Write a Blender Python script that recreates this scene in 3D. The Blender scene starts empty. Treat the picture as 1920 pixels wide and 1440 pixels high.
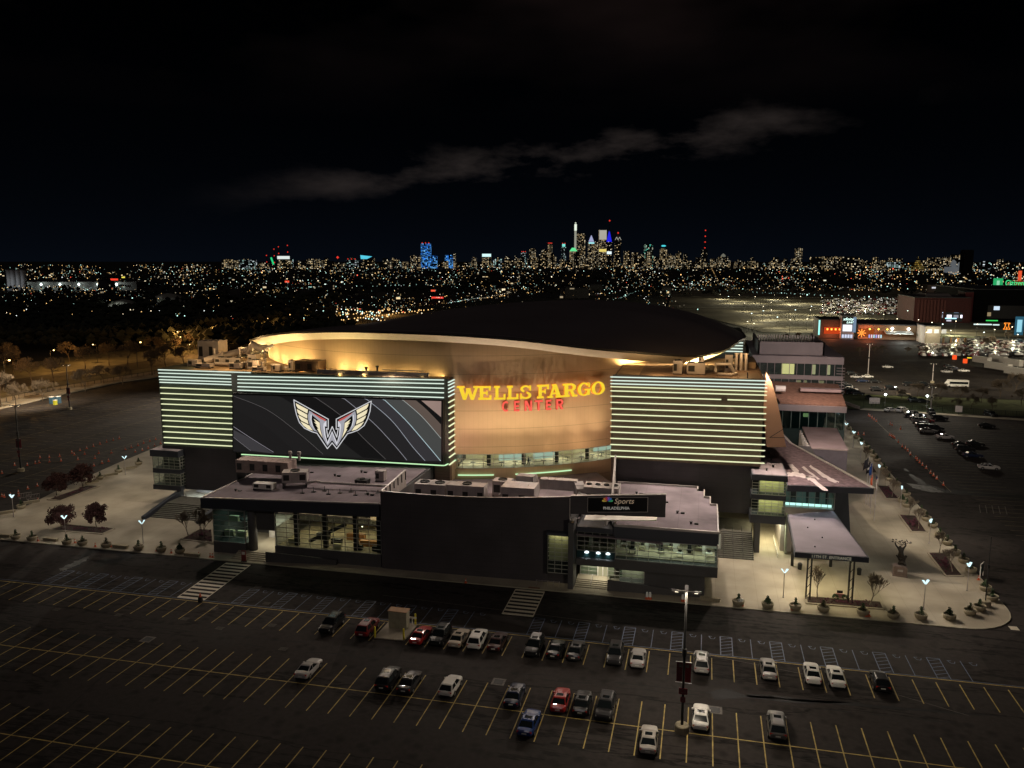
import bpy, bmesh, math, random
from mathutils import Vector, Matrix, noise
R = math.radians
SC = bpy.context.scene
COL = SC.collection
rnd = random.Random(7)

# ------------------------------------------------------------------ camera
F, HZ, H, YAW = 1530.0, 488.0, 50.0, R(13.3)
PITCH = math.atan((720 - HZ) / F)
FWD = Vector((-math.sin(YAW) * math.cos(PITCH), math.cos(YAW) * math.cos(PITCH), -math.sin(PITCH)))
RIGHT = Vector((math.cos(YAW), math.sin(YAW), 0))
UP = RIGHT.cross(FWD)
cam = bpy.data.cameras.new('camera')
cam.sensor_width = 36; cam.lens = F / 1920 * 36
cam.clip_start = 1; cam.clip_end = 60000
camo = bpy.data.objects.new('camera', cam); COL.objects.link(camo)
camo.location = (0, 0, H)
camo.rotation_euler = (R(90) - PITCH, 0, YAW)
SC.camera = camo
SC.view_settings.view_transform = 'Standard'
SC.view_settings.look = 'None'
SC.view_settings.gamma = 1
SC.view_settings.exposure = 0
SC.render.engine = 'CYCLES'
SC.cycles.use_denoising = True
SC.cycles.max_bounces = 6
SC.cycles.transparent_max_bounces = 12
SC.cycles.caustics_reflective = False
SC.cycles.caustics_refractive = False
SC.cycles.sample_clamp_indirect = 3
SC.cycles.use_light_tree = True

def ray(u, v): return FWD + RIGHT * ((u - 960) / F) - UP * ((v - 720) / F)
def G(u, v, z=0.0):                       # survey point of a photo position on a level plane
    r = ray(u, v); t = (z - H) / r.z; return Vector((r.x * t, r.y * t, z))
def AY(u, v, Y):                          # on a plane of constant Y
    r = ray(u, v); t = Y / r.y; return Vector((r.x * t, Y, H + r.z * t))
def AX(u, v, X):
    r = ray(u, v); t = X / r.x; return Vector((X, r.y * t, H + r.z * t))
def AD(u, v, D):                          # at distance D
    r = ray(u, v); return Vector((r.x * D, r.y * D, H + r.z * D))
def PR(p):
    d = Vector((p[0], p[1], p[2] - H)); w = d.dot(FWD); return 960 + F * d.dot(RIGHT) / w, 720 - F * d.dot(UP) / w

# ------------------------------------------------------------------ world: night sky
W = bpy.data.worlds.new('World'); SC.world = W; W.use_nodes = True
nt = W.node_tree; nt.nodes.clear()
def N(t, **k):
    n = nt.nodes.new(t)
    for a, b in k.items(): setattr(n, a, b)
    return n
def wm(op, a, b=None, c=None, clamp=False):
    n = N('ShaderNodeMath', operation=op, use_clamp=clamp)
    for i, x in enumerate((a, b, c)):
        if x is None: continue
        if isinstance(x, (int, float)): n.inputs[i].default_value = x
        else: nt.links.new(x, n.inputs[i])
    return n.outputs[0]
sky = N('ShaderNodeTexSky', sky_type='NISHITA'); sky.sun_disc = False
sky.sun_elevation = R(-9); sky.sun_rotation = R(200)
tc = N('ShaderNodeTexCoord'); mp = N('ShaderNodeMapping'); mp.inputs['Rotation'].default_value = (0, 0, -YAW)
nt.links.new(tc.outputs['Generated'], mp.inputs['Vector'])
sx = N('ShaderNodeSeparateXYZ'); nt.links.new(mp.outputs[0], sx.inputs[0])
az = wm('ARCTAN2', sx.outputs[0], sx.outputs[1]); el = wm('ARCSINE', sx.outputs[2])
cv = N('ShaderNodeCombineXYZ'); nt.links.new(wm('SUBTRACT', az, .085), cv.inputs[0]); nt.links.new(wm('MULTIPLY', el, 2.6), cv.inputs[1])
n1 = N('ShaderNodeTexNoise'); n1.inputs['Scale'].default_value = 7.5; n1.inputs['Detail'].default_value = 8; n1.inputs['Roughness'].default_value = .58
nt.links.new(cv.outputs[0], n1.inputs['Vector'])
# band of broken cloud low over the skyline, rising to the right
cen = wm('ADD', wm('MULTIPLY', az, 0.125), 0.113)
dist = wm('DIVIDE', wm('SUBTRACT', el, cen), 0.030)
band = wm('POWER', 2.718, wm('MULTIPLY', wm('MULTIPLY', dist, dist), -1.0))
side = wm('POWER', 2.718, wm('MULTIPLY', wm('POWER', wm('ABSOLUTE', wm('DIVIDE', wm('SUBTRACT', az, 0.055), 0.31)), 4.0), -1.0))
cl = wm('MULTIPLY', wm('MULTIPLY', wm('SUBTRACT', wm('ADD', n1.outputs[0], wm('MULTIPLY', band, .25)), .665, clamp=True), 5.5), wm('MULTIPLY', band, side), clamp=True)
n2 = N('ShaderNodeTexNoise'); n2.inputs['Scale'].default_value = 2.2; n2.inputs['Detail'].default_value = 4
nt.links.new(cv.outputs[0], n2.inputs['Vector'])
hi = wm('MULTIPLY', wm('MULTIPLY', wm('SUBTRACT', n2.outputs[0], .42, clamp=True), 5.0, clamp=True), wm('MULTIPLY', wm('SUBTRACT', el, .16, clamp=True), 5.0, clamp=True), clamp=True)
def rgb(c, s, base=None):
    m = N('ShaderNodeMixRGB', blend_type='ADD'); m.inputs[0].default_value = 1
    k = N('ShaderNodeMixRGB'); k.inputs[1].default_value = (0, 0, 0, 1); k.inputs[2].default_value = (*c, 1); nt.links.new(s, k.inputs[0])
    nt.links.new(k.outputs[0], m.inputs[2])
    if base is not None: nt.links.new(base, m.inputs[1])
    else: m.inputs[1].default_value = (0, 0, 0, 1)
    return m.outputs[0]
hor = wm('POWER', 2.718, wm('MULTIPLY', wm('ABSOLUTE', el), -11.0))
c = rgb((.34, .265, .235), cl); c = rgb((.17, .105, .095), hi, c); c = rgb((.030, .050, .090), hor, c)
mx = N('ShaderNodeMixRGB', blend_type='ADD'); mx.inputs[0].default_value = 1
nt.links.new(sky.outputs[0], mx.inputs[1]); nt.links.new(c, mx.inputs[2])
bg = N('ShaderNodeBackground'); bg.inputs['Strength'].default_value = 0.055
wo = N('ShaderNodeOutputWorld'); nt.links.new(mx.outputs[0], bg.inputs[0]); nt.links.new(bg.outputs[0], wo.inputs[0])

# faint sun added from behind the camera as fill for the dark facades
sl = bpy.data.lights.new('fill_sun', 'SUN'); sl.energy = 0.125; sl.angle = R(12); sl.color = (1, .88, .84)
so = bpy.data.objects.new('fill_sun', sl); COL.objects.link(so); so.rotation_euler = (R(50), R(-8), 0)

# ------------------------------------------------------------------ materials
MATS = {}
def mat(name, col, rough=.7, metal=0, var=.15, scale=1.5, bump=0, bscale=20, emit=None, es=0, spec=.4, coat=0, objco=True, rvar=0):
    if name in MATS: return MATS[name]
    m = bpy.data.materials.new(name); m.use_nodes = True; t = m.node_tree; b = t.nodes['Principled BSDF']
    b.inputs['Roughness'].default_value = rough; b.inputs['Metallic'].default_value = metal
    b.inputs['Specular IOR Level'].default_value = spec; b.inputs['Coat Weight'].default_value = coat
    co = t.nodes.new('ShaderNodeTexCoord' if objco else 'ShaderNodeNewGeometry').outputs['Object' if objco else 'Position']
    nz = t.nodes.new('ShaderNodeTexNoise'); nz.inputs['Scale'].default_value = scale; nz.inputs['Detail'].default_value = 6
    t.links.new(co, nz.inputs['Vector'])
    rp = t.nodes.new('ShaderNodeValToRGB'); t.links.new(nz.outputs[0], rp.inputs[0])
    rp.color_ramp.elements[0].position = .3; rp.color_ramp.elements[1].position = .7
    rp.color_ramp.elements[0].color = (*[x * (1 - var) for x in col], 1); rp.color_ramp.elements[1].color = (*[min(1, x * (1 + var)) for x in col], 1)
    t.links.new(rp.outputs[0], b.inputs['Base Color'])
    if rvar:
        mr = t.nodes.new('ShaderNodeMapRange'); mr.inputs[3].default_value = rough - rvar; mr.inputs[4].default_value = rough + rvar
        mr.inputs[1].default_value = .35; mr.inputs[2].default_value = .65
        t.links.new(nz.outputs[0], mr.inputs[0]); t.links.new(mr.outputs[0], b.inputs['Roughness'])
    if bump:
        n = t.nodes.new('ShaderNodeTexNoise'); n.inputs['Scale'].default_value = bscale; n.inputs['Detail'].default_value = 4; t.links.new(co, n.inputs['Vector'])
        bp = t.nodes.new('ShaderNodeBump'); bp.inputs['Strength'].default_value = bump; t.links.new(n.outputs[0], bp.inputs['Height']); t.links.new(bp.outputs[0], b.inputs['Normal'])
    if emit:
        b.inputs['Emission Color'].default_value = (*emit, 1); b.inputs['Emission Strength'].default_value = es
    MATS[name] = m; return m
def glow(name, col, s, mis=False):
    if name in MATS: return MATS[name]
    m = bpy.data.materials.new(name); m.use_nodes = True; t = m.node_tree; t.nodes.clear()
    e = t.nodes.new('ShaderNodeEmission'); e.inputs[0].default_value = (*col, 1); e.inputs[1].default_value = s
    nz = t.nodes.new('ShaderNodeTexNoise'); nz.inputs['Scale'].default_value = .8
    mr = t.nodes.new('ShaderNodeMapRange'); mr.inputs[3].default_value = s * .85; mr.inputs[4].default_value = s * 1.15
    t.links.new(nz.outputs[0], mr.inputs[0]); t.links.new(mr.outputs[0], e.inputs[1])
    o = t.nodes.new('ShaderNodeOutputMaterial'); t.links.new(e.outputs[0], o.inputs[0])
    m.cycles.emission_sampling = 'AUTO' if mis else 'NONE'
    MATS[name] = m; return m
def litwin(name, wall, cell, dens, cols, s, fill=(.72, .62)):
    """facade with a grid of windows, some of them lit"""
    if name in MATS: return MATS[name]
    m = bpy.data.materials.new(name); m.use_nodes = True; t = m.node_tree; b = t.nodes['Principled BSDF']
    L = t.links.new
    def nn(k, **kw):
        n = t.nodes.new(k)
        for a, v in kw.items(): setattr(n, a, v)
        return n
    def ma(op, a, b_=None):
        n = nn('ShaderNodeMath', operation=op)
        for i, x in enumerate((a, b_)):
            if x is None: continue
            if isinstance(x, (int, float)): n.inputs[i].default_value = x
            else: L(x, n.inputs[i])
        return n.outputs[0]
    g = nn('ShaderNodeNewGeometry'); dv = nn('ShaderNodeVectorMath', operation='DIVIDE'); L(g.outputs['Position'], dv.inputs[0]); dv.inputs[1].default_value = (cell[0], cell[0], cell[1])
    fl = nn('ShaderNodeVectorMath', operation='FLOOR'); L(dv.outputs[0], fl.inputs[0])
    fr = nn('ShaderNodeVectorMath', operation='FRACTION'); L(dv.outputs[0], fr.inputs[0])
    sp = nn('ShaderNodeSeparateXYZ'); L(fr.outputs[0], sp.inputs[0])
    wn = nn('ShaderNodeTexWhiteNoise', noise_dimensions='3D'); L(fl.outputs[0], wn.inputs['Vector'])
    on = ma('LESS_THAN', wn.outputs['Value'], dens)
    hx = ma('LESS_THAN', sp.outputs[0], fill[0]); hz = ma('LESS_THAN', sp.outputs[2], fill[1])
    sn = nn('ShaderNodeSeparateXYZ'); L(g.outputs['Normal'], sn.inputs[0]); side = ma('LESS_THAN', ma('ABSOLUTE', sn.outputs[2]), .5)
    k = ma('MULTIPLY', ma('MULTIPLY', on, ma('MULTIPLY', hx, hz)), side)
    rp = nn('ShaderNodeValToRGB'); L(wn.outputs['Color'], rp.inputs[0])
    rp.color_ramp.elements[0].color = (*cols[0], 1); rp.color_ramp.elements[1].color = (*cols[-1], 1)
    rp.color_ramp.elements[0].position = .35; rp.color_ramp.elements[1].position = .65
    L(rp.outputs[0], b.inputs['Emission Color'])
    wn2 = nn('ShaderNodeTexWhiteNoise', noise_dimensions='3D'); ad = nn('ShaderNodeVectorMath', operation='ADD'); L(fl.outputs[0], ad.inputs[0]); ad.inputs[1].default_value = (7.3, 3.1, 9.7); L(ad.outputs[0], wn2.inputs['Vector'])
    vv = ma('MULTIPLY', ma('ADD', ma('POWER', wn2.outputs['Value'], 2.0), .12), s)
    L(ma('MULTIPLY', k, vv), b.inputs['Emission Strength'])
    b.inputs['Base Color'].default_value = (*wall, 1); b.inputs['Roughness'].default_value = .6
    m.cycles.emission_sampling = 'NONE'
    MATS[name] = m; return m
def glassmat(name, tint, refl=.12):
    if name in MATS: return MATS[name]
    m = bpy.data.materials.new(name); m.use_nodes = True; t = m.node_tree; t.nodes.clear()
    a = t.nodes.new('ShaderNodeBsdfTransparent'); a.inputs[0].default_value = (*tint, 1)
    gl = t.nodes.new('ShaderNodeBsdfGlossy'); gl.inputs['Roughness'].default_value = .03; gl.inputs[0].default_value = (.8, .9, .9, 1)
    mx = t.nodes.new('ShaderNodeMixShader'); mx.inputs[0].default_value = refl
    o = t.nodes.new('ShaderNodeOutputMaterial')
    t.links.new(a.outputs[0], mx.inputs[1]); t.links.new(gl.outputs[0], mx.inputs[2]); t.links.new(mx.outputs[0], o.inputs[0])
    MATS[name] = m; return m

asphalt = mat('asphalt', (.033, .028, .026), .85, var=.22, scale=.06, bump=.15, bscale=3, rvar=.1, objco=False, spec=.12)
def asphalt_detail(m):
    t = m.node_tree; b = t.nodes['Principled BSDF']; L = t.links.new
    g = t.nodes.new('ShaderNodeNewGeometry')
    old = b.inputs['Base Color'].links[0].from_socket
    # long tar seams and wandering cracks
    mpn = t.nodes.new('ShaderNodeMapping'); mpn.inputs['Scale'].default_value = (.012, .09, 1); L(g.outputs['Position'], mpn.inputs[0])
    n = t.nodes.new('ShaderNodeTexNoise'); n.inputs['Scale'].default_value = 1.0; n.inputs['Detail'].default_value = 8; n.inputs['Roughness'].default_value = .65; L(mpn.outputs[0], n.inputs[0])
    a = t.nodes.new('ShaderNodeMath'); a.operation = 'SUBTRACT'; L(n.outputs[0], a.inputs[0]); a.inputs[1].default_value = .5
    a2 = t.nodes.new('ShaderNodeMath'); a2.operation = 'ABSOLUTE'; L(a.outputs[0], a2.inputs[0])
    a3 = t.nodes.new('ShaderNodeMapRange'); L(a2.outputs[0], a3.inputs[0]); a3.inputs[1].default_value = .002; a3.inputs[2].default_value = .012; a3.inputs[3].default_value = .35; a3.inputs[4].default_value = 1
    f = t.nodes.new('ShaderNodeTexNoise'); f.inputs['Scale'].default_value = 1.6; f.inputs['Detail'].default_value = 5; L(g.outputs['Position'], f.inputs[0])
    f2 = t.nodes.new('ShaderNodeMapRange'); L(f.outputs[0], f2.inputs[0]); f2.inputs[1].default_value = .3; f2.inputs[2].default_value = .7; f2.inputs[3].default_value = .85; f2.inputs[4].default_value = 1.15
    mu = t.nodes.new('ShaderNodeMath'); mu.operation = 'MULTIPLY'; L(a3.outputs[0], mu.inputs[0]); L(f2.outputs[0], mu.inputs[1])
    vo = t.nodes.new('ShaderNodeTexVoronoi'); vo.feature = 'F1'; vo.inputs['Scale'].default_value = .55; vo.inputs['Randomness'].default_value = 1; L(g.outputs['Position'], vo.inputs['Vector'])
    v2 = t.nodes.new('ShaderNodeMapRange'); L(vo.outputs['Distance'], v2.inputs[0]); v2.inputs[1].default_value = .12; v2.inputs[2].default_value = .42; v2.inputs[3].default_value = .62; v2.inputs[4].default_value = 1
    w = t.nodes.new('ShaderNodeTexVoronoi'); w.inputs['Scale'].default_value = .07; L(g.outputs['Position'], w.inputs['Vector'])
    ws = t.nodes.new('ShaderNodeSeparateXYZ'); L(w.outputs['Color'], ws.inputs[0]); w2 = t.nodes.new('ShaderNodeMapRange'); L(ws.outputs[0], w2.inputs[0]); w2.inputs[3].default_value = .80; w2.inputs[4].default_value = 1.14
    q1 = t.nodes.new('ShaderNodeMath'); q1.operation = 'MULTIPLY'; L(v2.outputs[0], q1.inputs[0]); L(w2.outputs[0], q1.inputs[1])
    q2 = t.nodes.new('ShaderNodeMath'); q2.operation = 'MULTIPLY'; L(q1.outputs[0], q2.inputs[0]); L(mu.outputs[0], q2.inputs[1])
    mm = t.nodes.new('ShaderNodeMixRGB'); mm.blend_type = 'MULTIPLY'; mm.inputs[0].default_value = 1; L(old, mm.inputs[1]); L(q2.outputs[0], mm.inputs[2])
    L(mm.outputs[0], b.inputs['Base Color'])
asphalt_detail(asphalt)
def joints(m, sx_, sy_, w, dark, rot=0, uv=False, axis3=None):
    """darken thin joint lines on a regular grid"""
    t = m.node_tree; b = t.nodes['Principled BSDF']; L = t.links.new
    src = t.nodes.new('ShaderNodeTexCoord').outputs['UV'] if uv else t.nodes.new('ShaderNodeNewGeometry').outputs['Position']
    sp = t.nodes.new('ShaderNodeSeparateXYZ'); L(src, sp.inputs[0]); old = b.inputs['Base Color'].links[0].from_socket
    outs = []
    for ax, s in ((0, sx_), (1 if axis3 is None else axis3, sy_)):
        if not s: continue
        d = t.nodes.new('ShaderNodeMath'); d.operation = 'DIVIDE'; L(sp.outputs[ax], d.inputs[0]); d.inputs[1].default_value = s
        p = t.nodes.new('ShaderNodeMath'); p.operation = 'FRACT'; L(d.outputs[0], p.inputs[0])
        q = t.nodes.new('ShaderNodeMath'); q.operation = 'GREATER_THAN'; L(p.outputs[0], q.inputs[0]); q.inputs[1].default_value = w / s
        r = t.nodes.new('ShaderNodeMapRange'); L(q.outputs[0], r.inputs[0]); r.inputs[3].default_value = dark; r.inputs[4].default_value = 1; outs.append(r.outputs[0])
    cur = outs[0]
    if len(outs) > 1:
        k = t.nodes.new('ShaderNodeMath'); k.operation = 'MULTIPLY'; L(outs[0], k.inputs[0]); L(outs[1], k.inputs[1]); cur = k.outputs[0]
    mm = t.nodes.new('ShaderNodeMixRGB'); mm.blend_type = 'MULTIPLY'; mm.inputs[0].default_value = 1; L(old, mm.inputs[1]); L(cur, mm.inputs[2]); L(mm.outputs[0], b.inputs['Base Color'])
    return m
concrete = joints(mat('plaza concrete', (.33, .29, .225), .8, var=.26, scale=.16, bump=.1, bscale=8, objco=False, spec=.2), 3.0, 6.0, .06, .80)
curb = mat('kerb stone', (.36, .33, .25), .8, var=.12, scale=.6, objco=False)
dirt = mat('dark ground', (.012, .013, .010), .95, var=.5, scale=.01, objco=False)
soil = mat('mulch', (.035, .02, .016), .95, var=.5, scale=3, bump=.6, bscale=12)
grass = mat('grass', (.05, .06, .02), .95, var=.4, scale=.5, bump=.5, bscale=5, objco=False)
yellow = mat('yellow road paint', (.40, .30, .085), .7, var=.45, scale=1.1, objco=False)
blue_p = mat('blue road paint', (.085, .12, .20), .6, var=.3, scale=2, objco=False)
white_p = mat('white road paint', (.58, .52, .42), .6, var=.15, scale=3, objco=False)
faint_p = mat('worn white paint', (.10, .09, .08), .7, var=.4, scale=3, objco=False)
tar = mat('black wet tar', (.010, .010, .011), .6, var=.3, scale=.5, objco=False, spec=.1)
dwall = joints(mat('charcoal metal panel', (.066, .060, .066), .55, var=.15, scale=.2, objco=False, spec=.3), 7.5, 0.9, .04, .72, axis3=2)
dwall2 = mat('dark grey wall', (.085, .083, .085), .6, var=.12, scale=.3, objco=False, spec=.3)
navy = mat('dark fascia', (.048, .052, .066), .5, var=.1, scale=.3, spec=.3)
roofm = joints(mat('pale roof membrane', (.19, .158, .176), .85, var=.30, scale=.22, objco=False, spec=.15), 3, 9, .07, .78)
roofd = mat('dome roof membrane', (.12, .103, .108), .8, var=.12, scale=.05, objco=False)
tan = joints(joints(mat('tan metal panel', (.62, .45, .285), .62, var=.12, scale=.10, spec=.2), 0.9, 0, .07, .92, uv=True), 0, 3.55, .09, .62, uv=True)
soffit = mat('white soffit', (.85, .80, .72), .5, var=.05)
brown = joints(mat('brown block wall', (.15, .10, .075), .7, var=.15, scale=.2, objco=False), 0, .55, .05, .6, axis3=2)
greenw = joints(mat('grey green block wall', (.085, .095, .08), .7, var=.15, scale=.2, objco=False), 0, .55, .05, .6, axis3=2)
metalg = mat('galvanised metal', (.42, .38, .37), .45, .3, var=.15, scale=.7)
metald = mat('dark metal', (.03, .03, .03), .5, .3, var=.2)
frame_m = mat('window frame metal', (.38, .38, .35), .5, .2, var=.1)
gravel = mat('purple gravel roof', (.105, .07, .085), .95, var=.45, scale=1.3, bump=.8, bscale=6, objco=False)
snow = mat('bare roof patch', (.42, .36, .38), .85, var=.2, scale=.8, objco=False)
brick = mat('brick gravel roof', (.26, .15, .11), .9, var=.25, scale=1.2, bump=.5, bscale=8, objco=False)
office = mat('office cladding', (.26, .23, .24), .6, var=.08, scale=.3)
led = glow('led tube', (.95, 1.0, .60), .95, mis=True)
led_g = glow('green white led tube', (.62, 1.0, .55), .95, mis=True)
led_c = glow('cool led tube', (.84, 1.0, .86), .95, mis=True)
glass = glassmat('window glass', (.62, .74, .70), .06)
glassd = glassmat('dark teal glass', (.22, .36, .36), .12)
cream = mat('cream interior wall', (.62, .55, .38), .8, var=.1, scale=.8)
floorm = mat('interior floor', (.45, .38, .27), .5, var=.2, scale=1)
bark = mat('bark', (.10, .075, .05), .9, var=.3, scale=4)
twig = mat('twigs', (.11, .082, .055), .9, var=.3, scale=4)
redleaf = mat('dark red leaves', (.052, .020, .018), .9, var=.5, scale=2)
leafg = mat('evergreen leaves', (.03, .055, .02), .8, var=.5, scale=6)
planterm = mat('exposed aggregate concrete', (.30, .26, .18), .85, var=.2, scale=4, bump=.3, bscale=30)
orange = mat('orange plastic', (.62, .11, .04), .6, var=.1)
whitem = mat('white plastic', (.75, .72, .68), .5, var=.05)
ypost = mat('yellow painted steel', (.70, .60, .04), .5, var=.1)
black = mat('black rubber', (.012, .012, .012), .6, var=.2)
cabinet = mat('beige painted steel', (.27, .25, .18), .6, var=.15)
bronze = mat('dark bronze', (.035, .030, .026), .35, .7, var=.3, scale=6)

# ------------------------------------------------------------------ mesh builder
class MB:
    def __init__(s): s.v = []; s.f = []; s.m = []; s.cur = 0
    def poly(s, pts):
        i = len(s.v); s.v += [tuple(p) for p in pts]; s.f.append(tuple(range(i, i + len(pts)))); s.m.append(s.cur); return s
    def hexa(s, b, t):                       # bottom 4, top 4 (both counter clockwise from above)
        i = len(s.v); s.v += [tuple(p) for p in b] + [tuple(p) for p in t]
        for q in ((3, 2, 1, 0), (4, 5, 6, 7), (0, 1, 5, 4), (1, 2, 6, 5), (2, 3, 7, 6), (3, 0, 4, 7)):
            s.f.append(tuple(i + k for k in q)); s.m.append(s.cur)
        return s
    def box(s, x0, x1, y0, y1, z0, z1):
        return s.hexa([(x0, y0, z0), (x1, y0, z0), (x1, y1, z0), (x0, y1, z0)], [(x0, y0, z1), (x1, y0, z1), (x1, y1, z1), (x0, y1, z1)])
    def obox(s, c, w, d, h, a=0, z=None):      # oriented box, c = base centre
        ca, sa = math.cos(a), math.sin(a)
        q = [(c[0] + ca * x - sa * y, c[1] + sa * x + ca * y) for x, y in ((-w / 2, -d / 2), (w / 2, -d / 2), (w / 2, d / 2), (-w / 2, d / 2))]
        return s.hexa([(*p, c[2]) for p in q], [(*p, c[2] + h) for p in q])
    def prism(s, pts, z0, z1):
        n = len(pts); i = len(s.v)
        s.v += [(p[0], p[1], z0) for p in pts] + [(p[0], p[1], z1) for p in pts]
        s.f.append(tuple(range(i + n - 1, i - 1, -1))); s.m.append(s.cur)
        s.f.append(tuple(range(i + n, i + 2 * n))); s.m.append(s.cur)
        for k in range(n):
            j = (k + 1) % n; s.f.append((i + k, i + j, i + n + j, i + n + k)); s.m.append(s.cur)
        return s
    def bar(s, p, q, w, h=None):              # rectangular bar between two points
        p, q = Vector(p), Vector(q); h = h or w; d = (q - p).normalized()
        a = d.cross(Vector((0, 0, 1)))
        if a.length < 1e-3: a = Vector((1, 0, 0))
        a.normalize(); b = a.cross(d).normalized(); a = a * w / 2; b = b * h / 2
        r = lambda o: [o - a - b, o + a - b, o + a + b, o - a + b]
        i = len(s.v); s.v += [tuple(x) for x in r(p) + r(q)]
        for f in ((0, 1, 2, 3), (7, 6, 5, 4), (0, 4, 5, 1), (1, 5, 6, 2), (2, 6, 7, 3), (3, 7, 4, 0)):
            s.f.append(tuple(i + k for k in f)); s.m.append(s.cur)
        return s
    def tube(s, pts, rs, n=8, cap=True):
        pts = [Vector(p) for p in pts]
        if not isinstance(rs, (list, tuple)): rs = [rs] * len(pts)
        i0 = len(s.v)
        for k, p in enumerate(pts):
            d = (pts[min(k + 1, len(pts) - 1)] - pts[max(k - 1, 0)]).normalized()
            a = d.cross(Vector((0, 0, 1)))
            if a.length < 1e-2: a = d.cross(Vector((0, 1, 0)))
            a.normalize(); b = a.cross(d)
            for j in range(n):
                t = 2 * math.pi * j / n; s.v.append(tuple(p + (a * math.cos(t) + b * math.sin(t)) * rs[k]))
        for k in range(len(pts) - 1):
            for j in range(n):
                a, b = i0 + k * n + j, i0 + k * n + (j + 1) % n
                s.f.append((a, a + n, b + n, b)); s.m.append(s.cur)
        if cap:
            s.f.append(tuple(range(i0, i0 + n))); s.m.append(s.cur)
            e = i0 + (len(pts) - 1) * n; s.f.append(tuple(range(e + n - 1, e - 1, -1))); s.m.append(s.cur)
        return s
    def lathe(s, prof, c=(0, 0, 0), n=12):      # profile of (r, z)
        i0 = len(s.v)
        for r, z in prof:
            for j in range(n):
                t = 2 * math.pi * j / n; s.v.append((c[0] + r * math.cos(t), c[1] + r * math.sin(t), c[2] + z))
        for k in range(len(prof) - 1):
            for j in range(n):
                a, b = i0 + k * n + j, i0 + k * n + (j + 1) % n
                s.f.append((a, b, b + n, a + n)); s.m.append(s.cur)
        s.f.append(tuple(range(i0 + n - 1, i0 - 1, -1))); s.m.append(s.cur)
        e = i0 + (len(prof) - 1) * n; s.f.append(tuple(range(e, e + n))); s.m.append(s.cur)
        return s
    def octa(s, c, r, rz=None):
        rz = rz or r; i = len(s.v); x, y, z = c
        s.v += [(x + r, y, z), (x, y + r, z), (x - r, y, z), (x, y - r, z), (x, y, z + rz), (x, y, z - rz)]
        for a, b in ((0, 1), (1, 2), (2, 3), (3, 0)):
            s.f += [(i + a, i + b, i + 4), (i + b, i + a, i + 5)]; s.m += [s.cur] * 2
        return s
    def build(s, name, mats, parent=None, smooth=False):
        me = bpy.data.meshes.new(name); me.from_pydata(s.v, [], s.f)
        for m in (mats if isinstance(mats, (list, tuple)) else [mats]): me.materials.append(m)
        if any(s.m): me.polygons.foreach_set('material_index', s.m)
        if smooth: me.polygons.foreach_set('use_smooth', [True] * len(s.f))
        me.update()
        o = bpy.data.objects.new(name, me); COL.objects.link(o)
        if parent is not None: attach(o, parent)
        return o
def worldmat(o):
    m = Matrix.LocRotScale(o.location, o.rotation_euler, o.scale)
    return (worldmat(o.parent) @ o.matrix_parent_inverse @ m) if o.parent else m
def attach(o, parent, local=False):
    o.parent = parent
    if not local: o.matrix_parent_inverse = worldmat(parent).inverted()
def tag(o, label=None, cat=None, group=None, kind=None):
    if label: o['label'] = label
    if cat: o['category'] = cat
    if group: o['group'] = group
    if kind: o['kind'] = kind
    return o
def thing(name, label, cat, loc=(0, 0, 0), rz=0, group=None):
    o = bpy.data.objects.new(name, None); o.empty_display_size = .3; COL.objects.link(o); o.location = loc; o.rotation_euler = (0, 0, rz)
    return tag(o, label, cat, group)
def kids(o): return [x for x in COL.objects if x.parent == o]
_tree = {}
def copy_tree(o, parent=None):
    c = o.copy(); COL.objects.link(c); c.parent = parent
    if o.name not in _tree: _tree[o.name] = kids(o)
    for ch in _tree[o.name]:
        copy_tree(ch, c)
    return c
def stamp(o, loc, rz, label, group=None, scale=None):
    c = copy_tree(o); c.location = loc; c.rotation_euler = (0, 0, rz); c['label'] = label
    if group: c['group'] = group
    if scale: c.scale = scale if isinstance(scale, (tuple, list)) else (scale,) * 3
    return c
ORD = 'first second third fourth fifth sixth seventh eighth ninth tenth eleventh twelfth thirteenth fourteenth fifteenth sixteenth seventeenth eighteenth nineteenth'.split()
TENS = {20: 'twenty', 30: 'thirty', 40: 'forty', 50: 'fifty', 60: 'sixty', 70: 'seventy', 80: 'eighty', 90: 'ninety'}
def nth(i):
    if i <= 19: return ORD[i - 1]
    t, r = i // 10 * 10, i % 10
    return TENS[t][:-1] + 'ieth' if r == 0 else TENS[t] + '-' + ORD[r - 1]
LIGHTS = []
def spot(loc, target, power, col, ang=120, blend=.8, rad=.3):
    l = bpy.data.lights.new('flood_or_fill_light', 'SPOT'); l.energy = power; l.color = col; l.spot_size = R(ang); l.spot_blend = blend; l.shadow_soft_size = rad
    o = bpy.data.objects.new('flood_or_fill_light', l); COL.objects.link(o); o.location = loc
    o.rotation_euler = (Vector(target) - Vector(loc)).to_track_quat('-Z', 'Y').to_euler(); return o
def point(loc, power, col, rad=.15):
    l = bpy.data.lights.new('lamp_or_fill_light', 'POINT'); l.energy = power; l.color = col; l.shadow_soft_size = rad
    o = bpy.data.objects.new('lamp_or_fill_light', l); COL.objects.link(o); o.location = loc; return o
def area(loc, target, power, col, sx_, sy_):
    l = bpy.data.lights.new('panel_or_fill_light', 'AREA'); l.shape = 'RECTANGLE'; l.size = sx_; l.size_y = sy_; l.energy = power; l.color = col
    o = bpy.data.objects.new('panel_or_fill_light', l); COL.objects.link(o); o.location = loc
    o.rotation_euler = (Vector(target) - Vector(loc)).to_track_quat('-Z', 'Y').to_euler(); return o

# ------------------------------------------------------------------ flood lighting of the site (spots added at the roof edge, standing in for strip light)
WARM = (1, .80, .58); SOFTW = (1, .84, .68); COOL = (.78, .95, 1.0)
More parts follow.
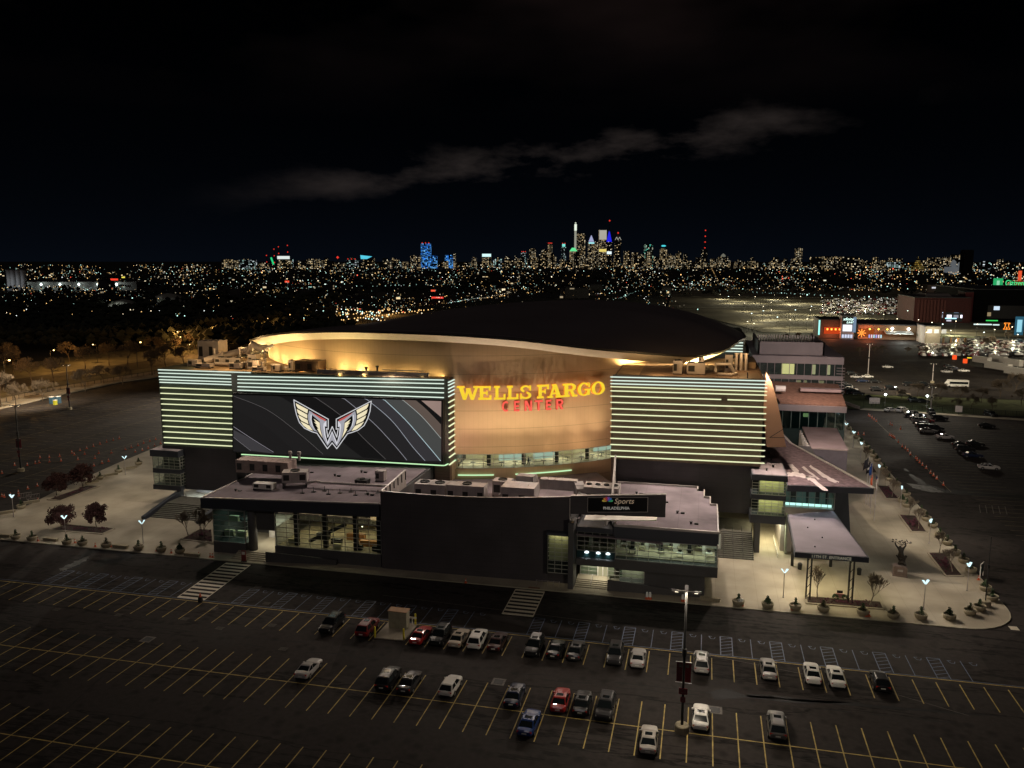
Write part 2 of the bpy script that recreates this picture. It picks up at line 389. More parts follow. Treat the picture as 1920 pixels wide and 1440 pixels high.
#@LIGHTS
for x, p in ((-96, 13000), (-58, 13000), (-28, 15000), (0, 20000), (9, 20000)):
    spot((x, 143.6, 31.2), (x * .95, 96, 0), p, (1, .84, .70), 165, .5, .5)
for x, p in ((9, 22000),):
    spot((11.5, 150, 31), (34, 150, 0), p, (1, .82, .60), 150, .6, .5)
spot((-110.5, 148, 28.5), (-150, 152, 0), 14000, (1, .83, .62), 150, .6, .5)

# ================================================================== THE SETTING
def struct(mb, name, m, smooth=False): return tag(mb.build(name, m, None, smooth), kind='structure')
m = MB()
m.poly([(-24000, -300, -.35), (24000, -300, -.35), (24000, 26000, -.35), (-24000, 26000, -.35)])
struct(m, 'ground', dirt)
struct(MB().poly([(-232, -20, 0), (150, -20, 0), (150, 291, 0), (-232, 291, 0)]), 'parking_lot', asphalt)
struct(MB().poly([(45, 326, -.02), (190, 326, -.02), (190, 505, -.02), (45, 505, -.02)]), 'upper_parking_lot', asphalt)
# plaza slab with rounded corner, kerb step 0.12
ARC = [(36 + 8 * math.cos(R(a)), 125.5 + 8.3 * math.sin(R(a))) for a in range(-90, 1, 10)]
PL = [(-137, 116.7), (-60, 116.7), (10, 117.0), (28, 117.2)] + ARC + [(44, 284), (2, 284), (2, 160), (-110, 160), (-110, 250), (-150, 250), (-141, 170), (-139, 158), (-136.5, 144), (-134.5, 136), (-134.5, 126), (-137, 122)]
struct(MB().prism(PL, .002, .12), 'plaza', concrete)
kb = MB(); front = [(-137, 116.7), (-60, 116.7), (10, 117.0), (28, 117.2)] + ARC + [(44, 284)]
for a, b in zip(front, front[1:]): kb.bar((a[0], a[1] - .09, .066), (b[0], b[1] - .09, .066), .16, .12)
struct(kb, 'kerb', curb)
# left verge, street and right verge
struct(MB().prism([(-232, 120), (-231, 219), (-236, 258), (-236, 290), (-231, 303), (-215, 400), (-225, 400), (-246, 303), (-251, 262), (-247, 215), (-244, 120)], -.3, .13), 'pavement', concrete)
struct(MB().poly([(-244, 120, -.2), (-247, 215, -.2), (-252, 262, -.2), (-246, 303, -.2), (-225, 400, -.2), (-215, 560, -.2), (-300, 560, -.2), (-330, 300, -.2), (-330, 120, -.2)]), 'grass_verge', mat('sodium lit verge', (.07, .065, .04), .95, var=.4, scale=.2, objco=False))
struct(MB().poly([(-262, 120, -.15), (-266, 262, -.15), (-240, 420, -.15), (-200, 900, -.15), (-222, 900, -.15), (-262, 420, -.15), (-290, 262, -.15), (-288, 120, -.15)]), 'road', asphalt)
struct(MB().prism([(52, 291.5), (180, 268), (180, 271), (54, 294.5)], -.2, .13), 'pavement', concrete)
struct(MB().poly([(46, 294, -.1), (190, 270, -.1), (190, 325.9, -.1), (46, 325.9, -.1)]), 'grass_verge', grass)
struct(MB().poly([(20, 506, -.03), (420, 506, -.03), (520, 560, -.03), (20, 560, -.03)]), 'road', asphalt)
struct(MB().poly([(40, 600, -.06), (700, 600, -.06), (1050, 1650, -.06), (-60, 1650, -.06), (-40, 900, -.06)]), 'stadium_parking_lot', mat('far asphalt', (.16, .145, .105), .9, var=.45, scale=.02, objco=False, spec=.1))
cb = MB()
for p, q in (((-30, 905), (560, 905)), ((60, 650), (560, 650)), ((-20, 1180), (800, 1180)), ((160, 620), (60, 1200)), ((380, 620), (420, 1180))): cb.bar((*p, 0), (*q, 0), 14, .1)
struct(cb, 'path', mat('pale kerb strip', (.30, .28, .2), .9, var=.3, scale=.02, objco=False))

# painted markings (thin sheets above the asphalt)
def stripe(mb, x0, y0, x1, y1, w, z=.006):
    d = Vector((x1 - x0, y1 - y0, 0)).normalized(); a = Vector((-d.y, d.x, 0)) * w / 2
    p, q = Vector((x0, y0, z)), Vector((x1, y1, z)); mb.poly([p - a, q - a, q + a, p + a])
SX0, SP = -0.3, 2.61
ym = MB()
stripe(ym, -112, 100.75, 45, 101.5, .14)
for k in range(-43, 17):
    x = SX0 + SP * k
    if -42 < x < -37: continue
    stripe(ym, x, 100.6, x, 95.0, .12, .009)
stripe(ym, -112, 82.75, 60, 82.95, .14)
for k in range(-43, 17): x = SX0 + SP * k; stripe(ym, x, 88.1, x, 77.5, .12, .009)
stripe(ym, -95, 65.9, 60, 65.9, .14)
for k in range(-36, 17): x = SX0 + .35 + SP * k; stripe(ym, x, 71.1, x, 60.6, .12, .009)
struct(ym, 'stall_lines', yellow)
bm = MB()
stripe(bm, -112, 101.35, 42, 101.75, .12, .012)
bx = [-22.0, -15.65, -9.3, -2.9, 3.45, 9.8, 16.15, 22.5, 28.9, -28.4, -34.75, -41.1, -47.5, -53.9, -60.2, -66.6, -80.8, -87.2, -93.5, -99.9]
for x in bx:
    if -28 < x + 1.5 < -21: continue
    x1 = x + 1.5
    for a, b in (((x, 101.6), (x, 107)), ((x1, 101.6), (x1, 107)), ((x, 107), (x1, 107))): stripe(bm, *a, *b, .11, .009)
    for j in range(6): stripe(bm, x + .05, 101.7 + .9 * j, x1 - .05, 102.3 + .9 * j, .10, .006)
    stripe(bm, x + 3.9, 101.6, x + 3.9, 107, .10, .009)
    for dx in (2.7, 5.2):                      # worn wheelchair symbols
        cx, cy = x + dx, 106.4
        for a, b in (((-.3, .3), (-.1, -.3)), ((-.1, -.3), (.35, -.3)), ((.35, -.3), (.5, .2)), ((-.4, .35), (.1, .4))): stripe(bm, cx + a[0], cy + a[1], cx + b[0], cy + b[1], .09, .006)
struct(bm, 'blue_stall_lines', blue_p)
wm_ = MB()
for (xa, xb, y0, y1, xs) in ((-75.6, -71.1, 101.6, 115.9, -1.0), (-26.8, -22.3, 107.2, 116.3, -.1)):
    n = int((y1 - y0) / 1.27)
    for i in range(n + 1):
        y = y0 + .25 + (y1 - y0 - .5) * i / n; o = xs * (y - y0) / (y1 - y0) * .9
        stripe(wm_, xa + o, y, xb + o, y, .62, .006)
    for x in (xa, xb): stripe(wm_, x, y0, x + xs * .9, y1, .14, .010)
struct(wm_, 'crosswalk', white_p)
# left lot and right lot: worn stall lines seen at a low angle
ll = MB()
for k in range(26):
    y = 128 + k * 6.2
    for j in range(9):
        x = -148 - j * 9.0
        if x > -142 - (y - 116) * .05: continue
        stripe(ll, x, y, x - 5, y, .12); stripe(ll, x, y + 3.1, x - 5, y + 3.1, .12)
for j in range(4): stripe(ll, -153 - 18 * j, 125, -153 - 18 * j, 285, .12, .009)
for k in range(44):
    y = 150 + k * 2.9
    for x in (57, 73, 91):
        stripe(ll, x, y, x + 9.5, y + .3, .11)
stripe(ll, 53.6, 190, 53.4, 285, .12); 
for k in range(40): y = 332 + k * 4.2; [stripe(ll, x, y, x + 5, y, .14, -.01) for x in (70, 92, 114, 136)]
struct(ll, 'worn_stall_lines', mat('worn yellow paint', (.16, .125, .06), .7, var=.35, scale=1, objco=False))
fl = MB()
for x, y in [(-66, 107.6), (-61.5, 102.4), (-57, 96), (-52, 90), (-63.5, 93.5), (-70, 95), (-80, 94), (-90, 93.5), (46.5, 105), (47.3, 104.3), (48.1, 103.6), (-68, 99)]:
    for j in range(3): stripe(fl, x - .5, y + j * .3, x + .6, y + j * .3, .1)
for j in range(8): stripe(fl, 44.2 + j * .65, 100.6, 44.9 + j * .65, 103.8, .28)
for j in range(5): stripe(fl, 55 + j * 1.2, 175, 56.5 + j * 1.2, 181, .12); stripe(fl, 60 + j * 1.4, 150, 61.5 + j * 1.4, 154, .12)
stripe(fl, -1.2, 101.9, 13.5, 98.9, .07, .014); stripe(fl, -46, 109.4, -14, 107.7, .1); stripe(fl, 22, 97, 30, 93.5, .07)
struct(fl, 'worn_road_markings', faint_p)
tr = MB()                                         # dark wet tar patches and seams
def blob(pts, z=.003, jit=.25, n=7):
    out = []
    for i, p in enumerate(pts):
        q = pts[(i + 1) % len(pts)]
        for j in range(n):
            t = j / n; out.append((p[0] + (q[0] - p[0]) * t + rnd.uniform(-jit, jit), p[1] + (q[1] - p[1]) * t + rnd.uniform(-jit, jit) * .6, z))
    tr.poly(out)
blob([G(660, 0)[:2] if 0 else tuple(G(u, v)[:2]) for u, v in ((165, 1030), (205, 1028), (262, 1037), (232, 1052), (205, 1058), (165, 1054), (205, 1048), (235, 1045), (215, 1038), (176, 1036), (150, 1062), (128, 1070))], jit=.3)
blob([tuple(G(u, v)[:2]) for u, v in ((100, 1180), (130, 1182), (165, 1192), (215, 1196), (240, 1204), (180, 1203), (130, 1196), (60, 1180), (0, 1173), (0, 1170))], jit=.3)
blob([tuple(G(u, v)[:2]) for u, v in ((1695, 878), (1740, 908), (1775, 918), (1920, 927), (1920, 938), (1780, 925), (1740, 920), (1720, 905))], jit=.5)
blob([tuple(G(u, v)[:2]) for u, v in ((1360, 1290), (1400, 1303), (1500, 1312), (1620, 1318), (1500, 1320), (1400, 1308), (1340, 1312), (1330, 1298))], jit=.2)
blob([tuple(G(u, v)[:2]) for u, v in ((585, 1080), (612, 1083), (600, 1093), (583, 1090))], jit=.1)
blob([tuple(G(u, v)[:2]) for u, v in ((730, 1135), (757, 1137), (752, 1141), (733, 1140))], jit=.1)
blob([tuple(G(u, v)[:2]) for u, v in ((1400, 1300), (1640, 1322), (1900, 1345), (1640, 1327), (1400, 1306))], jit=.15)
for x0, y0, x1, y1 in ((-80, 108, -10, 96), (-60, 90, 8, 92), (-20, 90.5, 30, 91.5), (-110, 91, -50, 92.5), (-70, 80, -66, 58), (10, 112, 40, 108)):
    p = Vector((x0, y0, 0)); n = 24
    for i in range(n):
        q = Vector((x0 + (x1 - x0) * (i + 1) / n, y0 + (y1 - y0) * (i + 1) / n + rnd.uniform(-.25, .25), 0)); stripe(tr, p.x, p.y, q.x, q.y, rnd.uniform(.04, .16), .004); p = q
struct(tr, 'tar_patches', tar)
wp = MB()
for pts in (((112, 1066), (150, 1048), (168, 1043), (160, 1052), (135, 1064), (118, 1072)), ((1700, 906), (1745, 912), (1770, 923), (1745, 923), (1712, 915))):
    q = [tuple(G(u, v)[:2]) for u, v in pts]; out = []
    for i, p in enumerate(q):
        r_ = q[(i + 1) % len(q)]
        for j in range(8): t = j / 8; out.append((p[0] + (r_[0] - p[0]) * t + rnd.uniform(-.3, .3), p[1] + (r_[1] - p[1]) * t + rnd.uniform(-.3, .3), .0085))
    wp.poly(out)
struct(wp, 'puddles', mat('shallow water', (.10, .10, .095), .6, var=.5, scale=1.2, objco=False, spec=.15))

# ================================================================== THE ARENA
AR = thing('arena', 'huge oval-roofed arena with tan curved wall, glowing light strips and dark annexes', 'arena', (-49, 119.5, 0))
FY = 145.0
def part(mb, name, m, parent=None, smooth=False): return mb.build(name, m, parent or AR, smooth)
# --- drum
DC = (-55.0, 199.0); DR = 52.0
def dp(a, r=DR): return (DC[0] + r * math.cos(a), DC[1] + r * math.sin(a))
def yd(x, r=DR): return DC[1] - math.sqrt(max(0, r * r - (x - DC[0]) ** 2))
CXR, CYR, RA, RB, RN = -50, 197, 59, 53, 2.2
RP = [(476, 637), (490, 631), (540, 623), (640, 620), (740, 622.5), (833, 626), (967, 635), (1100, 652), (1200, 661), (1267, 666), (1300, 668), (1340, 663), (1370, 651), (1385, 635)]
def interp(x, P):
    if x <= P[0][0]: return P[0][1]
    for a, b in zip(P, P[1:]):
        if x <= b[0]: return a[1] + (b[1] - a[1]) * (x - a[0]) / (b[0] - a[0])
    return P[-1][1]
def rplan(t, k=1.0):
    c_, s_ = math.cos(t), math.sin(t)
    return CXR + k * RA * math.copysign(abs(c_) ** (2 / RN), c_), CYR + k * RB * math.copysign(abs(s_) ** (2 / RN), s_)
def rimz(t):
    x, y = rplan(t); zb = 31.8 + .994 * (x - CXR) / RA
    if y < CYR + 5:
        z = AY(PR((x, y, 33))[0], interp(PR((x, y, 33))[0], RP), y).z; w = max(0, min(1, (CYR + 5 - y) / 25)); return z * w + zb * (1 - w)
    return zb
def roofz(x, y, r, zr): return 38.65 * (1 - r * r) + zr * r * r + (4.58 * (x - CXR) / RA + 2.57 * (y - CYR) / RB) * (1 - r ** 4)
NT, NR = 180, 26
TH = [2 * math.pi * i / NT for i in range(NT)]; RZ = [rimz(t) for t in TH]
RZ = [sum(RZ[(i + k) % NT] for k in (-2, -1, 0, 1, 2)) / 5 for i in range(NT)]
m = MB(); m.v.append((CXR, CYR, 38.65))
for j in range(1, NR + 1):
    r_ = j / NR
    for i, t in enumerate(TH):
        x, y = rplan(t); x = CXR + (x - CXR) * r_; y = CYR + (y - CYR) * r_; m.v.append((x, y, roofz(x, y, r_, RZ[i])))
for i in range(NT): m.f.append((0, 1 + i, 1 + (i + 1) % NT)); m.m.append(0)
for j in range(NR - 1):
    for i in range(NT):
        a, b = 1 + j * NT + i, 1 + j * NT + (i + 1) % NT; m.f.append((a, a + NT, b + NT, b)); m.m.append(0)
dome = part(m, 'roof', roofd, smooth=True)
def ring(ra, za, rb, zb, name, mt, parent=AR, sm=True):          # band between two offset copies of the rim
    m = MB()
    for i, t in enumerate(TH):
        for (k, z) in ((ra, za), (rb, zb)):
            x, y = rplan(t); d = Vector((x - CXR, y - CYR)); l = d.length; d *= (l + k) / l
            m.v.append((CXR + d.x, CYR + d.y, RZ[i] + z))
    for i in range(NT):
        a, b = 2 * i, 2 * ((i + 1) % NT); m.f.append((a, a + 1, b + 1, b)); m.m.append(0)
    return part(m, name, mt, parent, sm)
ring(0, .03, .35, .12, 'roof_edge', metald); ring(.35, .12, .38, -.28, 'gutter', metald)
ring(.36, -.28, -2.4, -1.75, 'soffit', soffit)
ring(-1.4, .25, -1.7, .25, 'roof_rail', metalg, dome, False)
# drum wall follows the soffit's inner edge at its top, vertical below
m = MB(); ND = 240; uvs = []
zw = [(7.0, 10.0), (12.85, 31.0)]
def topz(a):
    x, y = dp(a); t = math.atan2((y - CYR) / RB, (x - CXR) / RA)
    i = int(round(t / (2 * math.pi) * NT)) % NT; return RZ[i] - 1.2
def drum_band(z0, z1, a0, a1, name, mt, r=DR, n=None):
    m = MB(); n = n or max(2, int((a1 - a0) * 40))
    for i in range(n + 1):
        a = a0 + (a1 - a0) * i / n; x, y = dp(a, r); m.v += [(x, y, z0), (x, y, topz(a) if z1 is None else z1)]
    for i in range(n): m.f.append((2 * i, 2 * i + 2, 2 * i + 3, 2 * i + 1)); m.m.append(0)
    o = part(m, name, mt, smooth=True)
    uv = o.data.uv_layers.new(name='UVMap')
    for lp in o.data.loops:
        v = o.data.vertices[lp.vertex_index].co; a = math.atan2(v.y - DC[1], v.x - DC[0]); uv.data[lp.index].uv = (a * r, v.z)
    return o
AL, ARr = math.atan2(-52, -.5) - .0, math.atan2(yd(-12) - DC[1], -12 - DC[0])
wl = drum_band(12.85, None, -math.pi, math.pi, 'drum_wall', tan, n=240)
drum_band(5.0, 10.0, R(-108), R(-20), 'drum_base_wall', tan)
# concourse behind the ribbon window
CF = 10.0
a0, a1 = R(-103), R(-28)
m = MB(); n = 40
for i in range(n + 1):
    a = a0 + (a1 - a0) * i / n
    for r_, z in ((DR - .1, CF), (DR - 8, CF), (DR - 8, 12.84), (DR - .1, 12.84)): m.v.append((*dp(a, r_), z))
for i in range(n):
    for k in range(3): b = 4 * i + k; m.f.append((b, b + 1, b + 5, b + 4)); m.m.append((1, 0, 2)[k])
for k in (0, n): m.f.append(tuple(4 * k + j for j in range(4))); m.m.append(0)
conc = part(m, 'concourse_room', [cream, floorm, soffit])
for k in range(7):
    a = R(-98 + k * 10.5); x, y = dp(a, DR - 4); area((x, y, 12.7), (x, y, 0), 260, (1, .93, .72), 5, 1.2)
for k in range(9): a = R(-97 + k * 8); x, y = dp(a, DR - 2.4); MB().box(x - .35, x + .35, y - .35, y + .35, CF + .01, 12.8).build('column', metald, conc)
for k in (0, 1, 3, 4, 6): a = R(-94 + k * 9); x, y = dp(a, DR - 6.4); MB().obox((x, y, CF + .02), 5.2, .8, 1.0, a + math.pi / 2).build('bar_counter', glow('lit counter', (.85, 1, .80), .6), conc)
for k in range(22): a = R(-99 + k * 3.2); x, y = dp(a, DR - 1.6 - (k % 3) * .5); MB().box(x - .5, x + .5, y - .3, y + .3, CF + .7, CF + .76).box(x - .05, x + .05, y - .05, y + .05, CF + .01, CF + .7).build('high_table', metald, conc)
for k in range(4): a = R(-92 + k * 15); x, y = dp(a, DR - 7.7); MB().obox((x, y, CF + 1.1), 1.8, .1, 1.1, a + math.pi / 2).build('menu_screen', glow('menu screen', (.55, .85, 1), .9), conc)
m = MB(); n = 34
for i in range(n + 1):
    a = a0 + (a1 - a0) * i / n; m.v += [(*dp(a, DR - .02), CF), (*dp(a, DR - .02), 12.85)]
for i in range(n): m.f.append((2 * i, 2 * i + 2, 2 * i + 3, 2 * i + 1)); m.m.append(0)
rw = part(m, 'ribbon_window', glass)
m = MB()
for i in range(0, n + 1): a = a0 + (a1 - a0) * i / n; x, y = dp(a, DR + .05); m.box(x - .05, x + .05, y - .05, y + .05, CF, 12.85)
for z in (CF + .05, 11.0, 11.9, 12.8):
    for i in range(n):
        a, b = a0 + (a1 - a0) * i / n, a0 + (a1 - a0) * (i + 1) / n; m.bar((*dp(a, DR + .08), z), (*dp(b, DR + .08), z), .09)
m.build('frame', frame_m, rw)
for u0, u1 in ((852, 920), (960, 1062)):
    P_ = []
    for i in range(9):
        u = u0 + (u1 - u0) * i / 8; g = G(u, 897, 8.7); P_.append((g.x, yd(g.x) - .35, 8.75))
    part(MB().tube(P_, .13, 6), 'led_strip', led_g)

# --- light-strip blocks
L_L = [693.3, 699.3, 706, 711.7, 716.7, 726.7, 737.3, 747.7, 757.3, 768.3, 779, 788.3, 799, 809.3, 820, 830]
L_R = [v + 4.1 + .17 * i for i, v in enumerate(L_L)]
def strip(a, b, name='led_strip', mt=led, h=.17):
    a, b = Vector(a), Vector(b); return part(MB().bar(a, b, .22, h), name, mt)
zz = []
for i in range(16):
    ul, ur = 296.5 + (i / 15) * 11.5, 436
    if i < 2: ur = 470
    a = AY(ul, L_L[i], FY - .35); b = AY(ur, L_R[i] + (1.2 if i < 2 else 0), FY - .35)
    strip(a, b, mt=led_c if i < 5 else led)
# left block body
XL0, XL1 = -109.0, -46.5
def slab(pts_front, depth, y0=FY): pass
zt = AY(297, 693, FY).z
part(MB().hexa([(XL0, FY, 2.9), (-91.9, FY, 3.2), (-91.9, 180, 3.2), (XL0, 180, 2.9)], [(XL0, FY, 28.0), (-91.9, FY, 27.75), (-91.9, 180, 27.75), (XL0, 180, 28.0)]), 'west_tower_wall', greenw)
part(MB().box(-91.897, XL1, FY - .02, 168, 11.4, 27.85), 'screen_block_wall', greenw)
part(MB().hexa([(-91.89, FY - .6, 24.0), (XL1, FY - .6, 24.2), (XL1, FY - .03, 24.2), (-91.89, FY - .03, 24.0)], [(-91.89, FY - .6, 27.65), (XL1, FY - .6, 27.95), (XL1, FY - .03, 27.95), (-91.89, FY - .03, 27.65)]), 'strip_backing', greenw)
T5L = [705.5, 711.5, 718.0, 725, 731.5]; T5R = [712.5, 719.5, 728, 736.5, 745.5]
for i in range(5): strip(AY(445.5, T5L[i], FY - .95), AY(832.3, T5R[i], FY - .95), mt=led_c)
SD = [711.7, 717.3, 724, 730.7, 738.3, 749.3, 760, 771.7, 783.3, 794.3, 805.7, 816.7, 828.3, 840, 852.3, 866]
for i, v in enumerate(SD):
    if 5 <= i or 1: 
        a = AY(832.5, v + (5 if i < 5 else 5), FY - .9); z_ = a.z
        strip((XL1 + .22, FY - .9, z_), (XL1 + .22, FY + 2.9, z_), mt=led if i > 4 else led_c)
part(MB().box(XL1 - 3, XL1 - .01, FY - .021 - .6 + .6, FY + 5, 8, 11.39), 'corner_wall', brown)
part(MB().box(XL1 - .005, XL1 + .1, FY + .02, yd(XL1) + 2, 11.3, 27.7), 'return_wall', brown)
# dark lower walls
part(MB().box(-91.88, XL1 - .001, FY + .8, 168, 3.3, 11.39), 'lower_wall', dwall)
part(MB().box(XL1 - .0, XL1 + .35, FY + .2, yd(XL1) + 3, 5, 11.3), 'corner_panel', mat('orange tan panel', (.40, .27, .17), .6, var=.1))
part(MB().box(XL0 + .01, -91.9, FY - .25, FY - .01, 2.9, AY(300, 834, FY).z), 'lower_wall', dwall)
strip(AY(452.7, 852, FY - 1.4), AY(832.7, 873, FY - 1.4), mt=led_g)
e_ = AY(832.7, 873, FY - 1.4); strip((e_.x + .1, FY - 1.3, e_.z), (XL1 + .3, FY + 3, e_.z + .1), mt=led_g)

# right block
R_L = [706.7, 713.3, 719.3, 725, 732.7, 742.7, 754.3, 766, 776.7, 788.3, 799.3, 810, 821.7, 833.3, 844.3, 855.3]
R_R = [714.3, 721, 727.3, 734, 741, 751.7, 763.7, 775.7, 786.7, 798.3, 810.7, 821.7, 834, 845, 856, 868.7]
for i in range(16):
    ur = 1439.5 - (i / 15) * 6
    a = AY(1144.5 + (2.5 if i in (8,) else 0), R_L[i], FY - .35); b = AY(ur, R_R[i], FY - .35)
    mt = led_c if i < 3 else led
    if i == 5:
        t0 = (1355 - 1145) / (ur - 1145); t1 = (1366.5 - 1145) / (ur - 1145); strip(a, a.lerp(b, t0), mt=mt); strip(a.lerp(b, t1), b, mt=mt)
    else: strip(a, b, mt=mt)
part(MB().hexa([(-15.8, FY, 14.3), (10.3, FY, 14.3), (10.3, 178, 14.3), (-15.8, 178, 14.3)], [(-15.8, FY, 29.15), (10.4, FY, 29.45), (10.4, 178, 29.45), (-15.8, 178, 29.15)]), 'east_tower_wall', brown)
part(MB().box(-15.6, 10.1, FY + .5, 178, 5.6, 14.29), 'lower_wall', dwall)
part(MB().box(-15.75, -15.2, FY + .02, 162, 5.0, 14.28), 'corner_panel', brown)
# roof decks with parapet rail
lr = part(MB().box(XL0 + .3, XL1 - .3, FY + .3, 176, 27.84, 27.9).box(-91.88, XL1, FY - .5, FY + .05, 28.0, 28.12), 'roof_deck', mat('dusty roof deck', (.34, .24, .15), .85, var=.3, scale=.4, objco=False))
rr = part(MB().box(-15.5, 10.1, FY + .3, 177.8, 29.16, 29.2), 'roof_deck', MATS['dusty roof deck'])
part(MB().box(-15.7, 10.35, FY + .02, FY + .3, 29.2, 29.75).box(10.05, 10.35, FY + .3, 178, 29.2, 29.75), 'parapet', brown)
# side fin that closes the drum on the east
pr = [(11.0, 30.2), (11.9, 28.6), (12.8, 26.0), (13.6, 22.8), (14.3, 19.6), (14.9, 17.0), (11.6, 16.8), (10.6, 24)]
m = MB(); n = len(pr)
for y in (150.0, 152.5): m.v += [(x, y, z) for x, z in pr]
m.f.append(tuple(range(n))); m.f.append(tuple(range(2 * n - 1, n - 1, -1))); m.m += [0, 0]
for k in range(n): j = (k + 1) % n; m.f.append((k + n, j + n, j, k)); m.m.append(0)
o = part(m, 'curved_fin', mat('peach metal panel', (.68, .40, .25), .5, var=.06, scale=.3)); 
part(MB().bar((12.0, 149.9, 18.6), (14.2, 149.9, 20.2), .08).bar((12.0, 149.9, 18.6), (14.6, 149.9, 18.7), .08), 'fin_brace', metald)
# far corner block with its own strips
part(MB().box(-2, 10.8, 243, 262, 10, 29.4), 'far_tower_wall', greenw)
for k in range(7): strip((-2, 242.6, 29.1 - k * .85), (10.9, 242.6, 29.1 - k * .85), mt=led_c, h=.3)

# --- video screen
SY = FY - 1.5
s0, s1, s2, s3 = AY(437.5, 846.5, SY), AY(827, 868.5, SY), AY(828, 752, SY), AY(437.5, 740, SY)
scr = part(MB().hexa([s0 + Vector((-.3, .1, -.3)), s1 + Vector((.3, .1, -.3)), s1 + Vector((.3, 1.3, -.3)), s0 + Vector((-.3, 1.3, -.3))], [s3 + Vector((-.3, .1, .3)), s2 + Vector((.3, .1, .3)), s2 + Vector((.3, 1.3, .3)), s3 + Vector((-.3, 1.3, .3))]), 'video_screen', metald)
def SV(u, v, d=0.0): p = AY(u, v, SY - d); return (p.x, p.y, p.z)
def spoly(pts, name, col, s=1.0, d=.02, parent=None):
    return MB().poly([SV(u, v, d) for u, v in pts][::-1]).build(name, glow('screen ' + '%.3f %.3f %.3f' % tuple(c_ * s for c_ in col), col, s), parent or scr)
spoly([(437.5, 740), (828, 752), (827, 868.5), (437.5, 846.5)], 'display', (.014, .013, .013), 1, .0)
cur = {1: [(586, 741.5), (640, 780), (683, 823), (723, 861)], 2: [(640, 743), (697, 790), (737, 832), (763, 863)], 3: [(683, 745), (733, 787), (773, 837), (797, 864)],
       4: [(717, 746), (760, 787), (800, 833), (826, 864)], 5: [(753, 748), (790, 780), (827, 822)], 6: [(778, 749), (800, 768), (827, 796)], 7: [(790, 750), (827, 782)],
       -1: [(436, 742), (500, 768), (560, 812), (606, 852)], -2: [(438, 800), (473, 823), (513, 848)], -3: [(438, 820), (470, 845)], 0: [(520, 740), (600, 790), (650, 835), (680, 858)]}
def smooth(P_, n=6):
    o = []
    for i in range(len(P_) - 1):
        p0, p1, p2, p3 = P_[max(i - 1, 0)], P_[i], P_[i + 1], P_[min(i + 2, len(P_) - 1)]
        for k in range(n):
            t = k / n; o.append(tuple(.5 * (2 * p1[j] + (p2[j] - p0[j]) * t + (2 * p0[j] - 5 * p1[j] + 4 * p2[j] - p3[j]) * t * t + (3 * p1[j] - p0[j] - 3 * p2[j] + p3[j]) * t ** 3) for j in (0, 1)))
    return o + [P_[-1]]
cur = {k: smooth(v) for k, v in cur.items()}
def clipv(p): u, v = p; lo = 740 + (u - 437.5) / 390 * 12; hi = 846.5 + (u - 437.5) / 390 * 22; return (max(437.6, min(827.4, u)), max(lo + .2, min(hi - .2, v)))
def bandp(a, b, col, s=1, d=.03, tail=()):
    spoly([clipv(p) for p in cur[a] + list(tail) + cur[b][::-1]], 'display_band', col, s, d)
bandp(-1, 0, (.016, .0155, .015)); bandp(0, 1, (.008, .0075, .0075), d=.032); bandp(1, 2, (.013, .012, .012), d=.034); bandp(2, 3, (.019, .018, .019), d=.036)
bandp(3, 4, (.036, .034, .038), d=.038); bandp(4, 5, (.062, .064, .062), d=.040, tail=[(827, 866)]); bandp(5, 6, (.11, .082, .068), d=.042); bandp(7, 6, (.008, .007, .007), d=.044)
spoly([clipv(p) for p in [(790, 750), (828, 752), (827, 782)]], 'display_band', (.30, .21, .18), 1, .046)
spoly([clipv(p) for p in cur[-2] + [(560, 852), (500, 800), (438, 765)]], 'display_band', (.013, .012, .012), 1, .031)
spoly([clipv(p) for p in cur[-3] + [(513, 851), (473, 824), (438, 806)]], 'display_band', (.045, .042, .046), 1, .033)
def sline(pts, w, col, s, d):
    P_ = [Vector(p) for p in pts]; m = MB()
    for a, b in zip(P_, P_[1:]):
        nrm = Vector((-(b - a).y, (b - a).x)).normalized() * w / 2
        m.poly([SV(*clipv(q), d) for q in (a + nrm, b + nrm, b - nrm, a - nrm)])
    m.build('display_line', glow('line ' + '%.2f %.2f %.2f' % col, col, s), scr)
sline(cur[1], .8, (.11, .10, .10), 1, .05); sline(cur[2], .9, (.30, .30, .34), 1, .05); sline(cur[3], .9, (.36, .39, .44), 1, .05); sline(cur[4], 1.2, (.42, .56, .60), 1, .05)
sline(cur[5], 1.0, (.35, .38, .36), 1, .05); sline(cur[-1], .6, (.12, .11, .11), 1, .05); sline(cur[-2], .7, (.30, .28, .32), 1, .05); sline(cur[-3], .6, (.2, .19, .2), 1, .05)
# winged letter emblem
EM = MB()
def E_(x, y): return (540 + x / 10.667, 740 + y / 10.667)
out = [(118, 105), (805, 490), (805, 690), (770, 680), (795, 850), (885, 640), (975, 850), (1005, 680), (965, 690), (965, 490), (1665, 130), (1640, 330), (1590, 490), (1520, 620), (1400, 710), (1280, 755), (1190, 780), (975, 1080), (883, 965), (787, 1080), (580, 770), (480, 740), (330, 670), (230, 560), (170, 400), (130, 220)]
emb = spoly([E_(*p) for p in out], 'emblem', (.004, .004, .004), 1, .07)
m = MB()
for a, b in zip(out, out[1:] + out[:1]):
    a, b = Vector(a), Vector(b); d = (b - a).normalized() * 6; nrm = Vector((-d.y, d.x)).normalized() * 9
    m.poly([SV(*E_(*q), .085) for q in (a - d + nrm, b + d + nrm, b + d - nrm, a - d - nrm)])
m.build('emblem_outline', glow('emblem silver line', (.62, .62, .64), 1), emb)
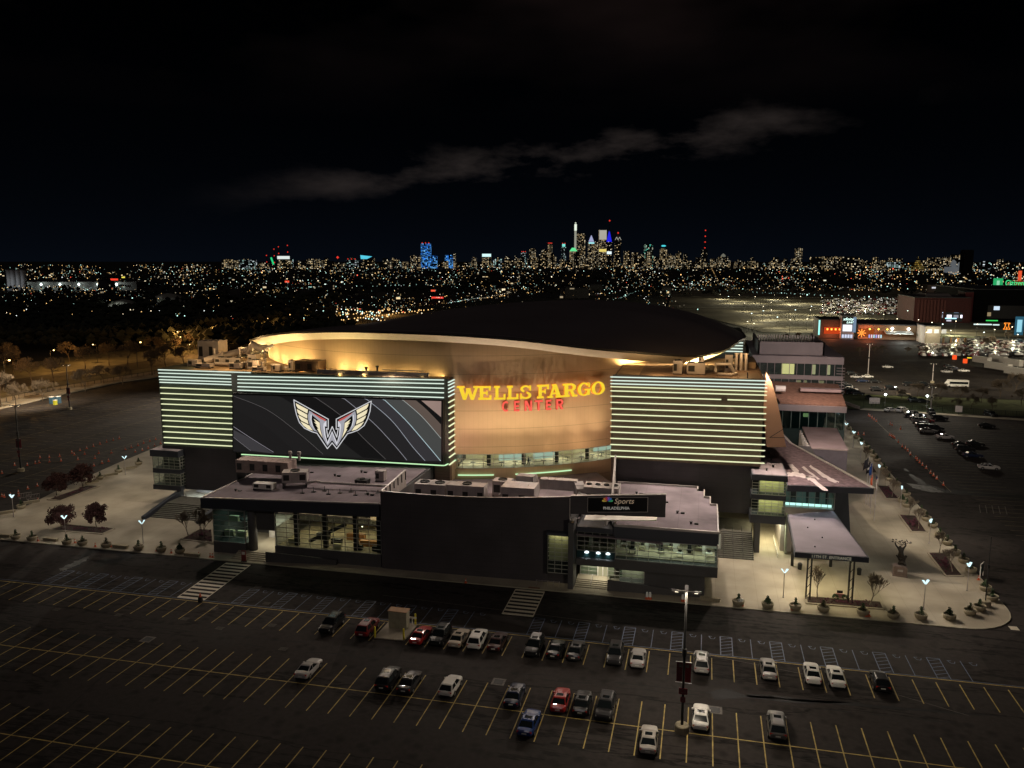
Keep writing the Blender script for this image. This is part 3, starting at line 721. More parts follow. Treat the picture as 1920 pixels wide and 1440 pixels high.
def both(pts, name, col, s=1, d=.09, mir=8):
    g_ = glow('emblem %.2f %.2f %.2f' % col, col, s)
    MB().poly([SV(*E_(*p), d) for p in pts][::-1]).build(name, g_, emb); MB().poly([SV(*E_(1768 - x, y + mir), d) for x, y in pts]).build(name, g_, emb)
for fz in ([(155, 170), (400, 300), (385, 375), (195, 270), (165, 215)], [(175, 285), (385, 400), (385, 480), (230, 400), (195, 360)], [(205, 405), (390, 505), (410, 590), (270, 520), (225, 460)], [(245, 530), (430, 620), (500, 720), (400, 690), (310, 620)],
           [(510, 480), (632, 560), (645, 700), (692, 865), (620, 750), (583, 680), (612, 682), (553, 605), (590, 618), (520, 545), (562, 558)]):
    both(fz, 'feather', (.88, .78, .52))
both([(425, 320), (470, 345), (745, 530), (770, 515), (770, 642), (735, 630), (750, 800), (788, 945), (884, 722), (884, 905), (790, 1022), (700, 870), (655, 690), (636, 540), (475, 400), (470, 500), (495, 610), (545, 700), (600, 745), (520, 720), (440, 620), (405, 500), (402, 410)], 'letter', (.36, .36, .40))
both([(712, 580), (770, 515), (770, 642), (735, 630), (750, 800), (788, 945), (884, 722), (884, 760), (795, 1000), (725, 800), (705, 640)], 'letter_highlight', (.66, .66, .70), 1, .10)
both([(452, 400), (478, 400), (470, 500), (495, 610), (520, 680), (470, 600), (448, 500)], 'letter_highlight', (.66, .66, .70), 1, .10)
both([(460, 345), (755, 498), (745, 530), (640, 480)], 'accent', (.52, .10, .09), 1, .11)

# --- wall lettering
def wallpt(u, v): p = G(u, v, 24.0); return p
def slabletter(ch):
    """2D strokes in a 1 x 1 cell: list of polygons"""
    t, s = .27, .15
    B = lambda x0, x1, y0, y1: [(x0, y0), (x1, y0), (x1, y1), (x0, y1)]
    def arc(cx, cy, rx, ry, a0, a1, tx, ty=None, n=14):
        ty = ty or tx; o = []
        for i in range(n):
            p, q = R(a0 + (a1 - a0) * i / n), R(a0 + (a1 - a0) * (i + 1) / n)
            o.append([(cx + rx * math.cos(p), cy + ry * math.sin(p)), (cx + rx * math.cos(q), cy + ry * math.sin(q)), (cx + (rx - tx) * math.cos(q), cy + (ry - ty) * math.sin(q)), (cx + (rx - tx) * math.cos(p), cy + (ry - ty) * math.sin(p))])
        return o
    if ch == 'W': return [[(.06, 1), (.26, 1), (.40, 0), (.26, 0)], [(.26, 0), (.40, 0), (.56, .80), (.44, .80)], [(.44, .80), (.58, .80), (.74, 0), (.60, 0)], [(.60, 0), (.74, 0), (.94, 1), (.82, 1)], B(0, .34, .86, 1), B(.40, .60, .70, .84), B(.72, 1, .86, 1)]
    if ch == 'E': return [B(.12, .12 + t, 0, 1), B(0, 1, 0, s), B(0, .96, 1 - s, 1), B(.3, .72, .43, .57), B(.84, 1, 0, .34), B(.80, .96, .68, 1), B(.60, .72, .34, .66)]
    if ch == 'F': return [B(.12, .12 + t, 0, 1), B(0, .55, 0, s), B(0, .98, 1 - s, 1), B(.3, .72, .43, .57), B(.82, .98, .66, 1), B(.60, .72, .34, .66)]
    if ch == 'L': return [B(.12, .12 + t, 0, 1), B(0, 1, 0, s), B(0, .52, 1 - s, 1), B(.82, 1, 0, .40)]
    if ch == 'A': return [[(.12, 0), (.26, 0), (.56, 1), (.40, 1)], [(.62, 0), (.92, 0), (.60, 1), (.38, 1)], B(.26, .74, .26, .38), B(0, .38, 0, s * .9), B(.54, 1, 0, s * .9), B(.3, .6, .86, 1)]
    if ch == 'R': return [B(.12, .12 + t, 0, 1), B(0, .50, 0, s), B(0, .6, 1 - s, 1), B(.36, .6, .42, .56)] + arc(.58, .71, .34, .29, -90, 90, .24, .14) + [[(.48, .48), (.70, .48), (.92, .0), (.68, .0)], B(.68, 1.02, 0, s)]
    if ch == 'S': return arc(.5, .74, .44, .26, 20, 250, .22, .13) + arc(.5, .27, .46, .27, -160, 80, .24, .13) + [B(.80, .94, .62, .98), B(.04, .18, .02, .40)]
    if ch == 'O': return arc(.5, .5, .5, .5, 0, 360, .25, .12, 26)
    if ch == 'G': return arc(.5, .5, .5, .5, 40, 330, .25, .12, 22) + [B(.72, .94, .06, .46), B(.52, 1.0, .40, .52), B(.80, .93, .64, .96)]
    t = .22
    if ch == 'C': return arc(.52, .5, .5, .5, 50, 310, .23, .17, 18)
    if ch == 'e': return [B(.08, .34, 0, 1), B(.08, .92, 0, .18), B(.08, .92, .82, 1), B(.3, .84, .41, .59)]
    if ch == 'N': return [B(.04, .27, 0, 1), B(.73, .96, 0, 1), [(.06, 1), (.34, 1), (.94, 0), (.66, 0)]]
    if ch == 'T': return [B(.38, .62, 0, 1), B(.02, .98, .82, 1)]
    if ch == 'r': return [B(.08, .32, 0, 1), B(.2, .6, .82, .999), B(.2, .6, .38, .55)] + arc(.56, .69, .38, .31, -90, 90, .23, .17) + [[(.44, .45), (.68, .45), (.96, 0), (.68, 0)]]
def wallword(seq, name, face, side, z0, h, off):
    w = part(MB().box(-32, -31.9, yd(-32) + .2, yd(-32) + .3, 23, 23.1), name, side)
    for ch, u0, u1 in seq:
        pa, pb = G(u0, 741, 24), G(u1, 741, 24)
        # position on the drum: intersect the line of sight in plan with the circle
        def hit(u):
            r = ray(u, 741); r = Vector((r.x, r.y)); a = r.dot(r); b = -2 * (r.x * DC[0] + r.y * DC[1]); c_ = DC[0] ** 2 + DC[1] ** 2 - (DR + off) ** 2
            t = (-b - math.sqrt(b * b - 4 * a * c_)) / (2 * a); return r * t
        A_, B_ = hit(u0), hit(u1); d = B_ - A_; nrm = Vector((d.y, -d.x)).normalized()
        m = MB()
        for k, pg in enumerate(slabletter(ch)):
            e = .006 * k; th = .42
            F3 = [Vector((*(A_ + d * x + nrm * (th + e)), z0 + h * y)) for x, y in pg]; K3 = [Vector((*(A_ + d * x - nrm * e), z0 + h * y)) for x, y in pg]
            if (pg[1][0] - pg[0][0]) * (pg[2][1] - pg[0][1]) - (pg[2][0] - pg[0][0]) * (pg[1][1] - pg[0][1]) < 0: F3, K3 = F3[::-1], K3[::-1]
            m.cur = 0; m.poly(F3); m.cur = 1; n_ = len(F3)
            for i in range(n_): j = (i + 1) % n_; m.poly([K3[i], K3[j], F3[j], F3[i]])
            m.poly(K3[::-1])
        m.build('letter', [face, side], w)
    return w
yl = glow('yellow lit letter face', (1.0, .70, .04), .95, mis=True); ys = mat('yellow letter side', (.55, .20, .02), .5, emit=(1, .32, .02), es=.5)
rl = glow('red lit letter face', (1.0, .13, .09), 1.0, mis=True); rs = mat('red letter side', (.5, .04, .02), .5, emit=(.9, .05, .02), es=.12)
zW = 23.75; hW = 2.65
wallword([('W', 857, 900), ('E', 896.5, 921.5), ('L', 926, 947.5), ('L', 950, 971.5), ('S', 973.5, 996), ('F', 1006, 1028.5), ('A', 1025, 1053.5), ('R', 1053.5, 1080), ('G', 1081, 1105), ('O', 1106.5, 1131.5)], 'wall_lettering', yl, ys, zW, hW, 1.0)
wallword([('C', 940.5, 955), ('e', 962.5, 974.5), ('N', 982.5, 997.5), ('T', 1001.5, 1017), ('e', 1022, 1033.5), ('r', 1040.5, 1055.5)], 'wall_lettering', rl, rs, 21.3, 2.0, .35)

# --- warm uplights hidden behind the parapets, washing the drum and the soffit
AMB = (1, .66, .26)
for k in range(12):
    x = -101 + k * 4.6; a = math.atan2(yd(x) - DC[1], x - DC[0]); q = dp(a, DR + 2.6)
    area((q[0], max(q[1], 146.15), 28.0), (q[0] * .9 + DC[0] * .1, max(q[1], 146.15) + .9, 34), (430 if k < 9 else 80), (1, .72, .28), 4.6, .5)
for x, y, p in ((-13.5, 164, 300), (-10, 164, 380), (-6, 165, 420), (-1.5, 166, 420), (3, 167, 380), (7, 170, 300), (8.5, 176, 220)):
    area((x, y, 29.5), (x - 1, y + 3.5, 34), p * 4.6, (1, .72, .30), 4, .6)
for x, y, z in ((-102, 149, 31.5), (-95, 148, 31), (-88, 147, 30.5), (-83, 146.2, 30.6), (-99, 160, 33), (-2, 149, 33), (5, 149, 33), (7.5, 156, 33), (-8, 150, 31.5)):
    point((x, y, z), 620, (1, .62, .26), .4)  # points added in mid-air over the roof clutter to brighten it
# wall washers close under the lettering throw its shadow up the wall
for k in range(8):
    x = -44.5 + k * 3.7; spot((x, yd(x) - 6.0, 12.7), (x, yd(x) + .2, 27.6), 2500, (1, .76, .48), 80, 1, .06)
for x, p in ((-43, 520), (-38, 720), (-32, 850), (-26, 950), (-21, 900)): spot((x, yd(x) - 7.5, 12.4), (x, yd(x) + .5, 17.5), p, (1, .70, .40), 125, 1, .3)
spot((-45.0, 140, 13), (-45, 147.5, 21), 900, (1, .50, .48), 110, .9, .3)
spot((-17.5, 146, 12), (-17.5, 160, 20), 1100, (1, .60, .48), 110, .9, .3)
spot((-33, 134, 13), (-31, 152, 17), 1500, (1, .80, .46), 90, .9, .5)

# --- glazed facades: pane, mullions, room behind
def glazing(x0, x1, z0, z1, y, nx, nz, parent, pane=None, name='window', fr=.07, face=1):
    w = MB().poly([(x0, y, z0), (x1, y, z0), (x1, y, z1), (x0, y, z1)]).build(name, pane or glass, parent)
    m = MB()
    for i in range(nx + 1): x = x0 + (x1 - x0) * i / nx; m.box(x - fr / 2, x + fr / 2, y - .07, y + .05, z0, z1)
    for j in range(nz + 1): z = z0 + (z1 - z0) * j / nz; m.box(x0, x1, y - .11, y - .02, z - fr * .6, z + fr * .6)
    m.build('frame', frame_m, w); return w
def glazing_x(y0, y1, z0, z1, x, ny, nz, parent, pane=None, name='window', fr=.07):
    w = MB().poly([(x, y0, z0), (x, y1, z0), (x, y1, z1), (x, y0, z1)]).build(name, pane or glass, parent)
    m = MB()
    for i in range(ny + 1): y = y0 + (y1 - y0) * i / ny; m.box(x - .05, x + .07, y - fr / 2, y + fr / 2, z0, z1)
    for j in range(nz + 1): z = z0 + (z1 - z0) * j / nz; m.box(x + .0, x + .11, y0, y1, z - fr * .6, z + fr * .6)
    m.build('frame', frame_m, w); return w
# west bay (two lit storeys) on the left block
bayw = part(MB().box(-110.6, -104.0, 142.8, 150, 10.0, 11.3).box(-110.55, -104.05, 143.3, 149.9, 6.4, 7.4).box(-110.55, -104.05, 143.1, 149.9, 2.9, 3.9).box(-110.3, -104.1, 149.5, 149.85, 3.9, 10), 'west_window_bay', navy)
MB().box(-110.5, -104.1, 142.9, 149.9, 11.31, 11.36).build('roof', roofm, bayw)
for z0, z1 in ((3.9, 6.4), (7.4, 10.0)):
    glazing(-110.4, -104.1, z0, z1, 143.35, 5, 4, bayw); glazing_x(143.4, 144.95, z0, z1, -104.07, 2, 4, bayw)
    MB().box(-110.2, -104.3, 147.6, 147.7, z0 + .02, z1 - .02).build('back_wall', cream, bayw)
    area((-107.2, 145.2, z1 - .1), (-107.2, 145.6, 0), 90, (1, .90, .50), 5, 2)
    for k in range(3): MB().box(-109.8 + k * 2, -108.4 + k * 2, 145.5, 145.7, z0 + .01, z0 + 1.3).build('partition', frame_m, bayw)
# stair recess under the left block
part(MB().box(-106.5, -88, 151.8, 152, 0, 3.2), 'recess_wall', metalg)
area((-101, 147.5, 2.8), (-101, 149, 0), 420, (.80, .95, 1), 8, 1); area((-95, 148.5, 2.8), (-95, 150, 0), 260, (1, .78, .68), 5, 1)
st = MB()
for i in range(9): st.box(-104.6, -93.6, 134.0 + i * .62, 143.9 - .0, .12 + i * .01, .12 + .16 * (i + 1))
part(st, 'steps', mat('dark stone steps', (.10, .095, .08), .8, var=.2))
part(MB().hexa([(-105.5, 132.5, .12), (-104.7, 132.5, .12), (-104.7, 144.9, .12), (-105.5, 144.9, .12)], [(-105.5, 132.5, .7), (-104.7, 132.5, .7), (-104.7, 144.9, 2.9), (-105.5, 144.9, 2.9)]), 'stair_cheek_wall', navy)
part(MB().hexa([(-93.5, 132.5, .12), (-92.7, 132.5, .12), (-92.7, 144.9, .12), (-93.5, 144.9, .12)], [(-93.5, 132.5, .7), (-92.7, 132.5, .7), (-92.7, 144.9, 2.9), (-93.5, 144.9, 2.9)]), 'stair_cheek_wall', navy)

# --- west glass pavilion (left annex)
YP = 119.5
wp_ = part(MB().hexa([(-83.2, YP, 7.9), (-50.4, YP, 8.7), (-50.4, 144.9, 8.7), (-83.2, 144.9, 7.9)], [(-83.2, YP, 9.6), (-50.4, YP, 10.8), (-50.4, 144.9, 10.8), (-83.2, 144.9, 9.6)]), 'west_pavilion', navy)
MB().hexa([(-82.9, YP + .3, 9.61), (-50.41, YP + .3, 10.8), (-50.41, 144.9, 10.8), (-82.9, 144.9, 9.61)], [(-82.9, YP + .3, 9.64), (-50.41, YP + .3, 10.83), (-50.41, 144.9, 10.83), (-82.9, 144.9, 9.64)]).build('roof', roofm, wp_)
MB().bar((-83.05, YP + .1, 9.72), (-50.4, YP + .1, 10.92), .22, .2).bar((-83.05, YP + .1, 9.72), (-83.05, 144.8, 9.72), .22, .2).build('parapet_cap', metalg, wp_)
# glass corner block
glazing(-81.2, -75.2, 2.1, 7.75, YP + .4, 2, 6, wp_, glassmat('green tinted glass', (.42, .60, .56), .08)); glazing_x(YP + .45, YP + 2.8, 2.1, 7.8, -75.15, 1, 6, wp_)
MB().box(-81.3, -75.1, YP + .3, YP + 3, .12, 2.05).build('plinth', dwall2, wp_)
MB().box(-81.3, -81.1, YP + .4, 140, 0, 7.9).box(-81, -75.3, 131, 131.2, 0, 7.8).box(-81, -75.3, 124, 131, 4.6, 4.8).build('side_wall', dwall2, wp_)
MB().lathe([(.75, .12), (.75, 8.3)], (-74.2, YP + 1.2, 0), 20).build('round_column', dwall2, wp_, True)
# recessed entry
MB().box(-73.2, -69.6, YP + .8, YP + 1, 4.6, 8.2).build('entry_header', dwall2, wp_)
MB().box(-74.8, -69.6, 127.0, 127.2, .8, 5.2).box(-69.8, -69.6, YP + 1, 127, .8, 5.2).build('entry_wall', mat('white entry wall', (.55, .53, .50), .7), wp_)
MB().box(-74.9, -69.75, YP + .7, 126.9, .12, .82).build('landing', concrete, wp_)
es = MB()
for i in range(5): es.box(-76.5, -70.2, YP - 2.0 + i * .5, YP + .69, .12, .12 + .14 * (i + 1))
es.build('steps', concrete, wp_)
MB().hexa([(-70.1, YP - 2, .12), (-69.7, YP - 2, .12), (-58, YP - .6, .12), (-58, YP + .1, .12)], [(-70.1, YP - 2, 1.9), (-69.7, YP - 2, 1.9), (-58, YP - .6, .9), (-58, YP + .1, .9)]).build('ramp_wall', dwall2, wp_)
area((-72, 123.5, 5.0), (-72, 123.6, 0), 260, (1, .92, .70), 3, 3)
# big window wall
glazing(-69.4, -50.3, 2.3, 8.0, YP + .25, 9, 7, wp_)
MB().box(-69.5, -50.3, YP + .1, YP + .5, .12, 2.25).build('plinth', dwall2, wp_)
ww = wp_
MB().box(-69.4, -50.4, YP + .5, 134, 1.9, 2.1).build('ground_floor', floorm, ww)
MB().box(-69.4, -50.4, YP + 5.2, 134, 5.2, 5.5).build('mezzanine_floor', mat('dark slab', (.05, .045, .04), .7), ww)
MB().box(-69.3, -50.5, 133, 133.2, 2.1, 8.3).build('back_wall', mat('bronze interior wall', (.30, .22, .12), .7, var=.4, scale=.5), ww)
for x in (-66.2, -60.9, -55.4, -51.2): MB().box(x - .35, x + .35, YP + 1.4, YP + 2.1, 2.1, 8.3).build('column', metald, ww)
MB().hexa([(-65, 123, 2.1), (-64.4, 123, 2.1), (-58.3, 124, 5.2), (-58.9, 124, 5.2)], [(-65, 123, 2.5), (-64.4, 123, 2.5), (-58.3, 124, 5.6), (-58.9, 124, 5.6)]).build('stair_flight', metald, ww)
rl_ = MB()
for k in range(14): x = -69 + k * 1.35; rl_.box(x, x + .04, YP + 5.2, YP + 5.25, 5.5, 6.5)
rl_.box(-69.2, -50.6, YP + 5.18, YP + 5.26, 6.5, 6.56).build('railing', frame_m, ww)
for (x, y, w_, d_, h_, z_, mt) in [(-67.3, 122, 1.6, .8, .8, 2.1, cream), (-63.2, 125, 2.2, .9, 1.1, 2.1, metald), (-60, 123.5, 1.8, .9, .8, 2.1, metald), (-57.5, 126, 3.2, .9, 1.1, 2.1, mat('orange bar front', (.65, .30, .12), .5)), (-53.8, 123.5, 3.6, .8, 1.0, 2.1, MATS['orange bar front']),
                                (-55, 121.5, 1.2, .6, .8, 2.1, metald), (-52, 121.6, 1.2, .6, .8, 2.1, metald), (-58.8, 121.3, 1.4, .6, .8, 2.1, cream), (-66, 128, 3, 1, 1.1, 5.5, metald), (-53.5, 127, 3, 1, 1.1, 5.5, cream), (-52.5, 131, 3, .3, 2, 2.1, cream), (-62, 131.5, 4, .3, 2.2, 2.1, cream)]:
    MB().box(x - w_ / 2, x + w_ / 2, y - d_ / 2, y + d_ / 2, z_, z_ + h_).build('counter', mt, ww)
for x in (-67.5, -62.5, -57.5, -53): area((x, 124, 8.2), (x, 125, 0), 95, (1, .80, .50), 1.6, 1.6)
for x in (-66.5, -61.5, -56.8, -52.5): area((x, 128, 5.15), (x, 126, 0), 110, (1, .78, .46), 1.6, 1.6)
area((-78, 123, 7.6), (-78, 124, 0), 60, (.75, 1, .85), 3, 2); area((-78, 125, 4.5), (-78, 125, 0), 110, (1, .95, .75), 3, 2)
for k, (x, z_) in enumerate(((-80, 2.2), (-77.5, 2.2), (-79, 4.81))): MB().box(x - .9, x + .9, 122.5, 123.1, z_, z_ + 1.0).build('display_stand', cream, wp_)
for k in range(9):
    x = -68.5 + k * 2.1; MB().octa((x, 125 + (k % 3), 7.6 if k % 2 else 4.9), .14).build('pendant_lamp', glow('small lamp', (1, .85, .6), 6), wp_)

# --- front dark annex (slightly bowed big wall)
zt_ = lambda x: 13.15 + (x + 50) / 31 * 1.0 - .5 * math.sin(math.pi * (x + 50) / 31)
bow = lambda x: 119.4 + (x + 50) / 30 * .6 - .15 * math.sin(math.pi * (x + 50) / 30)
m = MB(); n = 16
for i in range(n + 1):
    x = -50.1 + 31.0 * i / n; m.v += [(x, bow(x), .12), (x, bow(x), zt_(x)), (x, bow(x) + .35, zt_(x)), (x, bow(x) + .35, 8.2)]
for i in range(n):
    for k in range(3): b = 4 * i + k; m.f.append((b, b + 4, b + 5, b + 1)); m.m.append(1 if k == 1 else 0)
fa = part(m, 'front_annex', [dwall, metalg])
MB().box(-50.1, -49.8, 119.85, 144.9, .12, 10.85).box(-19.4, -19.2, 120.3, 130, .12, 12.1).build('side_wall', dwall2, fa)
m = MB()
for i in range(8):
    x = -50.1 + 31.0 * i / n
MB().prism([(-49.8, 119.8), (-19.2, 120.4), (-4.9, 118.9), (-13, 128), (-15.8, 144.9), (-15.8, 150), (-20, 158), (-34, 149.5), (-46, 146.2), (-49.8, 146)], 8.0, 8.2).build('roof', roofm, fa)
MB().hexa([(-50.1, 119.7, 10.87), (-49.85, 119.7, 10.87), (-49.85, 130.5, 10.87), (-50.1, 130.5, 10.87)], [(-50.1, 119.7, 13.2), (-49.85, 119.7, 13.2), (-49.85, 130.5, 13.9), (-50.1, 130.5, 13.9)]).build('parapet_screen', metalg, fa)
for k in range(6): MB().box(-49.84, -49.7, 121 + k * 1.8, 121.1 + k * 1.8, 12.2, 13.3 + k * .08).build('screen_post', metald, fa)
MB().hexa([(-13.6, 126.5, 8.2), (-13.3, 126.5, 8.2), (-14.9, 146, 8.2), (-15.2, 146, 8.2)], [(-13.6, 126.5, 13.0), (-13.3, 126.5, 13.0), (-14.9, 146, 15.2), (-15.2, 146, 15.2)]).build('diagonal_parapet', metalg, fa)
MB().hexa([(-14.0, 121.5, 8.2), (-13.7, 121.5, 8.2), (-13.3, 126.5, 8.2), (-13.6, 126.5, 8.2)], [(-14.0, 121.5, 13.0), (-13.7, 121.5, 13.0), (-13.3, 126.5, 13.0), (-13.6, 126.5, 13.0)]).build('parapet_screen', metalg, fa)
# sign wing flying out to the right
sw = MB().hexa([(-19.1, 119.95, 11.4), (-4.7, 118.0, 12.55), (-4.7, 118.5, 12.55), (-19.1, 120.4, 11.4)], [(-19.1, 119.95, 14.2), (-4.7, 118.0, 15.95), (-4.7, 118.5, 15.95), (-19.1, 120.4, 14.2)]).build('sign_wing', dwall, fa)
MB().bar((-19.1, 120.2, 14.25), (-4.7, 118.25, 16.0), .6, .1).build('coping', metalg, sw)
MB().bar((-19.2, 119.8, 7.8), (-19.2, 119.8, 13.9), .16).build('downpipe', metalg, fa)
# small curtain-wall bay at the right end of the big wall
by = MB().box(-22.6, -18.95, 118.7, 119.9, 8.2, 8.6).build('bay_window_wall', navy, fa)
glazing(-22.4, -19.1, 2.2, 8.2, 118.8, 3, 9, by, name='window'); MB().box(-22.65, -22.4, 118.7, 119.9, 1.9, 8.2).build('jamb', metald, by)
MB().box(-22.4, -19.2, 119.82, 119.88, 3.9, 7.8).build('back_wall', cream, by); area((-20.8, 119.3, 8.1), (-20.8, 119.5, 2), 26, (1, .88, .5), 2.6, .6)
MB().box(-19.1, -18.3, 117.9, 121, .12, 10.6).build('corner_pier', dwall2, fa)

# --- east glass pavilion (right annex)
ep = part(MB().prism([(-12.4, 119.6), (3.1, 119.6), (3.1, 134), (2.0, 134), (2.0, 138.2), (1.0, 138.2), (1.0, 142.5), (-.1, 142.5), (-.1, 144.4), (-14.5, 144.4), (-14.5, 128)], 8.5, 10.0), 'east_pavilion', navy)
MB().prism([(-12.2, 119.9), (2.85, 119.9), (2.85, 133.8), (1.8, 133.8), (1.8, 138), (.8, 138), (.8, 142.3), (-.3, 142.3), (-.3, 144.2), (-14.4, 144.2), (-14.4, 128)], 10.0, 10.04).build('roof', roofm, ep)
cp = MB()
for a, b in (((-12.3, 119.75), (3.0, 119.75)), ((3.0, 119.75), (3.0, 134)), ((3.0, 134), (1.9, 134.1)), ((1.9, 134.1), (1.9, 138.2)), ((1.9, 138.2), (.9, 138.3)), ((.9, 138.3), (.9, 142.4)), ((-.2, 142.4), (-.2, 144.3)), ((-.2, 144.3), (-14.4, 144.3)), ((-12.3, 119.75), (-12.3, 122.5))): cp.bar((*a, 10.2), (*b, 10.2), .2, .36)
cp.build('parapet', metalg, ep)
MB().box(-18.3, -12.5, 120.2, 128, 8.6, 9.4).build('low_roof', navy, ep)
MB().hexa([(-17, 119.7, 10.6), (-6, 118.9, 11.6), (-6, 122, 11.6), (-17, 122, 10.6)], [(-17, 119.7, 10.75), (-6, 118.9, 11.75), (-6, 122, 11.75), (-17, 122, 10.75)]).build('soffit_panel', soffit, ep)
glazing(-18.1, -12.2, 5.6, 8.55, 120.5, 5, 4, ep); glazing(-12.1, 2.95, 4.9, 8.1, 119.8, 9, 4, ep); glazing_x(119.9, 124, 4.9, 8.1, 2.97, 2, 4, ep)
MB().box(-12.15, 2.98, 119.75, 120.0, 8.1, 8.5).build('lintel', navy, ep)
MB().box(-18.2, -12.2, 119.9, 120.6, 3.35, 4.35).box(-12.2, 3.1, 119.5, 144, 3.3, 4.85).build('floor_band', dwall2, ep)
MB().box(-18.2, -12.2, 120.65, 120.9, 4.35, 5.6).build('glass_band', mat('dark teal panel', (.02, .05, .055), .3), ep)
for x in (-16.6, -14.8, -13.3):
    MB().lathe([(.35, 0), (.3, .18), (.1, .26)], (x, 120.55, 5.2), 10).build('down_light', glow('band lamp', (.85, .95, 1), 2.0, True), ep)
    spot((x, 120.5, 5.15), (x, 120.62, 4.3), 30, (.85, .95, 1), 110, .8, .1)
MB().box(-18.0, 2.7, 121, 134, 4.9, 5.0).build('upper_floor', floorm, ep)
MB().box(-18.0, 2.7, 120.9, 133, 8.3, 8.45).build('dark_ceiling', metald, ep)
for k in range(9): MB().box(-16.8 + k * 2.2, -16.2 + k * 2.2, 124.5, 125.1, 5.0, 8.3).build('column', metald if k % 2 else whitem, ep)
MB().box(-18.0, 2.7, 133, 133.2, 5.0, 8.5).build('back_wall', mat('white studio wall', (.34, .32, .26), .7, var=.6, scale=.9), ep)
for k in range(14):
    x = -17 + k * 1.45; y = 122.5 + (k * 7 % 5) * .8
    d_ = MB().box(x - .5, x + .5, y - .3, y + .3, 5.65, 5.72).box(x - .45, x - .4, y - .25, y + .25, 5.0, 5.65).box(x + .4, x + .45, y - .25, y + .25, 5.0, 5.65).build('desk', (cream, whitem, metald)[k % 3], ep)
    MB().box(x - .25, x + .25, y + .05, y + .1, 5.8, 6.15).box(x - .03, x + .03, y + .05, y + .1, 5.72, 5.8).build('monitor', metald, d_)
for k in (2, 5, 8): MB().box(-16 + k * 2.1, -13.2 + k * 2.1, 127.5, 127.7, 5.0, 7.4).build('partition', (cream, metald, whitem)[k % 3], ep)
for x in (-16, -12.6, -9, -5.5, -2, 1.2): area((x, 123.8, 8.25), (x, 124.4, 0), 95, (.95, 1, .80), 1.8, 1.2)
# lower storey: entrance doors, side windows and blank wall
MB().box(-17.9, -12.6, 123.2, 123.4, .7, 3.3).build('lobby_wall', mat('pale lobby wall', (.5, .48, .38), .7), ep)
glazing(-17.9, -15.2, .8, 3.3, 122.9, 2, 4, ep); glazing(-13.4, -11.2, .8, 3.3, 121.9, 2, 4, ep)
dr = MB().box(-15.1, -13.5, 122.75, 122.85, .75, 3.3).build('door', glow('lit door panel', (.75, .68, .40), .55), ep)
fm = MB()
for x in (-15.1, -14.3, -13.5): fm.box(x - .07, x + .07, 122.6, 122.74, .75, 3.3)
fm.box(-15.1, -13.5, 122.6, 122.74, 2.9, 3.05).box(-15.1, -13.5, 122.6, 122.74, 3.25, 3.35).build('frame', whitem, dr)
glazing(-11.4, -7.7, 1.3, 3.3, 119.9, 2, 3, ep)
MB().box(-11.5, -7.6, 122, 122.2, .9, 3.3).build('lobby_wall', MATS['pale lobby wall'], ep)
area((-14.6, 121.6, 3.25), (-14.6, 121.7, 0), 150, (1, .93, .70), 4.5, 1.6); area((-9.5, 121, 3.25), (-9.5, 121.1, 0), 36, (1, .93, .72), 3, 1)
MB().box(-7.65, 1.3, 120.1, 143, .12, 3.3).box(-11.5, -7.65, 119.95, 121.9, .12, 1.25).build('blank_wall', dwall2, ep)
es = MB()
for i in range(5): es.box(-18.2, -13.2, 119.0 + i * .45, 123.1, .12, .12 + .125 * (i + 1))
es.build('steps', concrete, ep)
MB().hexa([(-13.1, 118.6, .12), (-12.8, 118.6, .12), (1.0, 119.3, .12), (1.0, 120.0, .12)], [(-13.1, 118.6, 1.9), (-12.8, 118.6, 1.9), (1.0, 119.3, .7), (1.0, 120.0, .7)]).build('ramp_wall', dwall2, ep)
rl_ = MB(); rl_.bar((-15.7, 118.9, 1.0), (-15.7, 121, 1.6), .05)
for k in range(3): rl_.bar((-15.7, 119 + k * .9, .3), (-15.7, 119 + k * .9, 1.1 + k * .22), .05)
rl_.build('handrail', metalg, ep)

# --- right block undercroft, bay and stairs
bayr = part(MB().box(8.7, 14.5, 141.0, 155, 12.9, 13.9).box(8.75, 14.45, 141.3, 155, 9.5, 10.4).box(8.7, 14.5, 141.0, 155, 5.4, 6.8).box(8.9, 14.3, 145.5, 145.7, 6.8, 12.9), 'east_window_bay', navy)
MB().box(8.9, 14.3, 141.2, 168, 13.91, 13.96).build('roof', roofm, bayr)
MB().box(10.4, 14.4, 155, 168, 13.0, 13.9).build('roof_slab', roofm, bayr)
for k in range(8): MB().lathe([(.12, 0), (.12, .35), (.2, .36), (.2, .42)], (11.3 + (k % 2) * 1.3, 144 + k * 2.6, 13.97), 8).build('roof_vent', metald, bayr)
for z0, z1 in ((6.8, 9.5), (10.4, 12.9)):
    glazing(8.85, 14.35, z0, z1, 141.35, 5, 5, bayr)
    MB().box(10.2, 14.2, 143.2, 143.3, z0 + .05, z1 - .05).build('lit_blind', mat('cream roller blind', (.68, .62, .34), .8, emit=(.9, .8, .4), es=.12), bayr)
    area((11.6, 142.2, z1 - .08), (11.6, 142.7, 0), 75, (1, .92, .5), 4.6, 1)
part(MB().box(-4, 14, 146, 168, 5.4, 5.6), 'undercroft_ceiling', dwall2)
part(MB().hexa([(9.6, 141.0, .12), (10.5, 141.0, .12), (10.5, 145, .12), (9.6, 145, .12)], [(9.6, 141.6, 5.5), (10.5, 141.6, 5.5), (10.5, 145, 5.5), (9.6, 145, 5.5)]), 'pier', dwall2)
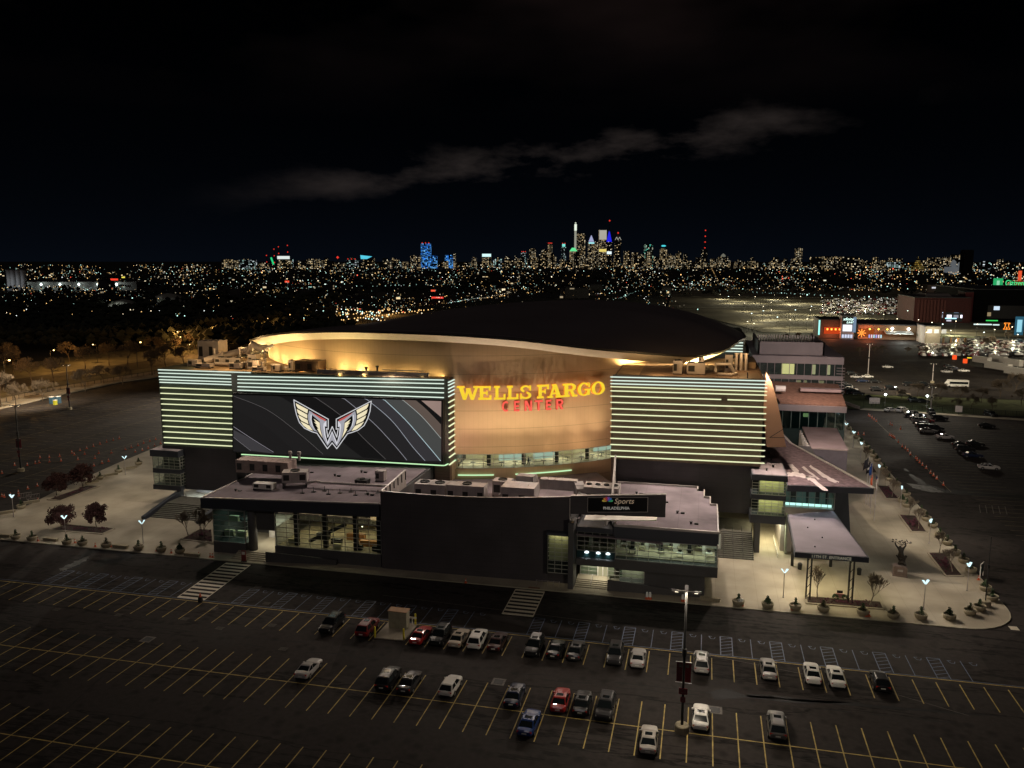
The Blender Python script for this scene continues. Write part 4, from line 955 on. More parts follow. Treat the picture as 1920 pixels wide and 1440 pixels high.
part(MB().hexa([(14.7, 141.5, .12), (15.0, 141.5, .12), (15.0, 150, .12), (14.7, 150, .12)], [(14.7, 141.5, 7), (15.0, 141.5, 7), (15.0, 150, 7), (14.7, 150, 7)]), 'entry_wall', mat('grey green wall', (.30, .33, .27), .7))
st = MB()
for i in range(14): st.box(3.2, 9.4, 137.0 + i * .55, 152, .12 + i * .01, .12 + .17 * (i + 1))
part(st, 'steps', MATS['dark stone steps'])
rl_ = MB()
for x in (4.4, 6.0, 7.6, 9.2): rl_.bar((x, 136.9, 1.1), (x, 144.6, 3.5), .06)
for x in (4.4, 6.0, 7.6, 9.2): [rl_.bar((x, 137 + k * 1.9, .15 + k * .55), (x, 137 + k * 1.9, 1.15 + k * .58), .05) for k in range(5)]
part(rl_, 'handrail', metald)
area((12.4, 146, 5.2), (12.4, 146, 0), 900, (1, .88, .52), 3, 8); area((13.6, 143, 5.2), (13.0, 142, 0), 200, (.8, 1, .8), 1, 3)
rl_ = MB()
for k in range(5): rl_.bar((13.3, 139 + k * 2, .12), (13.3, 139 + k * 2, 1.1), .05)
rl_.bar((13.3, 138, 1.1), (13.3, 148, 1.1), .06).bar((13.3, 138, .7), (13.3, 148, .7), .04)
part(rl_, 'handrail', whitem)

# --- east entrance: lower canopy, glass lobby, gravel-roofed wing
en = part(MB().prism([(13.9, 120.2), (24.0, 120.3), (22.3, 142.6), (14.5, 138.6)], 7.2, 7.98), 'entrance_canopy', navy)
MB().prism([(14.1, 120.5), (23.75, 120.6), (22.1, 142.4), (14.7, 138.6)], 7.98, 8.02).build('roof', mat('lilac canopy membrane', (.20, .175, .21), .8, var=.18, scale=.2, objco=False), en)
for x, y in ((16.3, 122.3), (22.2, 122.5)):
    c_ = MB()
    for dx in (-.28, .28):
        for dy in (-.28, .28): c_.bar((x + dx, y + dy, .12), (x + dx, y + dy, 7.2), .14)
    for k in range(5): c_.bar((x - .28, y - .28, .6 + k * 1.4), (x + .28, y - .28, 1.4 + k * 1.4), .07)
    c_.build('lattice_column', metald, en)
for x, y in ((15.4, 136), (21.5, 137)): MB().lathe([(.25, .12), (.25, 7.2)], (x, y, 0), 10).build('round_column', metald, en)
for k, (x, y) in enumerate(((16.5, 124), (19, 124), (21.5, 124), (16.5, 129), (19, 129), (21.3, 129), (17.5, 134), (20.5, 134))):
    MB().lathe([(.22, 0), (.2, .06)], (x, y, 7.12), 10).build('down_light', glow('canopy lamp', (1, .9, .6), 5), en)
for x, y, p in ((16.6, 123.5, 330), (21.3, 123.5, 330), (19, 130, 260)): area((x, y, 7.1), (x, y, 0), p, (1, .86, .50), 3, 3)
for k in range(4): MB().lathe([(.1, 0), (.1, .2)], (17 + (k % 2) * 1.6, 123 + k * 4.5, 8.02), 8).build('roof_vent', metald, en)
gl_ = part(MB().box(13.9, 22.8, 146.2, 146.4, 7.9, 12.4), 'lobby_glass_wall', mat('teal lobby wall', (.30, .42, .40), .5))
glazing(14.2, 22.4, 8.1, 11.9, 142.9, 8, 2, gl_, glassmat('clear pane', (.85, .95, .92), .04))
glazing_x(143.0, 150, 8.1, 11.9, 22.45, 4, 2, gl_, MATS['clear pane'])
MB().box(14.0, 22.4, 142.9, 155, .12, 8.0).build('lower_lobby_wall', metalg, gl_)
MB().box(14.6, 22.2, 144.0, 144.2, 8.1, 8.5).build('lit_rail', glow('teal lit rail', (.6, 1, .92), 1.3), gl_)
for x, w_ in ((15.6, .9), (18.1, .5), (19.6, .7), (21.3, .5)): MB().box(x, x + w_, 145.0, 145.2, 8.1, 11.6).build('poster_panel', metald, gl_)
for x in (16, 18.5, 21): area((x, 144.6, 12.2), (x, 144.4, 0), 130, (.68, 1, .92), 2, 1)
spot((17.2, 142.4, 11.9), (17.4, 138.5, 8), 260, (.85, .95, 1), 95, .6, .15); spot((20.6, 142.4, 11.9), (20.6, 139.3, 8), 420, (.85, .95, 1), 95, .6, .15); spot((23.2, 144, 11.9), (25.3, 138, 0), 900, (.85, .97, 1), 80, .8, .2)
GP = [(14.3, 138.9), (28.0, 140.3), (18.0, 172), (15.4, 196), (14.0, 196), (14.3, 160)]
gv = part(MB().prism(GP, 11.9, 12.9), 'gravel_roof_wing', navy)
MB().prism([(14.5, 139.2), (27.5, 140.6), (17.7, 172), (15.2, 195.8), (14.2, 195.8), (14.5, 160)], 12.9, 12.96).build('roof', gravel, gv)
MB().bar((28.0, 140.3, 12.98), (18.0, 172, 12.98), .5, .16).bar((18, 172, 12.98), (15.4, 196, 12.98), .5, .16).build('coping', metalg, gv)
rb_ = random.Random(3)
def patch(pts):
    o = []
    for a, b in zip(pts, pts[1:] + pts[:1]):
        for j in range(5): t = j / 5; o.append((a[0] + (b[0] - a[0]) * t + rb_.uniform(-.13, .13), a[1] + (b[1] - a[1]) * t + rb_.uniform(-.4, .4), 12.972))
    MB().poly(o).build('bare_patch', snow, gv)
def gpt(x, y): return tuple(G(1380 + x / 3.556, 780 + y / 3.556, 12.96)[:2])
patch([gpt(x, y) for x, y in ((345, 325), (372, 322), (420, 365), (410, 378), (385, 372))]); patch([gpt(x, y) for x, y in ((340, 380), (400, 372), (470, 395), (520, 420), (600, 480), (615, 500), (585, 500), (510, 440), (465, 415), (400, 400), (345, 400))])
patch([gpt(x, y) for x, y in ((435, 340), (450, 336), (560, 420), (548, 428))]); patch([gpt(x, y) for x, y in ((483, 332), (500, 328), (600, 395), (685, 440), (660, 446), (585, 410))])
patch([gpt(x, y) for x, y in ((455, 395), (520, 400), (530, 410), (470, 412))])
MB().box(14.6, 22.2, 147, 175, .12, 11.9).build('wing_wall', dwall2, gv)
tb = MB()      # low parapet box and walkway behind the wing
part(MB().hexa([(22.5, 150, .12), (27, 152, .12), (24, 172, .12), (20, 172, .12)], [(22.5, 150, 9.6), (26, 152, 9.6), (24, 172, 10.6), (20, 172, 10.6)]), 'back_of_house_wall', navy)

# canopy and sign lettering as solid type
def text_obj(body, size, loc, rot, mt, parent, name='lettering', ext=.03, shear=0, bold=0, align='CENTER', sx_=1):
    c_ = bpy.data.curves.new(name, 'FONT'); c_.body = body; c_.size = size; c_.extrude = ext; c_.align_x = align; c_.align_y = 'CENTER'; c_.shear = shear; c_.offset = bold; c_.resolution_u = 4
    t_ = bpy.data.objects.new(name + '_src', c_); COL.objects.link(t_)
    bpy.context.view_layer.update()
    me = bpy.data.meshes.new_from_object(t_.evaluated_get(bpy.context.evaluated_depsgraph_get())); bpy.data.objects.remove(t_); bpy.data.curves.remove(c_)
    mw = Matrix.LocRotScale(Vector(loc), rot, Vector((sx_, 1, 1))); me.transform(mw); me.materials.clear(); me.materials.append(mt)
    o = bpy.data.objects.new(name, me); COL.objects.link(o)
    if parent is not None: attach(o, parent)
    return o
from mathutils import Euler
text_obj('11TH ST. ENTRANCE', .62, (18.9, 120.18, 7.58), Euler((R(90), 0, R(.6))), glow('pale letters', (.75, .70, .52), .22), en, sx_=.95, bold=.008)
sgr = Euler((R(90), 0, math.atan2(-1.95, 14.4)))
def onwing(x, z): t = (x + 19.1) / 14.4; return (x, 119.95 - 1.95 * t - .12, z)
p0, p1 = onwing(-16.4, 12.45), onwing(-7.3, 13.35)
sb = MB().hexa([(p0[0], p0[1], 12.05), (p1[0], p1[1], 13.1), (p1[0], p1[1] + .1, 13.1), (p0[0], p0[1] + .1, 12.05)], [(p0[0], p0[1], 14.35), (p1[0], p1[1], 15.35), (p1[0], p1[1] + .1, 15.35), (p0[0], p0[1] + .1, 14.35)]).build('sign_board', mat('black sign face', (.006, .006, .007), .4), fa)
m = MB()
for a, b in (((-16.4, 12.05), (-7.3, 13.1)), ((-7.3, 13.1), (-7.3, 15.35)), ((-7.3, 15.35), (-16.4, 14.35)), ((-16.4, 14.35), (-16.4, 12.05))): m.bar(onwing(*a), onwing(*b), .08)
m.build('sign_frame', metalg, sb)
slr = Matrix.Rotation(R(-6.3), 4, 'Y').to_euler()
gold = glow('dim gold letters', (.50, .36, .24), .42)
sgm = (Matrix.Rotation(math.atan2(-1.95, 14.4), 4, 'Z') @ Matrix.Rotation(R(-6.3), 4, 'Y') @ Matrix.Rotation(R(90), 4, 'X')).to_quaternion()
a_ = onwing(-10.9, 14.35); text_obj('Sports', 1.15, (a_[0], a_[1] - .03, a_[2]), sgm, gold, sb, shear=.35, ext=.015, sx_=1.0)
a_ = onwing(-12.0, 13.1); text_obj('PHILADELPHIA', .62, (a_[0], a_[1] - .03, a_[2] + .05), sgm, glow('dim white letters', (.50, .46, .40), .40), sb, bold=.01, ext=.015, sx_=1.0)
for k, (an, cc) in enumerate(((165, (.45, .32, .06)), (135, (.5, .18, .04)), (105, (.45, .05, .08)), (75, (.20, .10, .40)), (45, (.05, .16, .45)), (15, (.06, .35, .14)))):
    o_ = Vector(onwing(-13.35, 14.0)); pts = []
    ux = Vector((math.cos(math.atan2(-1.95, 14.4)) , math.sin(math.atan2(-1.95, 14.4)), .10)).normalized()
    for j, (dd, rr_) in enumerate(((0, .1), (-14, .65), (-9, .82), (0, .9), (9, .82), (14, .65))):
        an2 = R(an + dd); pts.append(o_ + ux * (rr_ * math.cos(an2)) + Vector((0, -.04 - .002 * k, rr_ * math.sin(an2) * .95)))
    MB().poly(pts).build('emblem_feather', glow('feather %d' % k, cc, .42), sb)

# ================================================================== ROOFTOP EQUIPMENT
def runit(x, y, z, w, d, h, label, fans=2, a=0, mt=None, name='rooftop_unit', legs=0, grp='rooftop units on the arena roofs'):
    t = thing(name, label, 'air handler', (x, y, z), a, grp); mt = mt or metalg
    def P(mb, n, m_): o = mb.build(n, m_); attach(o, t, True); return o
    b0 = .25 + legs
    c_ = MB().box(-w / 2, w / 2, -d / 2, d / 2, b0, h + legs); n = max(2, int(w / 1.2))
    P(c_, 'casing', mt)
    for i in range(n + 1): xx = -w / 2 + w * i / n; P(MB().box(xx - .04, xx + .04, -d / 2 - .05, d / 2 + .05, b0, h + legs + .05), 'rib', mt)
    for i in range(0, n, 2): xx = -w / 2 + w * (i + .5) / n; P(MB().box(xx - w / n * .36, xx + w / n * .36, -d / 2 - .03, -d / 2 + .02, b0 + h * .2, b0 + h * .68), 'grille', metald)
    P(MB().box(-w / 2, -w / 2 + .2, -d / 2, d / 2, 0, b0).box(w / 2 - .2, w / 2, -d / 2, d / 2, 0, b0), 'base_frame', metald)
    for i in range(fans):
        xx = -w / 2 + w * (i + .5) / max(1, fans); rr = min(w / fans, d) * .32
        P(MB().lathe([(rr, 0), (rr, .18), (rr * .9, .18), (rr * .86, .05)], (xx, 0, h + legs), 14), 'fan', metald)
    return t
def duct(pts, w, h, label, name='duct', mt=None, rnd_=False, grp='ducts on the arena roofs'):
    m = MB(); pts = [Vector(p) for p in pts]
    if rnd_: m.tube(pts, w / 2, 12)
    else:
        for a, b in zip(pts, pts[1:]): m.bar(a, b, w, h)
    for a, b in zip(pts, pts[1:]):
        L_ = (b - a).length; n = int(L_ / 1.5)
        for i in range(1, n + 1):
            p = a.lerp(b, i / (n + 1)); dd = (b - a).normalized() * .05
            if rnd_: m.tube([p - dd, p + dd], w / 2 + .06, 12)
            else: m.bar(p - dd, p + dd, w + .12, h + .12)
    o = m.build(name, mt or metalg); return tag(o, label, 'duct', grp)
# front annex roof
Z8 = 8.2
runit(-45.2, 131, Z8, 5.5, 3.2, 3.6, 'low pale rooftop unit with two fans behind the left end of the big dark wall')
runit(-38.6, 130, Z8, 6.5, 2.6, 4.0, 'long pale rooftop unit with a round fan left of the curved duct box', 1)
runit(-29.2, 129.5, Z8, 5.6, 4.0, 4.6, 'boxy beige rooftop unit in the middle of the front annex roof', 0)
duct([(-29, 137.5, 9.0), (-29, 135.0, 12.6), (-29, 132, 12.9)], 3.0, 1.4, 'wide ribbed metal duct rising behind the boxy beige unit')
duct([(-27.0, 136, 11.5), (-20.5, 136, 11.5), (-19.7, 134.5, 10.6)], 1.6, 1.8, 'long boxed duct running right from the ribbed duct')
runit(-15.9, 133.5, Z8, 5.8, 3.6, 4.3, 'large grey rooftop unit with four fans at the right end of the annex roof', 4)
duct([(-19.8, 129.5, 8.6), (-18.6, 131.5, 11.2)], 1.3, 1.2, 'slanted metal duct climbing toward the four-fan unit')
duct([(-24.2, 131, 9.6), (-21.4, 131.5, 9.6), (-20.6, 129, 9.0)], 1.1, 1.2, 'bent metal duct right of the boxy beige unit')
duct([(-19.2, 139.5, 10.6), (-17.2, 139.5, 10.6)], 1.5, 1.5, 'short round duct beside the four-fan unit', rnd_=True)
duct([(-33.5, 133, 9.3), (-31.6, 133, 10.8)], 1.1, 1.1, 'small sloping duct left of the boxy beige unit')
runit(-34.3, 138, Z8, 3.2, 2.6, 2.9, 'small grey rooftop unit near the tan wall', 1)
for k, (x, y, z) in enumerate(((-8.5, 126, 10.04), (-3.2, 128.5, 10.04), (-6.0, 134, 10.04), (-10.5, 138, 10.04), (-1.0, 123.5, 10.04), (-66, 136, 10.3), (-62, 139, 10.45), (-72.5, 138, 10.05), (-79.5, 124.5, 9.75), (-54.5, 124.5, 10.72))):
    tag(MB().lathe([(.16, 0), (.16, .3), (.26, .32), (.26, .42)], (x, y, z), 8).box(x + .5, x + 1.1, y - .2, y + .2, z, z + .22).build('roof_vent', metald), 'small dark roof vent, %s of those dotted over the front pavilion roofs' % nth(k + 1), 'roof vent', 'small roof vents on the front pavilions')
# west pavilion roof
runit(-78.0, 132.5, 9.85, 10.5, 3.2, 2.6, 'long brown ribbed air handler raised on legs over the west pavilion', 0, legs=1.2, mt=mat('brown metal casing', (.32, .24, .22), .6, .2))
runit(-70.0, 128.5, 10.1, 4.2, 2.6, 2.1, 'pale unit with a hooded fan beside the long brown air handler', 1, a=R(20), legs=.8)
runit(-74.8, 126.2, 9.9, 3.6, 1.6, 1.2, 'low white ribbed unit under the long brown air handler', 0, mt=whitem)
for k, (x, lb) in enumerate(((-73.6, 'left one of the two short flue pipes on the brown air handler'), (-71.8, 'right one of the two short flue pipes on the brown air handler'))):
    tag(MB().lathe([(.25, 0), (.25, 1.3), (.36, 1.3), (.36, 1.65), (.1, 1.75)], (x, 133.5, 13.55), 10).build('flue_pipe', metalg), lb, 'flue pipe', 'flue pipes on the brown air handler')
duct([(-68, 128, 11.0), (-66, 128.6, 11.3), (-64.6, 128.0, 11.3), (-51, 127.6, 11.6)], .45, .45, 'long thin pipe on stands crossing the west pavilion roof', 'roof_pipe', rnd_=True)
for k in range(10):
    x = -66.5 + k * 1.65; y = 124.2 + (k % 3) * .9
    tag(MB().box(x - .04, x + .04, y, y + .08, 10.3, 11.3).box(x - .35, x + .35, y - .15, y + .25, 10.3 + (x + 67) * .03, 10.42 + (x + 67) * .03).build('pipe_stand', metald), '%s pipe stand from the left on the west pavilion roof' % nth(k + 1), 'pipe stand', 'pipe stands on the west pavilion roof')
runit(-58.5, 131.5, 10.45, 2.2, 1.6, .9, 'little dark unit in the middle of the west pavilion roof', 1, mt=metald)
runit(-56.0, 134.0, 10.5, 1.6, 1.4, 2.0, 'narrow upright unit with a bent hood near the screen', 0)
# left block roof: orange lit clutter
runit(-106.0, 160.0, 27.9, 5.0, 3.5, 4.6, 'tall pale penthouse unit at the far left of the roof', 0)
duct([(-103.0, 152, 28.9), (-97.0, 158, 30.6), (-92.5, 160, 31.2)], 1.5, 1.5, 'fat round duct climbing toward the left tip of the dome', rnd_=True)
duct([(-95.5, 157, 30.2), (-93.8, 156.2, 32.2), (-92.0, 157.0, 31.0)], 1.7, 1.7, 'looping round duct near the left tip of the dome', rnd_=True)
runit(-97.5, 153.0, 27.9, 6.0, 1.8, 1.8, 'long low unit in front of the looping ducts', 3)
runit(-89.3, 149.5, 27.9, 2.6, 2.2, 1.9, 'square unit left of the dark penthouse', 1)
runit(-93.3, 149.0, 27.9, 2.4, 2.0, 1.3, 'small squat unit at the step of the light strips', 1)
runit(-76.6, 148.6, 27.9, 5.0, 3.4, 2.3, 'dark brown penthouse unit standing before the glowing bowl', 0, mt=mat('dark brown casing', (.13, .08, .055), .6))
duct([(-73.6, 145.45, 28.5), (-60, 145.45, 28.5), (-50.6, 145.45, 28.5)], .5, .8, 'long low duct along the roof edge above the screen')
duct([(-60, 145.4, 29.2), (-51.5, 145.4, 29.2)], .2, .2, 'thin pipe above the long low duct', 'roof_pipe', rnd_=True)
for k, (x, h_) in enumerate(((-63.8, 1.3), (-61.5, 1.6), (-99.8, 2.6), (-86.2, 1.6), (-84.0, 1.2), (-101.6, 3.2), (-95.6, 3.6))):
    tag(MB().lathe([(.22, 0), (.22, h_), (.34, h_), (.34, h_ + .3)], (x, 146.6 if x > -95 else 154, 27.9), 8).build('vent_pipe', metald if k < 2 else metalg), '%s vent pipe from the left on the left block roof' % nth(1 + sorted((-63.8, -61.5, -99.8, -86.2, -84.0, -101.6, -95.6)).index(x)), 'vent pipe', 'vent pipes on the left block roof')
for k, (x, y, w, d, h, lb) in enumerate(((-104.2, 150.5, 2.2, 1.6, 1.4, 'small box unit at the far left edge of the lit roof'), (-100.6, 148.6, 3.4, 1.4, 1.0, 'low flat unit near the roof edge at far left'), (-91.0, 151.8, 1.8, 1.8, 2.8, 'upright box unit below the left tip of the dome'), (-87.0, 146.8, 2.6, 1.2, .9, 'low flat unit right of the strip step'), (-83.2, 147.2, 2.0, 1.4, 1.5, 'boxy little unit left of the dark brown penthouse'), (-80.6, 148.4, 1.0, 1.0, 2.2, 'narrow stack box touching the dark brown penthouse'))):
    runit(x, y, 27.9, w, d, h, lb, k % 2)
duct([(-99.5, 151, 28.6), (-94.0, 150.6, 28.6), (-90.0, 152.5, 29.4)], .7, .7, 'thin round duct winding between the small roof units', rnd_=True)
duct([(-90.4, 155, 28.4), (-90.4, 155, 31.6), (-88.8, 156, 32.2)], .8, .8, 'standing elbow duct right of the looping ducts', rnd_=True)
duct([(-86.5, 150.8, 28.3), (-79.5, 149.8, 28.3)], .6, .6, 'straight low duct leading to the dark brown penthouse', rnd_=True)
# right block roof
runit(-4.6, 152.0, 29.2, 1.6, 1.6, 2.6, 'squat round-shouldered fan unit at the left of the right block roof', 1)
runit(-1.3, 152.6, 29.2, 3.2, 2.0, 2.2, 'twin box unit in the middle of the right block roof', 2)
runit(-.4, 152.6, 31.4, .9, .9, 1.0, 'little stack box on top of the twin box unit', 1)
duct([(2.2, 153, 29.8), (2.2, 153, 31.2), (4.6, 153.4, 31.2), (5.6, 153.4, 29.6)], .7, .7, 'arched round duct on the right block roof', rnd_=True)
duct([(2.6, 151, 29.6), (5.0, 150.6, 29.6), (5.9, 152, 29.6)], .6, .6, 'low bent pipe in front of the arched duct', 'roof_pipe', rnd_=True)
runit(4.6, 156.5, 29.2, 1.3, 1.3, 3.4, 'tall slim unit behind the arched duct', 0)
for k in range(3): tag(MB().lathe([(.3, 0), (.3, 3.2), (.42, 3.2), (.42, 3.5)], (6.0 + k * .9, 159, 29.2), 10).build('exhaust_stack', metalg), '%s exhaust stack from the left in the row of three' % nth(k + 1), 'exhaust stack', 'exhaust stacks on the right block roof')
tag(MB().box(6.6, 9.8, 162, 172, 29.2, 30.6).build('roof_hatch_box', MATS['dusty roof deck']), 'long tan hatch box near the right edge of the right block roof', 'roof box')
tag(MB().lathe([(.12, 0), (.12, 1.3)], (7.6, 148, 29.2), 8).build('vent_pipe', metalg), 'lone thin vent pipe at the front of the right block roof', 'vent pipe')
for k in range(5):
    x = (-96, -58, -28, 0, 9)[k]
    t = MB().box(x - .5, x + .5, 144.9, 145.3, 27.9 if x < -40 else 29.3, 28.0 if x < -40 else 29.4).build('flood_lamp', metald)  # casings added to go with the roof-edge spots
    if k == 2: bpy.data.objects.remove(t); continue
    tag(t, ('added flood lamp on the roof edge left of the video screen', 'added flood lamp on the roof edge above the video screen', '', 'added flood lamp at the middle of the right block roof edge', 'added flood lamp at the right corner of the right block roof edge')[k], 'flood lamp', 'added flood lamps on the roof edge')

# ================================================================== ANNEX AND OFFICE TO THE RIGHT
an = thing('annex_building', 'low pale-roofed annex with white ribbed side between arena and plaza', 'annex', (26, 184, 0))
MB().hexa([(22.3, 174, .12), (29.2, 173.6, .12), (30.2, 196, .12), (22.9, 196, .12)], [(22.3, 174, 11.6), (29.2, 173.6, 11.6), (30.2, 196, 11.6), (22.9, 196, 11.6)]).build('wall', mat('mauve grey wall', (.115, .10, .125), .7, var=.08), an)
MB().prism([(22.2, 173.9), (29.3, 173.5), (30.3, 196.1), (22.8, 196.1)], 11.6, 11.85).build('roof', mat('rosy roof membrane', (.36, .28, .28), .8, var=.2, scale=.2, objco=False), an)
for k in range(8): MB().box(21.9, 22.28, 174.3 + k * 2.6, 175.3 + k * 2.6, 5, 11.5).build('rib', whitem, an)
of = thing('office_building', 'grey stepped office block with ribbon windows behind the arena', 'office building', (24, 235, 0))
OY = 225
ox0, ox1 = 12.6, 35.6
def OZ(v, u=1582): return AY(u, v, OY).z
z_top, z_a, z_b, z_c, z_d = OZ(670), OZ(684), OZ(706), OZ(714), OZ(731)
MB().box(ox0, ox1, OY, OY + 42, z_a, z_top).build('parapet_band', office, of)
MB().box(ox0 + .4, ox1 - .4, OY + .5, OY + 41.5, z_top - .9, z_top - .8).build('roof', mat('grey roof', (.20, .17, .19), .8, var=.2, scale=.2), of)
MB().box(ox0 + .3, ox1 - .2, OY + .6, OY + 42, 0, z_a).build('core', mat('office core', (.05, .055, .06), .6), of)
MB().box(ox0, ox1, OY, OY + 42, z_c, z_b).build('spandrel_band', office, of)
MB().box(ox0, ox1 + .02, OY, OY + 42, z_d - .6, z_d).build('spandrel_band', office, of)
for z0, z1, nm, dens in ((z_b, z_a, 'upper', .3), (z_d, z_c, 'lower', .1)):
    w = MB().poly([(ox0 + .1, OY + .15, z0), (ox1 - .1, OY + .15, z0), (ox1 - .1, OY + .15, z1), (ox0 + .1, OY + .15, z1)]).build('window', glass, of)
    m = MB()
    for k in range(13): x = ox0 + .2 + (ox1 - ox0 - .5) * k / 12; m.box(x - .07, x + .07, OY + .05, OY + .14, z0, z1)
    m.build('frame', office, w)
    rr_ = random.Random(int(z0))
    for k in range(12):
        if rr_.random() < (.55 if nm == 'upper' else .3):
            x = ox0 + .3 + (ox1 - ox0 - .6) * k / 12
            MB().box(x, x + .4 + rr_.random() * 1.2, OY + .3, OY + .35, z0 + .3, z1 - .2).build('lit_room', glow('office room ' + nm, (1, .84, .48), .5 if nm == 'upper' else .22), w)
MB().box(20.2, 23.4, OY + .22, OY + .28, z_b + .2, z_a - .15).build('lit_room', glow('bright office room', (1, .82, .36), .95), of)
MB().box(14.2, 31.0, OY + 3, OY + 3.4, z_top - 1, AY(1500, 641, OY + 4).z).box(14.2, 14.6, OY + 3, OY + 30, z_top - 1, AY(1500, 641, OY + 4).z).box(30.6, 31, OY + 3, OY + 30, z_top - 1, AY(1500, 641, OY + 4).z).build('plant_screen', office, of)
m = MB()
for k in range(22): m.box(15 + k * .72, 15.35 + k * .72, OY + 20, OY + 20.3, z_top, AY(1500, 641, OY + 4).z + .4)
m.build('louvre', metalg, of)
m = MB()                                          # slatted sun shades at the right corner
for k in range(22): z = z_a - 1 - k * .75; m.box(ox1 - 1.7, ox1 + .35, OY - .15, OY + .02, z, z + .16)
m.build('sun_shade', office, of)
bq = MB().hexa([(18.5, 206, 15.4), (33.6, 205.5, 15.2), (34.5, OY - .1, 17.6), (16.0, OY - .1, 17.8)], [(18.5, 206, 15.8), (33.6, 205.5, 15.6), (34.5, OY - .1, 18.0), (16.0, OY - .1, 18.2)]).build('lower_roof', brick, of)
MB().box(16.4, 33.7, 205.0, 205.6, 13.9, 15.35).build('fascia', office, of)
MB().box(17.0, 33.6, 206.0, 224, 0, 13.9).build('lower_wall', mat('dark teal wall', (.03, .055, .055), .4), of)
gl_ = MB().poly([(17.2, 205.8, 9.5), (33.4, 205.8, 9.5), (33.4, 205.8, 13.8), (17.2, 205.8, 13.8)]).build('window', glassd, of)
m = MB()
for k in range(9): x = 17.2 + 16.2 * k / 8; m.box(x - .08, x + .08, 205.66, 205.78, 9.5, 13.85)
m.build('frame', mat('teal frame', (.10, .16, .15), .5), gl_)
MB().box(24, 25.2, 205.82, 205.88, 12.4, 13.3).build('lit_room', glow('yellow green room', (.9, 1, .4), .5), of)
MB().tube([(17.8, 212, 18.2), (20.2, 212, 18.2)], .8, 10).build('duct', whitem, of)
MB().box(24.0, 33.6, 214, 216.5, 17.4, 18.1).build('roof_curb', MATS['rosy roof membrane'], of)
spot((28, 200, 26), (28, 214, 16), 5200, (1, .66, .48), 110, .9, .5)
spot((26, 190, 30), (24, OY, 24), 14000, (1, .84, .78), 100, .9, 1)
spot((24, 170, 26), (26, 185, 11), 5200, (1, .78, .74), 120, .9, .5)

# ================================================================== CARS
PAINT = {}
def paint(nm, col, metal=.3): return mat('car paint ' + nm, col, .35, 0, var=.06, coat=.35, spec=.2)
tire = mat('tyre rubber', (.015, .015, .015), .8); rimm = mat('alloy rim', (.30, .30, .30), .35, .8)
carglass = mat('dark car glass', (.012, .016, .018), .08, var=.05, spec=.8); headl = mat('headlamp lens', (.55, .56, .55), .15, var=.05); taill = mat('tail lamp lens', (.30, .02, .015), .25, var=.05, emit=(1, .05, .02), es=.04)
plate = mat('number plate', (.6, .6, .55), .5); trim = mat('black plastic trim', (.02, .02, .02), .5)
# side profiles: stations (y, z_low, z_belt, half width); greenhouse (y base front, y top front, y top rear, y base rear, z roof)
KIND = {
 'sedan': dict(L=4.75, st=[(-2.36, .42, .62, .62), (-2.28, .32, .80, .78), (-1.9, .24, .88, .88), (-1.2, .22, .94, .915), (0, .20, .95, .92), (1.1, .22, .98, .915), (1.9, .26, 1.0, .88), (2.28, .36, .98, .80), (2.38, .48, .84, .70)], gh=(-1.10, -.30, 1.02, 1.78, 1.44), w=.90),
 'coupe': dict(L=4.6, st=[(-2.28, .40, .58, .60), (-2.2, .30, .74, .78), (-1.8, .22, .82, .89), (-1.1, .20, .88, .92), (0, .18, .92, .92), (1.1, .20, 1.0, .93), (1.8, .26, 1.04, .90), (2.2, .36, 1.02, .80), (2.3, .48, .86, .68)], gh=(-.90, -.05, .75, 1.86, 1.36), w=.86),
 'hatchback': dict(L=4.2, st=[(-2.1, .42, .66, .64), (-2.02, .32, .84, .80), (-1.6, .24, .94, .88), (-1.0, .22, 1.0, .90), (0, .20, 1.02, .90), (1.1, .22, 1.04, .89), (1.75, .28, 1.04, .86), (2.02, .38, 1.0, .80), (2.1, .5, .86, .70)], gh=(-1.05, -.35, 1.45, 1.98, 1.52), w=.88),
 'suv': dict(L=4.8, st=[(-2.4, .50, .78, .66), (-2.32, .38, .98, .84), (-1.9, .30, 1.06, .93), (-1.2, .28, 1.12, .955), (0, .27, 1.14, .96), (1.2, .28, 1.16, .955), (2.0, .32, 1.16, .93), (2.33, .42, 1.12, .86), (2.42, .55, .95, .74)], gh=(-1.15, -.45, 1.85, 2.30, 1.76), w=.92),
}
